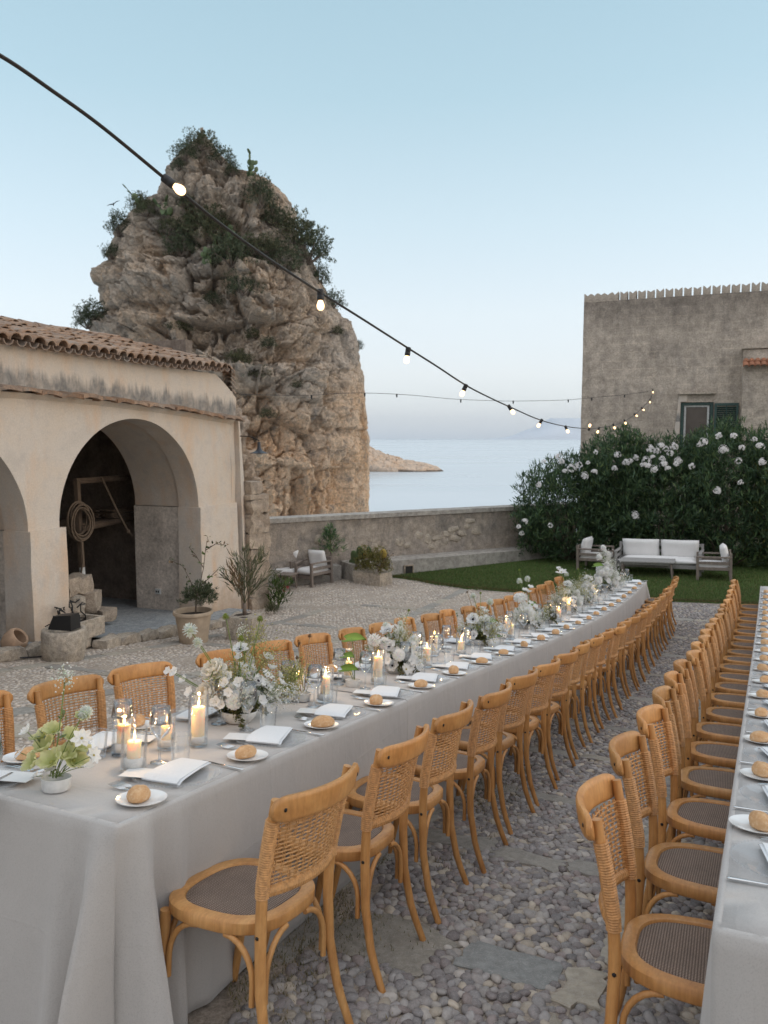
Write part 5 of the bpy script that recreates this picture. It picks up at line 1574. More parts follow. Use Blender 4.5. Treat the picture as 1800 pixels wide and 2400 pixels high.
for (px_, d_), r, seed, lab in HEDGE:
    d_ += .75; p = pix(px_, 1330, d_); t_, o_ = TO(p.x, p.y); base = W(t_, o_)
    root = thing('oleander_bush', lab, 'bush', Matrix.Translation(base), 'oleander bushes along the lawn')
    H = r[2]
    pts, dirs = shell_pts(1900, (r[0], r[1], H * .54), seed, .40, .20, -.95)
    pts[:, 2] += H * .50
    # upright shoots that break the top line
    q = np.random.default_rng(seed + 50); ns = 70
    sx = q.uniform(-1, 1, (ns, 2)) * np.array(r[:2]) * .85; sh = H * (.50 + .54 * np.sqrt(np.clip(1 - (sx[:, 0] / r[0]) ** 2 * .8 - (sx[:, 1] / r[1]) ** 2 * .8, .05, 1)))
    shoots = []
    for k in range(ns):
        for j in range(5): shoots.append((sx[k, 0] + .02 * j, sx[k, 1], sh[k] - .35 + .13 * j + q.uniform(0, .15)))
    shoots = np.array(shoots); pts = np.concatenate([pts, shoots]); dirs = np.concatenate([dirs * .6 + np.array([0, 0, .6]), np.repeat([[0, 0, 1.0]], len(shoots), 0)])
    pts = pts[pts[:, 2] > .08 - 0]; dirs = dirs[:len(pts)]
    pal = OLE if seed != 5 else np.concatenate([OLE, [(.09, .085, .02)]])
    V, F, C = leaf_cloud(pts, dirs, 8, .19, .034, pal, seed, .62)
    obj('foliage', big_mesh('foliage', V, F, MAT['leaf'], False, C), root, kind='stuff')
    g = G(); stems(g, (0, 0, -.1), [tuple(pts[i * 37] * np.array([.8, .8, .92])) for i in range(26)], .03, .008, 5, seed=seed); obj('trunk', g.mesh('trunk', MAT['bark'], True), root)
    hedge_objs.append((root, base, r, d_, px_))
for k, (cx_, cy_) in enumerate(CLUST):
    i = min(range(5), key=lambda i: abs(hedge_objs[i][4] - cx_))
    root, base, r, d_, px_ = hedge_objs[i]
    p = pix(cx_, cy_, d_ - .75 - r[1] * (1.02 if cy_ > 1085 else .62))
    obj('flower_cluster', bl_me[k % 4], root, Matrix.Translation(p - base) @ RZ(k * 1.3) @ Matrix.Scale(random.uniform(.38, .66), 4))
# ---------------------------------------------------------------- scrub on the rock
def on_rock(px_, py_):
    d = (pix(px_, py_, 1.0) - Vector((0, 0, CAMZ))).normalized()
    h = rock_bvh.ray_cast(Vector((0, 0, CAMZ)), d, 200)
    return h[0] if h[0] else None
def bush_mesh(seed, r, pal, per=8, n=620, L=.15, Wd=.045):
    pts, dirs = shell_pts(n, r, seed, .3, .35, -.4)
    V, F, C = leaf_cloud(pts, dirs, per, L, Wd, pal, seed, .7)
    g = G(); stems(g, (0, 0, -r[2] * .5), [tuple(pts[i * 9]) for i in range(14)], .05, .012, 4, seed=seed)
    return big_mesh('foliage', V, F, MAT['leaf'], False, C), g.mesh('trunk', MAT['bark'], True)
SB = [bush_mesh(201, (1.3, 1.1, 1.0), OLIVE), bush_mesh(202, (1.2, 1.2, 1.2), DARKG), bush_mesh(203, (1.6, 1.0, .8), OLIVE), bush_mesh(204, (1.0, 1.0, 1.5), DARKG)]
SCRUB = [(472, 345, 0, .85, 'round olive-green bush on the very summit of the rock stack'), (435, 368, 1, .7, 'dark bush just left of the rock summit'), (420, 395, 1, .45, 'small dark shrub on the upper left edge of the rock'), (520, 378, 1, .7, 'shrub hanging to the right below the rock summit'),
         (545, 405, 3, .5, 'upright shrub in the notch right of the rock summit'), (612, 470, 3, .95, 'dark bush in the gully below the upper right rock shoulder'), (640, 520, 1, .85, 'dark bush low on the upper right rock shoulder'), (690, 565, 0, 1.5, 'large olive bush on the right shoulder of the rock'), (720, 600, 1, 1.5, 'large dark bush on the right rock shoulder, near the light cable'), (655, 620, 1, 1.2, 'dark bush in the middle hollow of the rock behind the light cable'),
         (770, 660, 3, .75, 'dark bush at the right rim of the rock'), (800, 690, 1, .75, 'bush sticking out against the sky on the right rim of the rock'), (345, 500, 0, .8, 'grey-green scrub on the left ledge of the rock'), (320, 480, 1, .6, 'dark scrub at the left skyline ledge of the rock'), (280, 540, 3, .8, 'dark tufted shrub on the left skyline of the rock'), (265, 600, 1, .6, 'small dark shrub on the left flank of the rock'),
         (430, 590, 1, 1.0, 'dark scrub in the centre of the rock terrace'), (480, 530, 0, 1.15, 'olive scrub above the centre of the rock terrace'), (500, 560, 0, 1.2, 'broad olive scrub at the centre of the rock terrace'), (545, 610, 1, 1.2, 'broad dark scrub in the middle of the rock'), (600, 590, 2, 1.1, 'flat olive scrub right of the rock terrace'), (570, 680, 1, .9, 'dark scrub below the middle hollow of the rock'),
         (400, 540, 2, .8, 'low olive scrub beside the cactus on the rock'), (440, 480, 1, .55, 'small dark scrub below the upper rock face'), (500, 710, 1, .55, 'small dark tuft in the middle of the rock face'), (555, 850, 2, .8, 'flat bright green bush on the rock just above the arcade roof end'), (600, 880, 2, .65, 'drooping green bush on the rock face above the rubble outcrop'), (595, 790, 0, .5, 'small grey-green tuft on the rock left of the middle'), (630, 810, 1, .45, 'small tuft on the rock right of the grey-green one'), (697, 905, 0, .35, 'small tuft on the lower tan cliff'), (790, 780, 0, .4, 'little tuft near the right rim, halfway down the rock'), (840, 815, 3, .35, 'tiny shrub clinging to the right edge of the cliff'), (630, 975, 0, .45, 'small green tuft on the lower left rock by the hanging lamp'), (225, 745, 1, .9, 'dark bush behind the arcade roof on the left foot of the rock'), (200, 760, 1, .8, 'low dark bush just above the roof ridge'), (420, 770, 2, .55, 'dry scrub on the pale ledge above the roof')]
for k, (px_, py_, m_, s_, lab) in enumerate(SCRUB):
    p = None
    for dy in (0, 6, 14, 24, 40, 60, 90):
        for dx in (0, 8, -8, 20, -20):
            p = on_rock(px_ + dx, py_ + dy)
            if p: break
        if p: break
    if not p: print('miss', px_, py_); continue
    root = thing('shrub', lab, 'shrub', Matrix.Translation(p + Vector((0, -.25 * s_, .15 * s_))) @ RZ(k * 1.1) @ Matrix.Scale(s_, 4), 'scrub growing on the rock stack')
    obj('foliage', SB[m_][0], root, kind='stuff'); obj('trunk', SB[m_][1], root)
MAT['cactus'] = plain('cactus_pad', (.10, .145, .06), .55, .3, 5, .1, objvar=.3)
MAT['cactusy'] = plain('yellowing_cactus_pad', (.42, .30, .07), .55, .3, 8, .1)
def pad_mesh():
    g = G(); n = 10; V = []
    for z, r in ((0, .12), (.12, .62), (.4, .98), (.65, 1.0), (.88, .62), (.98, .2)):
        for k in range(n): a = 2 * PI * k / n; V.append((.21 * r * math.cos(a) , .035 * math.sin(a) * min(1, r + .2), z * .5))
    F = [(i * n + k, i * n + (k + 1) % n, (i + 1) * n + (k + 1) % n, (i + 1) * n + k) for i in range(5) for k in range(n)] + [tuple(range(n))[::-1], tuple(5 * n + k for k in range(n))]
    g.add(V, F); return g.mesh('cactus_pad', MAT['cactus'], True)
PAD = pad_mesh(); PADY = PAD.copy(); PADY.materials.clear(); PADY.materials.append(MAT['cactusy'])
def cactus(name, label, M, n, seed, scale, group=None, yellow=0):
    q = random.Random(seed); root = thing(name, label, 'cactus', M, group)
    cur = []
    for i in range(n):
        if i < max(2, n // 3): Mx = T(q.uniform(-.35, .35), q.uniform(-.25, .25), -.05) @ Matrix.Rotation(q.uniform(-.5, .5), 4, 'Y')
        else: Mx = q.choice(cur) @ T(q.uniform(-.13, .13), 0, .43) @ Matrix.Rotation(q.uniform(-.8, .8), 4, 'Y')
        Mx = Mx @ RZ(q.uniform(0, 3))
        cur.append(Mx); obj('cactus_pad', PADY if i >= n - yellow else PAD, root, Mx @ Matrix.Scale(q.uniform(.8, 1.1), 4))
    return root
for k, (px_, py_, s_, lab) in enumerate(((340, 495, 1.5, 'prickly pear on the left skyline ledge of the rock'), (395, 510, 1.6, 'prickly pear on the ledge below the upper rock face'), (432, 540, 1.7, 'prickly pear in the middle of the rock terrace'), (520, 600, 1.5, 'prickly pear near the light cable in the middle of the rock'), (490, 625, 1.4, 'prickly pear low on the rock terrace'), (590, 420, 1.3, 'prickly pear in the skyline notch of the rock'))):
    p = on_rock(px_, py_) or on_rock(px_, py_ + 15)
    if p: cactus('prickly_pear', lab, Matrix.Translation(p + Vector((0, -.4, .1))) @ Matrix.Scale(s_ * .62, 4), 16, 300 + k, s_, 'prickly pears on the rock stack')

# ================================================================ GARDEN FURNITURE
MAT['teak'] = plain('weathered_teak', (.20, .165, .14), .8, .25, 25, .2, stretch=(1, 1, .2))
MAT['teakgrey'] = plain('grey_teak', (.30, .29, .28), .8, .2, 25, .2)
def cushion(d, seed, puff=.22):
    n = 12; g = G()
    for side in (1, -1):
        A = np.zeros((n + 1, n + 1, 3))
        for i in range(n + 1):
            for j in range(n + 1):
                u, v = 2 * i / n - 1, 2 * j / n - 1
                e = (1 - abs(u) ** 5) ** .5 * (1 - abs(v) ** 5) ** .5
                pinch = 1 - .03 * (1 - abs(u)) * abs(v) ** 2 - .03 * (1 - abs(v)) * abs(u) ** 2
                A[i, j] = (u * d[0] / 2 * pinch, v * d[1] / 2 * pinch, side * d[2] / 2 * (.25 + .75 * e) * (1 + .12 * pn(np.array([[u * 1.6 + seed, v * 1.6, side * 2.0]]))[0]) if e > 0 else 0)
        g.grid(A, side < 0)
    return g.mesh('seat_cushion', MAT['cushion'], True, merge=.004)
def lounge(width, label, cat, M, backs, mat, group=None, name='garden_armchair', back_slats=3, tall=.66):
    root = thing(name, label, cat, M, group); dp = .76; hw = width / 2
    for sx in (-1, 1):
        for y, h in ((dp / 2 - .03, .56), (-dp / 2 + .03, tall)):
            g = G(); g.box((sx * (hw - .03), y, h / 2), (.06, .06, h), bev=.006); obj('leg', g.mesh('leg', mat), root)
        g = G(); g.box((sx * (hw - .03), 0, .565), (.075, dp, .035), bev=.008); obj('armrest', g.mesh('armrest', mat), root)
        for z in (.30, .43):
            g = G(); g.box((sx * (hw - .03), 0, z), (.022, dp - .12, .07), bev=.004); obj('side_slat', g.mesh('side_slat', mat), root)
    for y in (dp / 2 - .03, -dp / 2 + .03):
        g = G(); g.box((0, y, .235), (width - .12, .03, .09), bev=.004); obj('seat_rail', g.mesh('seat_rail', mat), root)
    for k in range(back_slats):
        g = G(); g.box((0, -dp / 2 + .035, .36 + k * (tall - .40) / max(1, back_slats - 1)), (width - .12, .022, .075), bev=.004); obj('back_slat', g.mesh('back_slat', mat), root)
    g = G(); g.box((0, 0, .265), (width - .12, dp - .1, .02)); obj('seat_board', g.mesh('seat_board', mat), root)
    obj('seat_cushion', cushion((width - .12, dp - .04, .15), 1), root, T(0, .03, .345))
    for k in range(backs):
        w = (width - .16) / backs
        bc = cushion((w - .03, .46, .17), 5 + k); bc.name = 'back_cushion'
        obj('back_cushion', bc, root, T(-(width - .16) / 2 + w * (k + .5), -dp / 2 + .15, .60) @ Matrix.Rotation(math.radians(78), 4, 'X'))
    return root
lounge(2.0, 'two-seat grey garden sofa with white cushions in front of the oleander hedge', 'sofa', frame(17.75, -.85, 'B', .03, -.02), 2, MAT['teakgrey'], None, 'garden_sofa', 3, .72)
ga = 'wooden garden armchairs with white cushions'
lounge(.80, 'wooden armchair with white cushions on the lawn, facing left towards the sofa table', 'armchair', frame(17.25, .42, 'L', .03, .06), 1, MAT['teak'], ga)
lounge(.80, 'wooden armchair with white cushion on the lawn, left of the sofa, partly behind flowers', 'armchair', frame(17.95, -2.42, 'R', .03, -.1), 1, MAT['teak'], ga)
lounge(.74, 'dark wooden armchair with white cushions by the yard wall, beside the stone trough', 'armchair', frame(13.95, -8.52, 'B', 0, -.22), 1, MAT['teak'], ga)
lounge(.74, 'dark wooden armchair with white cushions half hidden behind the stone pier', 'armchair', frame(13.75, -9.12, 'B', 0, .30), 1, MAT['teak'], ga)
def low_table(label, M, l, w, h, mat):
    root = thing('coffee_table', label, 'table', M)
    for k in range(6):
        g = G(); g.box((0, -w / 2 + w * (k + .5) / 6, h), (l, w / 6 - .006, .03), bev=.004); obj('slat', g.mesh('slat', mat), root)
    g = G(); g.box((0, 0, h - .045), (l - .12, w - .12, .05)); obj('apron', g.mesh('apron', mat), root)
    for sx in (-1, 1):
        for sy in (-1, 1):
            g = G(); g.tube([(sx * (l / 2 - .08), sy * (w / 2 - .06), h - .03), (sx * (l / 2 - .05), sy * (w / 2 - .04), 0)], [.028, .02], 6); obj('leg', g.mesh('leg', MAT['teak']), root)
low_table('low slatted grey coffee table on the lawn in front of the sofa', frame(17.15, -1.05, 'F', .03, .05), 1.25, .65, .40, MAT['teakgrey'])
low_table('small low table between the two armchairs by the yard wall', frame(13.15, -8.72, 'F', 0, .1), .42, .42, .36, MAT['teak'])

# ================================================================ POTS, TROUGHS, STONES
MAT['terracotta'] = plain('chalky_terracotta', (.43, .34, .25), .9, .22, 6, .3)
MAT['clay'] = plain('raw_clay', (.40, .27, .18), .9, .2, 10, .3)
MAT['soil'] = plain('dark_soil', (.05, .035, .025), .95, .4, 50, .6)
pb = W(7.02, -6.45)
pot = thing('terracotta_pot', 'big chalky terracotta pot with a thin sapling and a dark green shrub', 'pot', Matrix.Translation(pb))
g = G(); g.lathe([(.20, 0), (.215, .02), (.235, .20), (.265, .40), (.275, .44), (.30, .45), (.305, .475), (.295, .50), (.27, .50), (.255, .47), (.245, .40)], 32, wob=.01); obj('pot_body', g.mesh('pot_body', MAT['terracotta'], True, auto=45), pot)
g = G(); g.lathe([(.25, .42), (.0, .445)], 20); obj('soil', g.mesh('soil', MAT['soil'], True), pot)
pts, dirs = shell_pts(360, (.26, .22, .24), 31, .3, .3, -.3); pts += np.array([.10, 0, .68]); V, F, C = leaf_cloud(pts, dirs + [0, 0, .8], 9, .055, .012, DARKG * 1.1, 31, .6)
obj('shrub_foliage', big_mesh('shrub_foliage', V, F, MAT['leaf'], False, C), pot, kind='stuff')
g = G(); br = [(.04, 0, .44), (.06, 0, .70), (.10, .02, .86)]; g.tube(br, [.014, .012, .010], 6)
tw = [[(.10, .02, .86), (.17, .04, 1.15), (.20, .05, 1.42), (.24, .05, 1.62)], [(.06, 0, .70), (-.02, .0, .95), (-.14, .02, 1.18), (-.34, .02, 1.28)], [(.17, .04, 1.15), (.06, .0, 1.36), (-.04, 0, 1.48)], [(.10, .02, .86), (.28, .03, 1.02), (.40, .04, 1.14)], [(.20, .05, 1.42), (.36, .05, 1.52), (.52, .04, 1.50)], [(.06, 0, .72), (.20, 0, .78), (.3, 0, .9)]]
lt_, ld_ = [], []
for t_ in tw:
    g.tube(t_, [.008 - .0015 * k for k in range(len(t_))], 5)
    for k in range(1, len(t_)):
        for u in (.35, .7, 1.0):
            p = Vector(t_[k - 1]) * (1 - u) + Vector(t_[k]) * u; lt_.append(tuple(p)); ld_.append((random.uniform(-1, 1), random.uniform(-1, 1), .5))
obj('sapling_stem', g.mesh('sapling_stem', MAT['bark'], True), pot)
V, F, C = leaf_cloud(np.array(lt_[4:]), np.array(ld_[4:]), 3, .07, .035, np.concatenate([BRT, BRT * .6, DRYB]), 33, .8); obj('sapling_leaf', big_mesh('sapling_leaf', V, F, MAT['leaf'], False, C), pot, kind='stuff')
pb = W(7.75, -6.02)
blkp = thing('stone_planter', 'hewn square stone planter holding a small palm beside the terracotta pot', 'planter', Matrix.Translation(pb) @ RZ(-.35))
b = rough_block((.46, .42, .40), 140, .10, .12); obj('planter_block', b.mesh('planter_block', MAT['limestone'], True, auto=50), blkp, T(0, 0, .19))
g = G(); g.lathe([(.17, .385), (.0, .40)], 14); obj('soil', g.mesh('soil', MAT['soil']), blkp)
g = G(); g.tube([(0, 0, .38), (.0, 0, .58)], [.035, .03], 7); obj('palm_stem', g.mesh('palm_stem', MAT['bark'], True), blkp)
for k, (e, hh, c_) in enumerate((((.36, -.1), .95, OLIVE), ((-.22, .1), .85, OLIVE), ((.18, .2), .95, OLIVE), ((-.10, -.2), .72, DRYB), ((.40, .15), .60, OLIVE), ((.02, .0), 1.0, OLIVE), ((-.3, -.05), .55, OLIVE))):
    pts = [(e[0] * u ** 1.3, e[1] * u ** 1.3, .56 + (hh - .05) * u * (1.0 - .12 * u)) for u in [i / 10 for i in range(11)]]
    g = G(); g.tube(pts, .006, 5); V0 = np.array(g.v)
    tip = np.array(pts[3:]); dr = np.diff(np.array(pts), axis=0)[2:]; dr = dr / np.linalg.norm(dr, axis=1, keepdims=True)
    V, F, C = leaf_cloud(np.repeat(tip, 4, 0) , np.repeat(dr, 4, 0), 3, .17, .017, c_ * 1.1, 400 + k, .32)
    Fq = [tuple(f) for f in F]; nb = len(V)
    me = big_mesh('palm_frond', np.concatenate([V, V0]), np.concatenate([F, np.array([f for f in g.f if len(f) == 4]) + nb]), MAT['leaf'], False, np.concatenate([C, np.repeat([c_[0]], len(V0), 0)]))
    obj('palm_frond', me, blkp)
# oleander sapling with a red bloom and a round tuft, growing at the foot of the pier
pb = W(11.0, -7.55)
sp_ = thing('oleander_sapling', 'young oleander with a red bloom growing from the gravel by the stone pier', 'plant', Matrix.Translation(pb))
tp = np.array([(random.gauss(0, .13), random.gauss(0, .13), random.uniform(.1, .62)) for _ in range(44)]); V, F, C = leaf_cloud(tp, np.repeat([[0, 0, 1.0]], 44, 0), 7, .17, .03, BRT * .75, 35, .8); obj('foliage', big_mesh('foliage', V, F, MAT['leaf'], False, C), sp_, kind='stuff')
g = G(); stems(g, (0, 0, 0), [tuple(x) for x in tp[:8]], .008, .004, 4); obj('stem', g.mesh('stem', MAT['stemgreen'], True), sp_)
Vb, Fb, Cb = blossom(8, .09, 9); obj('flower', big_mesh('flower', Vb, Fb, MAT['petal'], False, Cb * np.array([.45, .07, .08])), sp_, T(.16, -.05, .42))
pb = W(10.35, -7.25)
tf = thing('grass_tuft', 'small round green tuft on the gravel in front of the pier', 'plant', Matrix.Translation(pb))
pts, dirs = shell_pts(120, (.11, .11, .13), 36, .2, .2, -.1); V, F, C = leaf_cloud(pts + [0, 0, .06], dirs + [0, 0, 1], 6, .08, .007, OLIVE * .9, 36, .4); obj('foliage', big_mesh('foliage', V, F, MAT['leaf'], False, C), tf, kind='stuff')
# stone trough with succulents by the wall
tm = frame(14.45, -7.1, 'B', 0, -.35)
tr = thing('stone_trough', 'long rough stone trough planted with yellow-green scrub and prickly pear', 'planter', tm)
b = rough_block((.98, .46, .34), 150, .14, .15); obj('trough_body', b.mesh('trough_body', MAT['limestone'], True, auto=50), tr, T(0, 0, .15))
pts, dirs = shell_pts(760, (.50, .30, .40), 37, .3, .3, -.3); V, F, C = leaf_cloud(pts + [-.02, 0, .46], dirs + [0, 0, .4], 8, .055, .016, np.array([(.20, .20, .05), (.26, .23, .06), (.15, .16, .05), (.12, .13, .05), (.22, .16, .07)]), 37, .7); obj('foliage', big_mesh('foliage', V, F, MAT['leaf'], False, C), tr, kind='stuff')
for k, (x, z, s_, ry_, m_) in enumerate(((.42, .55, .7, .3, PAD), (.55, .45, .75, .7, PAD), (-.30, .62, .55, -.35, PADY), (.30, .60, .4, .2, PADY), (.15, .68, .45, 0, PAD), (.60, .30, .7, 1.0, PAD))): obj('cactus_pad', m_, tr, T(x, -.05, z) @ Matrix.Rotation(ry_, 4, 'Y') @ Matrix.Scale(s_, 4))
g = G(); gh = G(); q = random.Random(8)
for k in range(26):
    e = Vector((-.25 - q.uniform(0, .38), q.uniform(-.2, .2), .45 + q.uniform(.0, .42))); g.tube([(-.2, 0, .3), tuple((Vector((-.2, 0, .3)) + e) / 2 + Vector((0, 0, .05))), tuple(e)], .003, 4); gh.ball(tuple(e), .014, 1)
obj('dry_stem', g.mesh('dry_stem', MAT['stemdry']), tr, kind='stuff'); obj('seed_head', gh.mesh('seed_head', MAT['soil'], True), tr, kind='stuff')
# slim young oleander tree against the wall
pp = pix(776, 1350, 19.3); t_, o_ = TO(pp.x, pp.y); tb_ = W(t_, o_)
tree = thing('young_tree', 'slim young oleander tree against the yard wall, behind the trough', 'tree', Matrix.Translation(tb_))
g = G(); g.tube([(0, 0, 0), (.02, 0, .4), (.0, 0, .75)], [.022, .018, .014], 6); stems(g, (0, 0, .7), [(-.2, .0, 1.0), (.2, .05, 1.05), (0, 0, 1.3), (-.08, .1, 1.2), (.1, -.1, .95)], .010, .004, 4); obj('trunk', g.mesh('trunk', MAT['bark'], True), tree)
tp = np.array([(random.gauss(0, .15), random.gauss(0, .12), random.uniform(.72, 1.35)) for _ in range(70)]); tp[:, :2] *= (1.5 - tp[:, 2:3]) * 1.4
V, F, C = leaf_cloud(tp, np.column_stack([tp[:, 0] * 4, tp[:, 1] * 4, np.full(70, .6)]), 7, .15, .026, OLE * 1.5, 38, .6); obj('crown', big_mesh('crown', V, F, MAT['leaf'], False, C), tree, kind='stuff')
# mortar with the black floodlight
mo_ = W(4.82, -6.72)
mor = thing('stone_mortar', 'old round stone mortar standing on the pebbles before the arcade pier', 'mortar', Matrix.Translation(mo_))
g = G(); prof = [(.225, -.02), (.25, .02), (.275, .20), (.28, .36), (.272, .40), (.25, .41), (.21, .40), (.17, .30), (.10, .24), (0, .22)]
g.lathe(prof, 36)
vv_ = np.array(g.v); rr_ = fbm(vv_ * 5, 4) * .018 + fbm(vv_ * 2 + 4, 2) * .02; ang_ = np.arctan2(vv_[:, 1], vv_[:, 0]); vv_[:, 0] += rr_ * np.cos(ang_); vv_[:, 1] += rr_ * np.sin(ang_); vv_[:, 2] += rr_ * .5; g.v = vv_.tolist()
obj('mortar_body', g.mesh('mortar_body', MAT['limestone'], True, auto=60), mor)
fl = thing('floodlight', 'black box-shaped floodlight lying on the stone mortar', 'floodlight', Matrix.Translation(mo_ + Vector((.02, -.02, .415))) @ RZ(-.25))
g = G(); g.add([(-.17, -.10, 0), (.17, -.10, 0), (.17, .10, 0), (-.13, .10, 0), (-.10, -.08, .17), (.165, -.09, .20), (.165, .08, .20), (-.10, .08, .17)], [(0, 1, 2, 3), (4, 5, 6, 7), (0, 1, 5, 4), (1, 2, 6, 5), (2, 3, 7, 6), (3, 0, 4, 7)]); obj('housing', g.mesh('housing', MAT['black']), fl)
g = G(); g.tube([(-.16, 0, .05), (-.22, -.02, .04), (-.25, -.05, .02)], .008, 6); obj('cable_gland', g.mesh('cable_gland', MAT['black'], True), fl)
def fpx(px, py, w):
    r = pix(px, py, 1.0) - Vector((0, 0, CAMZ)); inv = FM.inverted(); o = inv @ Vector((0, 0, CAMZ)); e = inv @ (Vector((0, 0, CAMZ)) + r); d = e - o
    return o + d * ((w - o.y) / d.y)
tp_ = fpx(195, 1492, -.42)
tro = thing('limestone_trough', 'pale squared limestone trough at the arcade step, behind the mortar', 'trough', FM @ T(tp_.x + .12, -.22, fgz(tp_.x, -.3) + .14))
g = G()
for c, d in (((0, -.19, .13), (.62, .05, .26)), ((0, .19, .13), (.62, .05, .26)), ((-.285, 0, .13), (.05, .33, .26)), ((.285, 0, .13), (.05, .33, .26)), ((0, 0, .06), (.52, .33, .1))): g.box(c, d, bev=.008)
obj('trough_body', g.mesh('trough_body', MAT['limestone']), tro)
g = G(); q = random.Random(12)
for k in range(9):
    pts = []; p = Vector((q.uniform(-.22, .1), q.uniform(-.12, .12), .24))
    for j in range(12): p = p + Vector((q.uniform(-.10, .11), q.uniform(-.09, .09), q.uniform(-.07, .09))); p.z = max(.20, min(.55, p.z)); p.x = max(-.34, min(.26, p.x)); p.y = max(-.14, min(.22, p.y)); pts.append(tuple(p))
    g.tube(pts, .010, 5)
cb_ = obj('cable_tangle', g.mesh('cable_tangle', MAT['black'], True), M=tro.matrix_basis.copy()); tag(cb_, 'tangle of black cables heaped on the limestone trough', 'cables')
for k, (px_, py_, w_, d_, lab, mt) in enumerate(((168, 1372, .55, (.50, .4, .30), 'square-cut brown stone on top of the heap inside the right arch', 'pierstone'), (205, 1408, .45, (.42, .36, .34), 'rounded brown boulder in the heap inside the right arch', 'pierstone'), (165, 1418, .5, (.40, .36, .3), 'pale stone under the square-cut stone inside the right arch', 'limestone'), (238, 1440, .55, (.40, .34, .22), 'flat tan stone beside the boulder on the arcade floor', 'pierstone'), (155, 1455, .45, (.4, .4, .3), 'lowest stone of the heap against the arcade pier', 'pierstone'))):
    p = fpx(px_, py_, w_); b = rough_block(d_, 160 + k, .2, .25)
    tag(obj('stone_block', b.mesh('stone_block', MAT[mt], True, auto=55), M=FM @ T(p.x, w_, p.z) @ RZ(k * .5)), lab, 'stone', 'heap of stones inside the arch')
p = fpx(28, 1490, -.12)
jr = thing('clay_jar', 'small clay jar lying tilted beside the left arcade pier', 'jar', FM @ T(p.x, -.14, fgz(p.x, -.1) + .20) @ Matrix.Rotation(.35, 4, 'Y') @ Matrix.Rotation(.85, 4, 'X'))
g = G(); g.lathe([(.07, -.15), (.12, -.10), (.155, 0), (.15, .09), (.13, .13), (.115, .135), (.10, .12), (.12, .05), (.10, -.08), (0, -.11)], 22, wob=.02); obj('jar_body', g.mesh('jar_body', MAT['clay'], True, auto=50), jr)
g = G(); pts = [W(t, o, .03) for t, o in ((3.4, -7.55), (4.1, -7.25), (4.45, -7.12), (4.62, -7.02), (4.78, -6.95), (4.9, -6.85))]; g.tube(pts, .011, 6); tag(obj('ground_cable', g.mesh('ground_cable', MAT['black'], True)), 'black cable lying on the ground from the left edge to the stone mortar', 'cable')
# ---------------------------------------------------------------- storage rack and rope inside the arch
MAT['oldwood'] = plain('old_beam_wood', (.11, .078, .055), .9, .3, 18, .4, stretch=(1, 1, .3))
MAT['rope'] = plain('hemp_rope', (.13, .095, .068), .9, .3, 60, .4)
rack = thing('timber_rack', 'dark timber storage rack standing inside the right arch', 'rack', FM)
def beam(n, a, b, w, mat=None):
    g = G(); g.tube([a, tuple((Vector(a) + Vector(b)) / 2 + Vector((0, 0, .01))), b], [w, w * 1.05, w * .95], 6); return obj(n, g.mesh(n, mat or MAT['oldwood'], False), rack)
A1, A2 = fpx(176, 1128, 1.7), fpx(335, 1118, 1.9); beam('top_beam', tuple(A1), tuple(A2 + Vector((.6, .1, 0))), .055)
B1, B2 = fpx(180, 1128, 1.68), fpx(196, 1410, 1.5); beam('post', tuple(B1), tuple(B2), .06)
C1, C2 = fpx(190, 1240, 1.75), fpx(340, 1208, 1.95); beam('shelf_beam', tuple(C1), tuple(C2 + Vector((.6, .1, 0))), .05)
g = G(); g.box((C1.x + .8, 2.3, C1.z + .06), (2.6, .9, .03)); obj('shelf_board', g.mesh('shelf_board', MAT['oldwood']), rack)
ph = fpx(192, 1330, 1.52); g = G(); g.tube([tuple(ph), tuple(fpx(198, 1420, 1.5))], .05, 8); obj('pipe', g.mesh('pipe', MAT['whitepaint'], True), rack)
q = random.Random(5)
for k in range(16):
    row, i = divmod(k, 4); p = fpx(262, 1212, 2.0)
    g = G(); g.box((0, 0, 0), (.62, .16, .035), bev=.005); o_ = obj('plank', g.mesh('plank', MAT['oldwood']), M=FM @ T(p.x + .18 + q.uniform(-.05, .05), 1.95 + i * .17, C1.z + .10 + row * .045) @ RZ(q.uniform(-.12, .12)) @ Matrix.Rotation(q.uniform(-.05, .05), 4, 'Y'))
    tag(o_, 'short plank on the rack shelf inside the arch, ' + ('bottom', 'second', 'third', 'top')[row] + ' layer, ' + ('front', 'second from front', 'third from front', 'rearmost')[i], 'plank', 'planks piled on the rack shelf')
cp = fpx(189, 1222, 1.45); g = G(); pts = []
for k in range(320):
    an = 2 * PI * k / 40; r_ = .19 + .055 * (1 + math.sin(k / 40 * 2.4)) + .004 * math.sin(k * .37); pts.append((cp.x + r_ * math.cos(an) * .95, cp.y + .05 * math.sin(k * .11), cp.z + r_ * 1.15 * math.sin(an)))
g.tube(pts, .016, 5); g.tube([(cp.x - .02, cp.y - .02, cp.z - .3), (cp.x + .02, cp.y, cp.z - .7), (cp.x - .05, cp.y, cp.z - .95)], .016, 5)
tag(obj('rope_coil', g.mesh('rope_coil', MAT['rope'], True), M=FM), 'thick coil of old rope hanging on the rack post inside the arch', 'rope')
g = G(); e1, e2 = fpx(238, 1120, 1.62), fpx(300, 1245, 1.5); g.tube([tuple(e1), tuple((e1 + e2) / 2 + Vector((0, 0, -.03))), tuple(e2), tuple(e2 + Vector((.12, 0, -.10)))], .022, 6); g.ball(tuple(e2), .05, 1)
tag(obj('hanging_rope', g.mesh('hanging_rope', MAT['rope'], True), M=FM), 'knotted rope slung diagonally across the rack inside the arch', 'rope')
sk = thing('wall_socket', 'small white electrical socket box low on the inner wall of the arch', 'socket', FM)
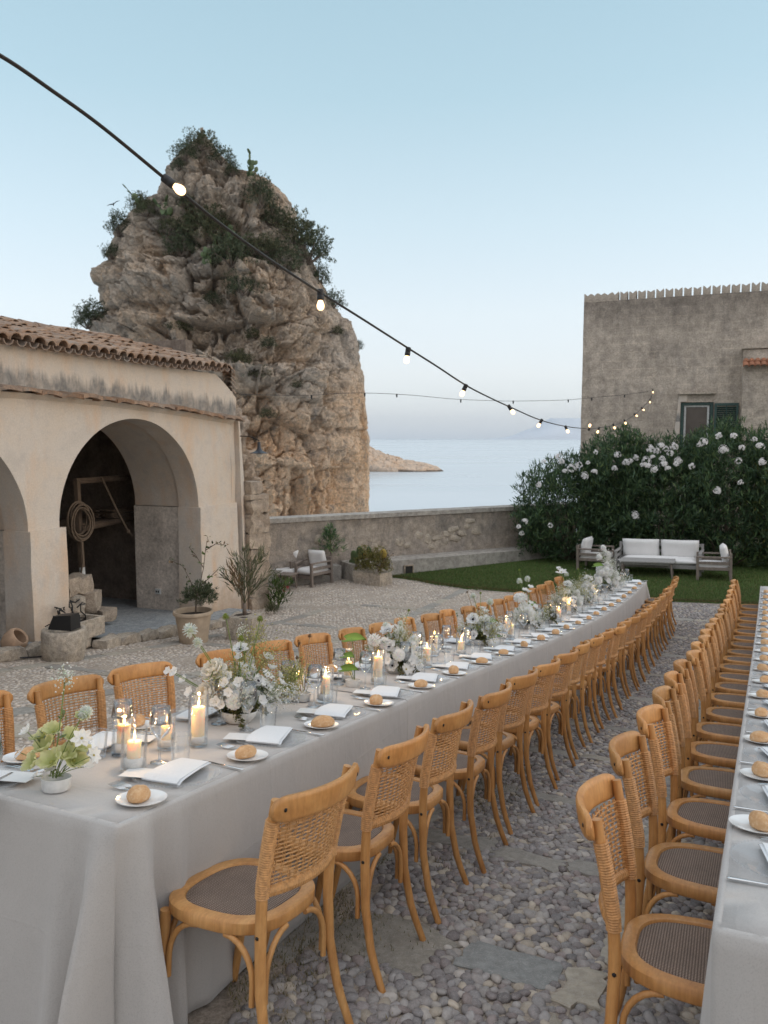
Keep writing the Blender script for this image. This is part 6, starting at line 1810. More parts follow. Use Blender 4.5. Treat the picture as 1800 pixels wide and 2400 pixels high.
p = fpx(384, 1388, .8); g = G(); g.box((4.135 - .008, .95, p.z), (.03, .12, .10), bev=.004); obj('socket_box', g.mesh('socket_box', MAT['whitepaint']), sk)
g = G(); g.box((4.117, .93, p.z), (.012, .03, .04)); g.box((4.117, .975, p.z), (.012, .03, .04)); obj('socket_cover', g.mesh('socket_cover', MAT['black']), sk)
# ---------------------------------------------------------------- wall lamp on its bracket
l0 = pix(563, 1022, 15.3); l1 = pix(607, 1036, 15.0)
lamp = thing('wall_lamp', 'dark enamel lamp hanging from a bracket at the arcade corner', 'lamp', Matrix.Translation(l1))
g = G(); g.tube([tuple(l0 - l1), tuple((l0 - l1) * .5 + Vector((0, 0, .05))), (0, 0, .03), (0, 0, -.05)], .011, 6); obj('bracket', g.mesh('bracket', MAT['iron'], True), lamp)
g = G(); g.lathe([(.03, .0), (.035, -.10), (.045, -.14), (.07, -.17), (.13, -.20), (.175, -.215), (.17, -.222), (.10, -.20), (.05, -.17)], 20); obj('lamp_shade', g.mesh('lamp_shade', plain('blue_black_enamel', (.018, .024, .035), .35, .1, 10, 0), True, auto=40), lamp)
g = G(); g.ball((0, 0, -.235), .062, 2, (1, 1, 1.1)); obj('lamp_globe', g.mesh('lamp_globe', plain('opal_glass', (.62, .58, .52), .3, .03, 4, 0), True), lamp)
# ---------------------------------------------------------------- string lights
MAT['cable'] = plain('black_cable', (.018, .017, .017), .45, .2, 20, .05)
def string_light(name, label, pts, socks, r, bulbs=True):
    """pts: points along the cable; socks: (point, direction of the bulb, scale)"""
    root = thing(name, label, 'string light', Matrix.Translation(pts[0]))
    P = [Vector(p) - Vector(pts[0]) for p in pts]; dense = []
    for i in range(len(P) - 1):
        a, b, c, d = P[max(0, i - 1)], P[i], P[i + 1], P[min(len(P) - 1, i + 2)]
        for k in range(6):
            u = k / 6; dense.append(.5 * ((2 * b) + (c - a) * u + (2 * a - 5 * b + 4 * c - d) * u * u + (3 * b - a - 3 * c + d) * u ** 3))
    dense.append(P[-1]); g = G(); g.tube(dense, r, 6, flat=.6); obj('cable', g.mesh('cable', MAT['cable'], True), root)
    for p, d, s in socks:
        d = Vector(d).normalized(); M = Matrix.Translation(Vector(p) - Vector(pts[0])) @ Vector((0, 0, 1)).rotation_difference(d).to_matrix().to_4x4() @ Matrix.Scale(s, 4)
        so = obj('socket', SOCK, root, M)
        obj('bulb', BULB if bulbs else BULB_OFF, so)
g = G(); g.lathe([(.014, -.012), (.020, -.008), (.021, .022), (.0195, .026), (.0215, .030), (.0215, .050), (.017, .056)], 14); SOCK = g.mesh('socket', MAT['black'], True, auto=40)
g = G(); g.lathe([(.012, .052), (.0155, .062), (.022, .078), (.0235, .092), (.020, .106), (.011, .115), (0, .117)], 14); BULB = g.mesh('bulb', MAT['bulb'], True)
g = G(); g.lathe([(.012, .052), (.014, .060), (.016, .070), (.011, .082), (0, .085)], 10); BULB_OFF = g.mesh('bulb', MAT['black'], True)
def line_d(px, m=.4545, c=2.5): return c / (m - (px - 900) / 1810)
CPTS = [(-160, 50), (0, 130), (120, 211), (240, 298), (386, 418), (500, 512), (620, 600), (745, 682), (850, 748), (955, 815), (1020, 856), (1092, 903), (1150, 933), (1198, 955), (1268, 985), (1330, 1000), (1382, 1005), (1400, 1003), (1442, 996), (1468, 985), (1492, 968), (1506, 955), (1522, 938), (1533, 916)]
cpts = [pix(x, y, line_d(x)) for x, y in CPTS]
SOCKP = [((386, 418), (.75, .0, -.55)), ((751, 682), (.0, 0, -1)), ((957, 817), (-.15, 0, -1)), ((1092, 903), (-.35, 0, -.8)), ((1192, 951), (.55, 0, -.8)), ((1270, 984), (-.45, 0, -.8)), ((1325, 999), (.45, 0, -.9)), ((1380, 1008), (.1, -.3, .9)), ((1404, 1002), (-.25, 0, -.9)), ((1437, 994), (.35, 0, -.8)), ((1463, 984), (.35, 0, -.8)), ((1486, 970), (.7, 0, -.5)), ((1503, 956), (.7, 0, -.6)), ((1523, 936), (.1, 0, -1)), ((1530, 913), (.1, 0, -1))]
string_light('string_light', 'black festoon cable with glowing warm bulbs swooping from upper left to the house', cpts, [(pix(x, y, line_d(x)), d, .92 if k == 0 else 1.0 - .06 * min(1, k / 6)) for k, ((x, y), d) in enumerate(SOCKP)], .0105)
S2 = [(560, 924), (640, 926), (730, 926), (790, 922), (850, 921), (912, 923), (975, 927), (1060, 935), (1150, 939), (1203, 940), (1270, 939), (1332, 937), (1387, 932), (1464, 925), (1530, 916)]
def d2(x): return 16.2 + (x - 560) / 970 * 7.9
string_light('string_light', 'thin unlit festoon cable strung level from the arcade corner to the house', [pix(x, y, d2(x)) for x, y in S2], [(pix(x, y, d2(x)), (0, 0, -1), .95) for x, y in ((730, 927), (855, 922), (930, 924), (1080, 937), (1203, 940), (1332, 937), (1387, 933), (1464, 926))], .0105, False)
# the bird
bp = pix(266, 479, 42)
bird = thing('bird', 'small dark bird gliding in the sky left of the rock stack', 'bird', Matrix.Translation(bp) @ Matrix.Rotation(-.55, 4, 'Y') @ RZ(.4))
g = G(); g.tube([(-.0, -.16, 0), (0, -.08, .01), (0, .02, .015), (0, .12, .005), (0, .2, 0)], [.008, .035, .042, .025, .006], 7); obj('body', g.mesh('body', MAT['iron'], True), bird)
for s in (-1, 1):
    g = G(); g.add([(0, -.06, .02), (0, .07, .02), (s * .18, .05, .07), (s * .19, -.05, .07), (s * .40, -.06, .03), (s * .38, -.10, .03), (0, -.06, .012), (0, .07, .012), (s * .18, .05, .062), (s * .19, -.05, .062)], [(0, 1, 2, 3), (3, 2, 4, 5), (6, 9, 8, 7), (0, 6, 7, 1)]); obj('wing', g.mesh('wing', MAT['iron']), bird)
# ================================================================ TABLE SETTINGS
def m_bread():
    m, nt, b = newmat('crusty_bread')
    n = noise(nt, 30, 5, .7); n2 = noise(nt, 120, 4, .7)
    c = ramp(nt, n, [(.3, (.46, .25, .11)), (.55, (.56, .34, .17)), (.75, (.66, .47, .29))])
    c = mixc(nt, ramp(nt, n2, [(.5, 0), (.75, .45)]), c, (.72, .60, .45))
    nt.links.new(c, b.inputs['Base Color']); b.inputs['Roughness'].default_value = .8; bump(nt, b, n, .4, .004)
    return m
MAT['bread'] = m_bread()
g = G(); g.lathe([(0, .004), (.10, .004), (.112, .006), (.125, .010), (.152, .013), (.158, .0135), (.158, .010), (.125, .006), (.105, .0), (0, .0)], 40)
vv_ = np.array(g.v); r_ = np.hypot(vv_[:, 0], vv_[:, 1]); a_ = np.arctan2(vv_[:, 1], vv_[:, 0]); k_ = np.where(r_ > .15, .0012 * np.cos(20 * a_), 0); vv_[:, 2] += k_; g.v = vv_.tolist()
gb = G()
for k in range(72): a = 2 * PI * k / 72; gb.ball((.158 * math.cos(a), .158 * math.sin(a), .0125), .0038, 0)
CHARGER = g.mesh('charger_plate', MAT['glassplate'], True, auto=60); BEAD = gb.mesh('beaded_rim', MAT['glassplate'], True)
g = G(); g.lathe([(0, .004), (.045, .004), (.055, .007), (.079, .013), (.082, .0135), (.0815, .011), (.056, .003), (.048, 0), (0, 0)], 36); BPLATE = g.mesh('bread_plate', MAT['china'], True, auto=60)
def napkin(seed):
    q = random.Random(seed); g = G()
    for lay in range(2):
        n = 12; A = np.zeros((2, n + 1, 3))
        dx, dy = .004 * lay, -.003 * lay
        for j in range(n + 1):
            u = j / n; x = -.125 + .25 * u + dx
            f = .075 - .028 * (1 - u) ** 2 - .006 * math.sin(PI * u) - .006 * lay
            bk = -.080 - .012 * math.sin(PI * u) + .004 * lay
            sag = -.010 * max(0, (u - .85) / .15) ** 2 - .004 * (1 - u) ** 3
            z = .014 + .0035 * lay + .0012 * math.sin(5 * u + seed + lay) + sag
            A[0, j] = (x, bk + dy, z); A[1, j] = (x, f + dy, z + .0015 * math.sin(3 * u + seed))
        B = A.copy(); B[..., 2] += .003; B[1, :, 1] += .001
        g.grid(A); g.grid(B, True)
        g.add([tuple(A[1, j]) for j in range(n + 1)] + [tuple(B[1, j]) for j in range(n + 1)], [(j, j + 1, n + 2 + j, n + 1 + j) for j in range(n)])
        for k in (0, n): g.add([tuple(A[0, k]), tuple(A[1, k]), tuple(B[1, k]), tuple(B[0, k])], [(0, 1, 2, 3)])
    return g.mesh('napkin', MAT['napkin'], True, auto=35)
NAPS = [napkin(s) for s in range(4)]
g = G(); g.box((0, 0, 0), (.105, .19, .0012)); CARD = g.mesh('menu_card', MAT['paper'])
def roll(seed):
    bm = bmesh.new(); bmesh.ops.create_icosphere(bm, subdivisions=3, radius=1); V = np.array([v.co for v in bm.verts]); 
    V = V * (1 + .05 * fbm(V * 1.7 + seed * 4, 3))[:, None]
    ax = np.abs(V[:, 0]); V[:, 1] *= (1 - .22 * ax ** 2); V *= np.array([.055, .036, .030]); V[:, 2] = np.where(V[:, 2] < -.015, -.015 + (V[:, 2] + .015) * .25, V[:, 2])
    V[:, 2] -= .004 * np.exp(-((V[:, 1] + .15 * V[:, 0]) / .005) ** 2) * (V[:, 2] > .01)
    V[:, 2] += .018 - .0
    bm.verts.index_update(); F = [tuple(v.index for v in f.verts) for f in bm.faces]; bm.free()
    g = G(); g.add(V.tolist(), F); return g.mesh('bread_roll', MAT['bread'], True)
ROLLS = [roll(s) for s in range(4)]
def fork_mesh():
    g = G(); prof = [(-.100, .0045, .001), (-.085, .006, .003), (-.04, .0035, .004), (.02, .0028, .003), (.036, .0045, .002), (.046, .0098, .001)]
    A = np.zeros((len(prof), 5, 3))
    for i, (y, w, z) in enumerate(prof):
        for j in range(5): u = -1 + j / 2; A[i, j] = (u * w, y, z + .0022 - .001 * u * u)
    g.grid(A)
    for k in range(4):
        x = -.0088 + k * .00587; g.tube([(x * 1.05, .044, .0028), (x * 1.15, .07, .0045), (x * 1.15, .106, .012)], [.0019, .0018, .0010], 4)
    o = g.mesh('fork', MAT['steel'], True); return o
def knife_mesh():
    g = G(); prof = [(-.11, .005, .0035), (-.10, .007, .004), (-.03, .0055, .004), (.0, .0045, .003)]
    g.tube([(0, y, .004) for y, _, _ in prof], [w for _, w, _ in prof], 6, flat=.45)
    g.add([(-.004, 0, .003), (.006, 0, .0045), (.0085, .05, .0045), (.004, .10, .0045), (-.006, .085, .003), (-.006, .04, .003), (-.004, 0, .005), (-.006, .04, .005), (-.006, .085, .005)], [(0, 1, 2, 5), (5, 2, 3, 4), (6, 1, 2, 7), (7, 2, 3, 8)])
    return g.mesh('knife', MAT['steel'], True)
FORK, KNIFE = fork_mesh(), knife_mesh()
g = G(); g.lathe([(.033, .0015), (.035, .0), (.034, .003), (.012, .006), (.0045, .016), (.0036, .05), (.004, .088), (.012, .095), (.032, .112), (.042, .136), (.043, .150), (.039, .185), (.0345, .215), (.0335, .215), (.038, .185), (.0418, .150)], 26); WINE = g.mesh('wine_glass', MAT['stemware'], True)
g = G(); g.lathe([(.0, .003), (.030, .003), (.032, .006), (.0385, .10), (.0395, .104), (.0405, .10), (.0345, .002), (.030, 0), (0, 0)], 26); TUMB = g.mesh('tumbler', MAT['glass'], True)
def on_table(t, o, rot, right, fwd, hh=.0):
    return frame(t, o, fwd, TOPZ + .0045 + hh, rot)
def item(name, me, M, label, cat, group):
    return tag(obj(name, me, M=M), label, cat, group)
def setting(i, n, t, sgn, edge, side, sidelab, detail=True, seed=0):
    """one place: sgn = +1 when the guest sits on the +o side of the edge"""
    q = random.Random(seed * 100 + i)
    w = 'nearest the camera' if i == 0 else ('farthest from the camera' if i == n - 1 else ORD[i] + ' from the near end')
    fw = 'L' if sgn > 0 else 'R'                           # local +y points from the guest to the table middle, +x to the guest's right
    B = frame(t, edge, fw, TOPZ + .0045)
    def put(x, y, z=0, r=0): return B @ T(x + q.uniform(-.008, .008), y + q.uniform(-.008, .008), z) @ RZ(r + q.uniform(-.08, .08))
    ch = thing('charger_plate', f'beaded clear glass charger plate, {side} of {sidelab}, {w}', 'plate', put(0, .17), f'glass charger plates, {side} of {sidelab}')
    obj('plate', CHARGER, ch); obj('beaded_rim', BEAD, ch, kind='stuff')
    item('menu_card', CARD, put(-.075, .235, .0165, .35), f'white menu card under a napkin, {side} of {sidelab}, {w}', 'card', f'menu cards, {side} of {sidelab}')
    item('napkin', NAPS[q.randrange(4)], put(.02, .165, .0045, PI + .18 + q.uniform(-.12, .12)), f'folded white napkin, {side} of {sidelab}, {w}', 'napkin', f'folded napkins, {side} of {sidelab}')
    item('bread_plate', BPLATE, put(-.275, .085), f'small white bread plate, {side} of {sidelab}, {w}', 'plate', f'bread plates, {side} of {sidelab}')
    item('bread_roll', ROLLS[q.randrange(4)], put(-.275 + q.uniform(-.012, .012), .085 + q.uniform(-.01, .01), .0045, q.uniform(-.7, .6)) @ Matrix.Diagonal((q.uniform(.85, 1.12), q.uniform(.85, 1.1), q.uniform(.85, 1.15), 1)), f'bread roll on a small plate, {side} of {sidelab}, {w}', 'bread', f'bread rolls, {side} of {sidelab}')
    item('fork', FORK, put(-.180, .185), f'inner fork, {side} of {sidelab}, {w}', 'fork', f'forks, {side} of {sidelab}')
    item('fork', FORK, put(-.207, .178), f'outer fork beside the bread plate, {side} of {sidelab}, {w}', 'fork', f'forks, {side} of {sidelab}')
    item('knife', KNIFE, put(.182, .11), f'table knife, {side} of {sidelab}, {w}', 'knife', f'knives, {side} of {sidelab}')
    item('wine_glass', WINE, put(.085, .345), f'tall wine glass, {side} of {sidelab}, {w}', 'glass', f'wine glasses, {side} of {sidelab}')
    item('tumbler', TUMB, put(.16, .285), f'clear water tumbler, {side} of {sidelab}, {w}', 'glass', f'tumblers, {side} of {sidelab}')
for i in range(NA): setting(i, NA, -.135 + .5825 * i, 1, TO1 + .01, 'aisle side', 'left table', seed=1)
for i in range(NC): setting(i, NC, -.55 + .590 * i, -1, TO0 - .01, 'arcade side', 'left table', seed=2)
for i in range(19):
    t = .105 + .622 * i
    setting(i, 19, t, -1, R2(t) - .0, 'aisle side', 'right table', seed=3)

# ================================================================ CANDLES
WICK = None
def candle(t, o, r, h, cr, chh, label, seed):
    q = random.Random(seed); M = frame(t, o, 'F', TOPZ + .0045, q.uniform(0, 6))
    root = thing('candle_holder', label, 'candle', M, 'candles in glass cylinders')
    g = G(); g.lathe([(0, .012), (r - .004, .012), (r - .002, .014), (r - .002, h), (r, h + .001), (r + .0005, h), (r + .0005, .003), (r - .004, 0), (0, 0)], 30); obj('glass_cylinder', g.mesh('glass_cylinder', MAT['glass'], True, auto=50), root)
    g = G(); g.lathe([(0, .013), (r - .003, .013), (r - .003, .035), (r * .6, .043 + q.uniform(-.004, .004)), (0, .040)], 24, wob=.0); obj('sand', g.mesh('sand', MAT['sand'], True), root)
    g = G(); z0 = .036; g.lathe([(0, z0), (cr, z0), (cr, z0 + chh - .004), (cr - .003, z0 + chh), (cr * .75, z0 + chh - .002), (cr * .3, z0 + chh - .006), (0, z0 + chh - .007)], 24); c = obj('wax', g.mesh('wax', MAT['wax'], True, auto=50), root)
    zt = z0 + chh - .006
    g = G(); g.tube([(0, 0, zt - .002), (.0005, 0, zt + .006), (.002, 0, zt + .010)], .0011, 5); obj('wick', g.mesh('wick', MAT['black']), c)
    g = G(); g.lathe([(0, zt + .007), (.0035, zt + .012), (.0048, zt + .019), (.0038, zt + .027), (.0018, zt + .036), (0, zt + .043)], 12); fl_ = obj('flame', g.mesh('flame', MAT['flame'], True), c)
    ld = bpy.data.lights.new('candle_light', 'POINT'); ld.energy = .50; ld.color = (1.0, .58, .24); ld.shadow_soft_size = .006
    lo = bpy.data.objects.new('candle_light', ld); COL.objects.link(lo); lo.parent = c; lo.location = (0, 0, zt + .045)
    return root
CAND = [(-.165, -.80, .047, .155, .026, .072, 'short candle in a glass cylinder nearest the camera, by the yellow flower bowl'), (-.03, -.985, .045, .15, .026, .080, 'short candle in a glass cylinder just behind the front one'), (.105, -.885, .036, .135, .022, .062, 'narrow small candle glass behind the first wine glass'), (.215, -.815, .041, .215, .028, .125, 'tall thick candle left of the big rose arrangement'),
        (1.24, -.80, .045, .18, .025, .10, 'tall candle beside the small bowl of dried stems'), (1.36, -1.04, .042, .15, .025, .075, 'short candle on the arcade side near the dried stems'), (1.83, -.98, .04, .17, .025, .09, 'candle just behind the green leaf bowl'), (1.88, -.80, .042, .20, .027, .13, 'tall candle in front of the anemone arrangement'), (2.66, -.80, .042, .17, .025, .10, 'candle at the far foot of the anemone arrangement'), (2.9, -1.02, .04, .16, .024, .09, 'candle on the arcade side after the anemone arrangement'), (3.22, -.97, .042, .19, .026, .12, 'tall candle between the two anemone arrangements'), (3.42, -.82, .04, .14, .025, .07, 'short candle between the two anemone arrangements'),
        (4.75, -.80, .042, .17, .025, .10, 'candle after the second anemone arrangement, by the anemones'), (5.2, -.98, .042, .17, .025, .09, 'candle between the second anemone bowl and the white blossom bowl'), (6.75, -.80, .042, .17, .025, .10, 'candle beyond the white blossom bowl, halfway down the table'), (7.1, -.98, .042, .16, .025, .09, 'candle on the arcade side halfway down the table'), (7.55, -.85, .042, .18, .025, .11, 'candle before the loose white arrangement far down the table'), (9.2, -.82, .042, .17, .025, .10, 'candle after the loose white arrangement far down the table'), (9.7, -.97, .042, .17, .025, .09, 'candle before the last arrangement'), (11.5, -.84, .042, .17, .025, .10, 'last candle near the far end of the table')]
for k, (t, o, r, h, cr, chh, lab) in enumerate(CAND): candle(t, o, r, h, cr, chh, lab, 500 + k)

# ================================================================ FLOWERS
def petal(L, Wd, cup, curl, n=4, m=4, frill=0.0, ph=0.0):
    """a curved petal along +x, opening upwards"""
    A = np.zeros((n + 1, m + 1, 3))
    for i in range(n + 1):
        u = i / n; w = Wd * math.sin(PI * min(1, .12 + u * .80)) ** .7 * (1 if u < 1 else .75)
        for j in range(m + 1):
            v = 2 * j / m - 1
            A[i, j] = (L * u * (1 - .25 * curl * u), v * w / 2, cup * L * u ** 1.5 + .25 * Wd * v * v * (1 - .4 * u) * (1 if cup >= 0 else .4) + frill * L * u * math.sin(6 * v + ph))
    return A
def flower_mesh(name, petals, center=None, mats=None):
    """petals: list of (A, angle, tilt, colour)"""
    V = []; F = []; C = []; b = 0
    for A, ang, tilt, off, col in petals:
        n, m = A.shape[:2]; P = A.reshape(-1, 3)
        ct_, st_ = math.cos(tilt), math.sin(tilt)
        x = P[:, 0] * ct_ - P[:, 2] * st_; z = P[:, 0] * st_ + P[:, 2] * ct_; y = P[:, 1]
        x = x + off[0]; z = z + off[1]
        ca, sa = math.cos(ang), math.sin(ang)
        V.append(np.column_stack([x * ca - y * sa, x * sa + y * ca, z]))
        ii = np.arange(n * m).reshape(n, m) + b
        F.append(np.stack([ii[:-1, :-1], ii[:-1, 1:], ii[1:, 1:], ii[1:, :-1]], -1).reshape(-1, 4)); b += n * m
        u = np.repeat(np.linspace(0, 1, n), m)[:, None]
        c0, c1 = (col if isinstance(col[0], tuple) else (col, col))
        C.append(np.array(c0) * (1 - u) + np.array(c1) * u)
    if center:
        for (c, r, col) in center:
            g = G(); g.ball(c, r, 1, (1, 1, .7)); vb = np.array(g.v); fb = np.array([(f[0], f[1], f[2], f[2]) for f in g.f])
            V.append(vb); C.append(np.repeat([col], len(vb), 0)); F.append(fb + b); b += len(vb)
    V = np.concatenate(V); F = np.concatenate(F); C = np.concatenate(C)
    me = bpy.data.meshes.new(name)
    me.from_pydata(V.tolist(), [], [tuple(q) if q[2] != q[3] else tuple(q[:3]) for q in F.tolist()])
    at = me.color_attributes.new('Col', 'FLOAT_COLOR', 'POINT'); c4 = np.ones((len(V), 4), np.float32); c4[:, :3] = C; at.data.foreach_set('color', c4.ravel())
    me.materials.append(MAT['petal']); me.polygons.foreach_set('use_smooth', [True] * len(me.polygons)); me.update()
    return me
WHT, CRM, GRN = (.88, .88, .87), (.86, .82, .72), (.55, .60, .28)
q = random.Random(77)
def mk_anemone():
    ps = []
    for k in range(9):
        lay = k % 2; ps.append((petal(.036, .031, .10 + .10 * lay, .1, 4, 4, .05, k), 2 * PI * k / 9 + q.uniform(-.1, .1), .12 + .16 * lay + q.uniform(-.08, .08), (.004, 0), ((.80, .81, .82), WHT)))
    ce = [((0, 0, .004), .0085, (.012, .011, .02))] + [((.0145 * math.cos(a), .0145 * math.sin(a), .007), .0019, (.02, .018, .03)) for a in [2 * PI * k / 16 for k in range(16)]]
    return flower_mesh('anemone', ps, ce)
def mk_rose():
    ps = []
    for ring, (n, L, Wd, tilt, cup, z) in enumerate(((6, .050, .048, .15, .15, 0), (7, .047, .045, .45, .25, .002), (7, .040, .04, .75, .30, .004), (7, .031, .032, 1.0, .25, .007), (6, .022, .026, 1.2, .2, .010), (5, .014, .02, 1.4, .1, .012))):
        inner = ring / 5
        col = (tuple(.86 - .02 * inner if c == 0 else (.84 - .14 * inner if c == 1 else .78 - .30 * inner) for c in range(3)), (.87, .855 - .05 * inner, .82 - .16 * inner))
        for k in range(n): ps.append((petal(L, Wd, cup, .25, 5, 5, .05, k * 2.1 + ring), 2 * PI * k / n + ring * .5 + q.uniform(-.15, .15), tilt + q.uniform(-.1, .1), (.004, z), col))
    return flower_mesh('rose', ps)
def mk_small(name, n, L, Wd, col, cen=None, cup=.2, tilt=.3):
    ps = [(petal(L, Wd, cup, .1, 3, 3, .08, k), 2 * PI * k / n + q.uniform(-.15, .15), tilt + q.uniform(-.15, .15), (.002, 0), col) for k in range(n)]
    return flower_mesh(name, ps, [((0, 0, .003), L * .16, cen)] if cen else None)
def mk_ball(name, R, col, n=46, L=.55, cen=None):
    ps = []
    V = []
    out = []
    for k in range(n):
        z = 1 - 1.75 * (k + .5) / n; a = k * 2.39996; tilt = math.asin(max(-1, min(1, z)))
        ps.append((petal(R * L, R * .42, .05, .2, 2, 2, .1, k), a, tilt * .9 + q.uniform(-.2, .2), (R * .45 * math.cos(tilt), R * .55 * z), (tuple(c * q.uniform(.85, 1) for c in col), col)))
    return flower_mesh(name, ps, [((0, 0, 0), R * .55, cen or col)])
def mk_fluff(name, R, col, n, seed):
    """airy spray of tiny blossoms on thread-fine branchlets"""
    q2 = np.random.default_rng(seed); pts = q2.normal(0, 1, (n, 3)) * np.array([.5, .5, .6]) * R; pts[:, 2] += R * .6
    V = []; F = []; C = []; b = 0
    for p in pts:
        s = q2.uniform(.0022, .0042)
        vb = np.array([(s, 0, 0), (-s, 0, 0), (0, s, 0), (0, -s, 0), (0, 0, s), (0, 0, -s)]) + p
        V.append(vb); F += [(b, b + 2, b + 4), (b + 2, b + 1, b + 4), (b + 1, b + 3, b + 4), (b + 3, b, b + 4), (b + 2, b, b + 5), (b + 1, b + 2, b + 5), (b + 3, b + 1, b + 5), (b, b + 3, b + 5)]; b += 6
        C.append(np.repeat([np.array(col) * q2.uniform(.7, 1.25)], 6, 0))
    for p in pts[::3]:
        m = p * .5 + np.array([0, 0, -.1 * R]); w = .0006
        vb = np.array([(-w, 0, 0), (w, 0, 0), m + [w, 0, 0], m - [w, 0, 0], p + [0, w, 0], p - [0, w, 0]]); V.append(vb); F += [(b, b + 1, b + 2), (b, b + 2, b + 3), (b + 3, b + 2, b + 4), (b + 3, b + 4, b + 5)]; b += 6
        C.append(np.repeat([(.20, .24, .08)], 6, 0))
    V = np.concatenate(V); C = np.concatenate(C)
    return big_mesh(name, V, np.array(F), MAT['petal'], False, np.clip(C, 0, .85))
FL = {'anemone': [mk_anemone() for _ in range(3)], 'rose': [mk_rose() for _ in range(2)],
      'ranunculus': [mk_ball('ranunculus', .030, WHT, 60, .7) for _ in range(2)],
      'sweet_pea': [mk_small('sweet_pea', 5, .026, .026, WHT, None, .35, .35) for _ in range(3)],
      'cosmos': [mk_small('cosmos', 7, .034, .022, (WHT, WHT), (.55, .45, .10), .08, .15) for _ in range(2)],
      'hellebore': [mk_small('hellebore', 6, .040, .036, ((.52, .56, .22), (.74, .74, .46)), (.50, .50, .14), .25, .35) for _ in range(3)],
      'scabiosa': [mk_ball('scabiosa', .026, (.74, .77, .72), 50, .6, (.62, .68, .50)) for _ in range(2)],
      'thistle_head': [mk_ball('thistle_head', .017, (.26, .32, .075), 40, .35) for _ in range(2)],
      'seed_pod': [mk_ball('seed_pod', .011, (.18, .115, .065), 30, .4) for _ in range(2)],
      'queen_anne_lace': [mk_fluff('queen_anne_lace', .034, (.80, .84, .76), 90, 3)],
      'yellow_spray': [mk_fluff('yellow_spray', .055, (.50, .47, .20), 120, 4), mk_fluff('yellow_spray', .06, (.55, .52, .27), 130, 5)],
      'white_spray': [mk_fluff('white_spray', .05, (.86, .88, .84), 160, 6), mk_fluff('white_spray', .055, (.84, .85, .76), 160, 8)]}
def anthurium_leaf():
    V = []; n = 12; F = []
    for i in range(n + 1):
        u = i / n; w = .042 * math.sin(PI * min(1, u * .92 + .10)) ** .8 * (1.15 - .5 * u)
        for j in range(5):
            v = j / 2 - 1; V.append((-.03 + .105 * u - (.022 * abs(v) if u < .3 else 0), v * w, .010 * v * v - .03 * u * u))
    for i in range(n):
        for j in range(4): F.append((i * 5 + j, i * 5 + j + 1, (i + 1) * 5 + j + 1, (i + 1) * 5 + j))
    c = np.array([(.16, .26, .045)] * len(V)); c[::5] *= .8; c[4::5] *= .8; c[2::5] *= 1.3
    return big_mesh('anthurium', np.array(V), np.array(F), MAT['leaf'], True, c)
FL['anthurium'] = [anthurium_leaf()]
g = G(); g.lathe([(0, .002), (.052, .0), (.056, .004), (.075, .025), (.083, .048), (.082, .052), (.078, .050), (.070, .028), (.05, .010), (0, .010)], 28); BOWL = g.mesh('bowl', MAT['ceramic'], True, auto=50)
g = G(); g.lathe([(0, .002), (.042, .0), (.045, .004), (.048, .03), (.050, .042), (.048, .043), (.045, .03), (.04, .010), (0, .010)], 24); SBOWL = g.mesh('bowl', MAT['ceramic'], True, auto=50)
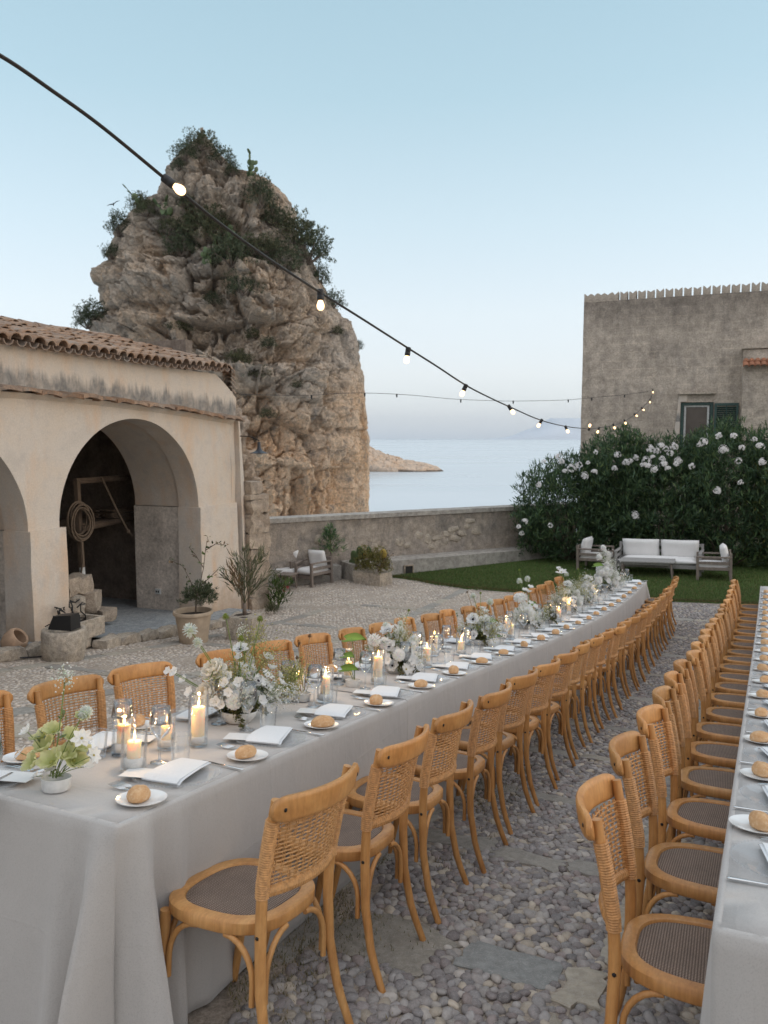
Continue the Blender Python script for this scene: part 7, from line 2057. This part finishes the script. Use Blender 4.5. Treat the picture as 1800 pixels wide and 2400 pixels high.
def arrangement(t, o, label, spec, bowl=BOWL, bs=1.0, moss=(.07, .06, .05), moss_pal=None, trail=0, seed=0, tall=(), greens=0, sprays=()):
    """spec: list of (kind, x, y, z, size); x runs along the table away from the camera, y towards the arcade (-o), z up"""
    q = random.Random(seed)
    M = frame(t, o, 'L', TOPZ + .0045)          # local x = +t, y = -o
    root = thing('flower_arrangement', label, 'flowers', M, 'flower arrangements on the left table')
    obj('bowl', bowl, root, Matrix.Scale(bs, 4))
    bz = .045 * bs
    gst = G()
    def stem(p, thick=.0016, mat=None, own=False):
        p = Vector(p); b = Vector((q.uniform(-.02, .02), q.uniform(-.02, .02), bz)); m = b * .5 + p * .5 + Vector((q.uniform(-.02, .02), q.uniform(-.02, .02), .10 * p.z + .01 - .5 * abs(p.x) * .2))
        pts = [b * (1 - u) ** 2 + m * 2 * u * (1 - u) + p * u * u for u in [i / 7 for i in range(8)]]
        if own:
            g = G(); g.tube(pts, [thick * 1.2] * 4 + [thick] * 4, 5); obj('stem', g.mesh('stem', mat or MAT['stemgreen'], True), root)
        else: gst.tube(pts, thick, 4)
        return (pts[-1] - pts[-2]).normalized()
    for kind, x, y, z, s in spec:
        talls = z > .27
        d = stem((x, y, z), .0022 if talls else .0015, MAT['stemdry'] if kind == 'seed_pod' else None, talls)
        # face outwards, upwards and a little to the viewer
        f = (Vector((x, y, max(.06, z - .08))).normalized() * .9 + Vector((-.75, -.35, .30)) * (.9 if kind in ('anemone', 'rose', 'cosmos', 'sweet_pea', 'hellebore') else .25) + d * .3)
        f += Vector((q.uniform(-.3, .3), q.uniform(-.3, .3), q.uniform(-.2, .2))); f.normalize()
        if kind in ('thistle_head', 'yellow_spray', 'white_spray', 'queen_anne_lace'): f = (d + Vector((0, 0, .4))).normalized()
        R = Vector((0, 0, 1)).rotation_difference(f).to_matrix().to_4x4() @ RZ(q.uniform(0, 6))
        if kind == 'anthurium': R = Matrix.Rotation(q.uniform(-2.2, -1.2), 4, 'Z') @ Matrix.Rotation(.5, 4, 'X') @ Matrix.Rotation(-.3, 4, 'Y')
        obj(kind, FL[kind][q.randrange(len(FL[kind]))], root, kind='stuff' if 'spray' in kind or 'lace' in kind else None, M= Matrix.Translation((x, y, z)) @ R @ Matrix.Scale(s * 1.12, 4))
    if gst.v: obj('stem', gst.mesh('stem', MAT['stemgreen'], True), root, kind='stuff')
    if moss:
        pts, dirs = shell_pts(int(260 * (moss[0] / .07) ** 2), moss, seed + 900, .3, .3, -.35); pts[:, 2] += bz + .02
        tr = []; 
        for k in range(trail):
            a = q.uniform(0, 2 * PI) if k else 3.6
            for j in range(34):
                u = j / 33; r = moss[0] * .8 + .10 * u; tr.append((r * math.cos(a + .3 * u) + q.gauss(0, .008), r * math.sin(a + .3 * u) + q.gauss(0, .008), bz + .03 - .062 * u ** 1.4 + q.gauss(0, .005)))
        if tr: pts = np.concatenate([pts, np.array(tr)]); dirs = np.concatenate([dirs, np.tile([[0, 0, .4]], (len(tr), 1))])
        V, F, C = leaf_cloud(pts, dirs, 6, .014, .010, moss_pal if moss_pal is not None else np.array([(.075, .085, .02), (.11, .11, .03), (.055, .075, .02), (.15, .13, .045)]), seed + 1, .9)
        obj('greenery', big_mesh('greenery', V, F, MAT['leaf'], False, C), root, kind='stuff')
    if greens:
        tp = np.array([(q.gauss(0, .10), q.gauss(0, .08), q.uniform(.08, .24)) for _ in range(greens)]); V, F, C = leaf_cloud(tp, tp * 3 + [0, 0, .3], 4, .034, .015, np.array([(.11, .16, .06), (.16, .20, .09), (.24, .29, .24), (.20, .25, .12)]), seed + 2, .7)
        obj('leaf_sprig', big_mesh('leaf_sprig', V, F, MAT['leaf'], False, C), root, kind='stuff')
    return root
def wild(n, seed, sx, sy, h, kinds, sz=(.8, 1.15)):
    q = random.Random(seed); out = []
    for k in range(n):
        a = q.uniform(0, 2 * PI); r = math.sqrt(q.uniform(0, 1)); z = .06 + (h - .06) * (1 - r * r * .75) * q.uniform(.45, 1.05)
        out.append((kinds[k % len(kinds)], sx * r * math.cos(a), sy * r * math.sin(a), z, q.uniform(*sz)))
    return out
# positions below: x along the table (away), y towards the arcade, z up -- read off the photograph
arrangement(-.455, -.868, 'small white bowl of pale yellow hellebores nearest the camera', [('hellebore', -.01, .035, .135, 1.15), ('hellebore', .035, -.02, .16, 1.1), ('hellebore', -.03, -.01, .10, 1.1), ('hellebore', .03, -.045, .095, 1.1), ('hellebore', -.045, .05, .09, 1.0), ('hellebore', .0, .07, .165, 1.0), ('hellebore', .055, -.035, .125, 1.0), ('hellebore', .0, .02, .19, .9),
    ('cosmos', .02, -.09, .18, .95), ('cosmos', .05, -.115, .12, .8), ('sweet_pea', .09, -.04, .06, .9), ('sweet_pea', -.02, .0, .075, .9), ('sweet_pea', -.04, .10, .19, .9), ('cosmos', -.04, .13, .115, .7), ('scabiosa', .06, -.06, .255, .9), ('hellebore', .05, -.05, .235, .7), ('queen_anne_lace', .02, -.0, .355, 1.0), ('sweet_pea', .02, .12, .02, .6), ('hellebore', .01, -.03, .12, .9)], SBOWL, 1.0, None, seed=1, greens=5)
arrangement(.63, -.915, 'lush bowl of ivory roses, white flowers and tall green thistles', [('rose', -.10, .065, .235, 1.25), ('rose', -.13, .075, .135, 1.2), ('rose', -.085, .03, .10, .8), ('ranunculus', -.05, .09, .19, 1.0), ('thistle_head', -.06, .05, .495, 1.15), ('thistle_head', .0, .0, .39, 1.1), ('thistle_head', .12, -.02, .475, 1.1), ('scabiosa', -.19, .15, .435, 1.2), ('scabiosa', -.17, .12, .38, .85), ('queen_anne_lace', .06, .04, .40, .8), ('anemone', .01, .01, .335, 1.0), ('sweet_pea', -.01, .0, .30, .8),
    ('sweet_pea', -.17, .19, .20, .85), ('sweet_pea', -.22, .20, .24, 1.0), ('sweet_pea', -.23, .23, .245, .8), ('sweet_pea', -.18, .14, .15, 1.0), ('anemone', .09, -.04, .18, 1.0), ('anemone', .14, -.05, .15, .9), ('cosmos', .17, -.04, .20, 1.0), ('sweet_pea', .21, -.01, .27, 1.2), ('sweet_pea', .22, -.03, .22, 1.0), ('anemone', .07, -.03, .13, .9), ('ranunculus', .12, .02, .22, .8), ('sweet_pea', .05, -.09, .10, 1.0), ('sweet_pea', -.06, -.09, .085, 1.0), ('sweet_pea', -.05, -.10, .115, .8), ('cosmos', .18, -.09, .09, .9), ('sweet_pea', .2, -.1, .16, .9),
    ('yellow_spray', .10, .05, .30, 1.2), ('yellow_spray', .15, .03, .34, 1.1), ('yellow_spray', .19, .0, .26, 1.2), ('yellow_spray', .06, .03, .24, 1.1), ('yellow_spray', .27, -.07, .14, 1.3), ('yellow_spray', .32, -.08, .16, 1.2), ('yellow_spray', .34, -.05, .12, 1.1), ('white_spray', .13, -.06, .09, 1.1), ('white_spray', .22, -.10, .08, 1.1), ('yellow_spray', .16, .02, .20, 1.2), ('white_spray', .03, .05, .16, 1.0), ('sweet_pea', .26, -.05, .18, .9), ('ranunculus', -.02, .04, .15, .8)] + wild(34, 33, .20, .13, .27, ['sweet_pea', 'white_spray', 'cosmos', 'sweet_pea', 'yellow_spray', 'ranunculus'], (.8, 1.1)), BOWL, 1.05, (.085, .075, .075), None, 3, 2, greens=26)
arrangement(1.20, -.92, 'little pale bowl holding dried seed heads and one yellow spray', [('seed_pod', .02, .04, .30, 1.1), ('seed_pod', .06, .0, .34, 1.2), ('seed_pod', -.03, .02, .23, 1.0), ('seed_pod', .0, .01, .16, 1.0), ('seed_pod', .02, -.02, .10, 1.3), ('yellow_spray', -.02, .03, .10, 1.2), ('yellow_spray', -.05, .06, .12, 1.0), ('yellow_spray', -.07, .04, .07, 1.0), ('seed_pod', .05, .05, .20, .9), ('white_spray', -.04, .01, .06, .9)], SBOWL, 1.0, None, seed=3)
arrangement(1.72, -.885, 'small white bowl with upright glossy green anthuriums', [('anthurium', .0, .02, .285, 1.05), ('anthurium', -.04, .03, .185, .8), ('anthurium', -.05, .02, .11, .9), ('sweet_pea', .03, .05, .20, .8), ('sweet_pea', .05, .06, .17, .8)], SBOWL, .95, None, seed=4)
arrangement(2.32, -.88, 'full arrangement of white anemones and ranunculus with dark centres', [('anemone', -.02, .06, .275, 1.25), ('anemone', -.08, .02, .175, 1.3), ('anemone', -.14, .03, .11, 1.2), ('anemone', -.10, -.02, .06, 1.0), ('ranunculus', -.15, .09, .225, 1.2), ('ranunculus', -.10, .04, .20, 1.2), ('ranunculus', .04, .0, .25, 1.35), ('ranunculus', .10, -.05, .17, 1.3), ('ranunculus', .03, -.05, .12, 1.4), ('ranunculus', .17, -.05, .20, 1.2), ('cosmos', -.03, -.04, .12, 1.1), ('cosmos', .12, -.12, .06, 1.2), ('sweet_pea', .12, .05, .28, 1.2), ('scabiosa', .02, .09, .30, 1.1), ('cosmos', -.03, -.1, .045, 1.2), ('cosmos', -.06, -.10, .04, 1.1), ('thistle_head', .23, .02, .40, .7), ('queen_anne_lace', .20, .06, .33, .9), ('scabiosa', .16, .05, .31, .8)] + wild(24, 5, .19, .12, .25, ['ranunculus', 'sweet_pea', 'white_spray', 'anemone', 'sweet_pea', 'yellow_spray'], (.9, 1.2)), BOWL, 1.0, (.075, .06, .05), None, 2, 5, greens=22)
arrangement(4.12, -.89, 'airy white anemone arrangement with a yellow-green leaf between the candles', [('anemone', -.13, .03, .23, 1.4), ('anemone', .08, -.06, .09, 1.5), ('anthurium', .14, .0, .20, 1.3), ('anthurium', .12, -.05, .13, 1.0), ('anthurium', .16, -.08, .07, .8), ('scabiosa', .06, .10, .42, 1.1), ('seed_pod', -.05, .12, .46, 1.0), ('thistle_head', .26, .10, .44, .8), ('scabiosa', .30, .02, .36, 1.2), ('sweet_pea', .2, .05, .30, 1.2), ('sweet_pea', .24, .04, .27, 1.2)] + wild(26, 6, .20, .13, .24, ['sweet_pea', 'ranunculus', 'yellow_spray', 'white_spray', 'cosmos', 'anemone'], (1.0, 1.35)), BOWL, 1.0, (.06, .05, .04), None, 1, 6, greens=20)
arrangement(5.75, -.90, 'loose bowl of white blossoms with a mossy green foot, mid table', [('ranunculus', -.12, .08, .33, 1.5), ('ranunculus', -.04, .06, .33, 1.5), ('sweet_pea', .12, .04, .38, 1.4), ('sweet_pea', .16, .03, .43, 1.3), ('sweet_pea', .06, .06, .40, 1.3), ('scabiosa', .05, .12, .50, 1.2), ('scabiosa', .22, .08, .52, 1.2), ('thistle_head', .10, .14, .62, .9), ('anthurium', .15, .02, .25, 1.2)] + wild(40, 7, .27, .14, .28, ['sweet_pea', 'ranunculus', 'sweet_pea', 'white_spray', 'cosmos'], (1.1, 1.5)), BOWL, 1.1, (.10, .08, .06), None, 2, 7, greens=24)
arrangement(6.45, -.84, 'mossy green mound of foliage beside the loose white blossoms', wild(9, 17, .10, .10, .14, ['yellow_spray', 'sweet_pea', 'yellow_spray'], (.9, 1.2)), SBOWL, 1.0, (.11, .08, .075), None, 1, 17, greens=14)
arrangement(7.95, -.92, 'wide cloud of small white flowers far down the table', [('anemone', -.05, .03, .36, 1.5), ('cosmos', -.1, .1, .52, 2.0), ('sweet_pea', .05, .12, .50, 1.3), ('sweet_pea', .0, .16, .56, 1.3), ('scabiosa', .2, .1, .48, 1.2), ('seed_pod', -.2, .12, .55, 1.3)] + wild(52, 8, .42, .15, .32, ['sweet_pea', 'white_spray', 'ranunculus', 'yellow_spray', 'cosmos', 'white_spray'], (1.2, 1.6)), BOWL, 1.1, (.07, .06, .04), None, 1, 8, greens=24)
arrangement(9.05, -.94, 'white flower arrangement with one dark-eyed anemone, second from the far end', [('anemone', .0, -.05, .36, 1.6), ('thistle_head', .0, .1, .5, 1.0)] + wild(44, 9, .34, .15, .34, ['sweet_pea', 'ranunculus', 'white_spray', 'ranunculus', 'yellow_spray'], (1.2, 1.6)), BOWL, 1.1, (.07, .06, .04), None, 1, 9, greens=20)
arrangement(10.75, -.92, 'tall bank of white flowers closing the far end of the left table', [('ranunculus', -.2, .08, .58, 1.5), ('ranunculus', .0, .05, .72, 1.4), ('ranunculus', .05, .02, .62, 1.5), ('ranunculus', .15, .0, .60, 1.5), ('sweet_pea', .1, .05, .66, 1.5), ('anthurium', -.3, .1, .46, 1.4)] + wild(64, 10, .55, .17, .54, ['ranunculus', 'sweet_pea', 'white_spray', 'ranunculus', 'sweet_pea'], (1.3, 1.7)), BOWL, 1.2, (.08, .07, .05), None, 1, 10, greens=26)
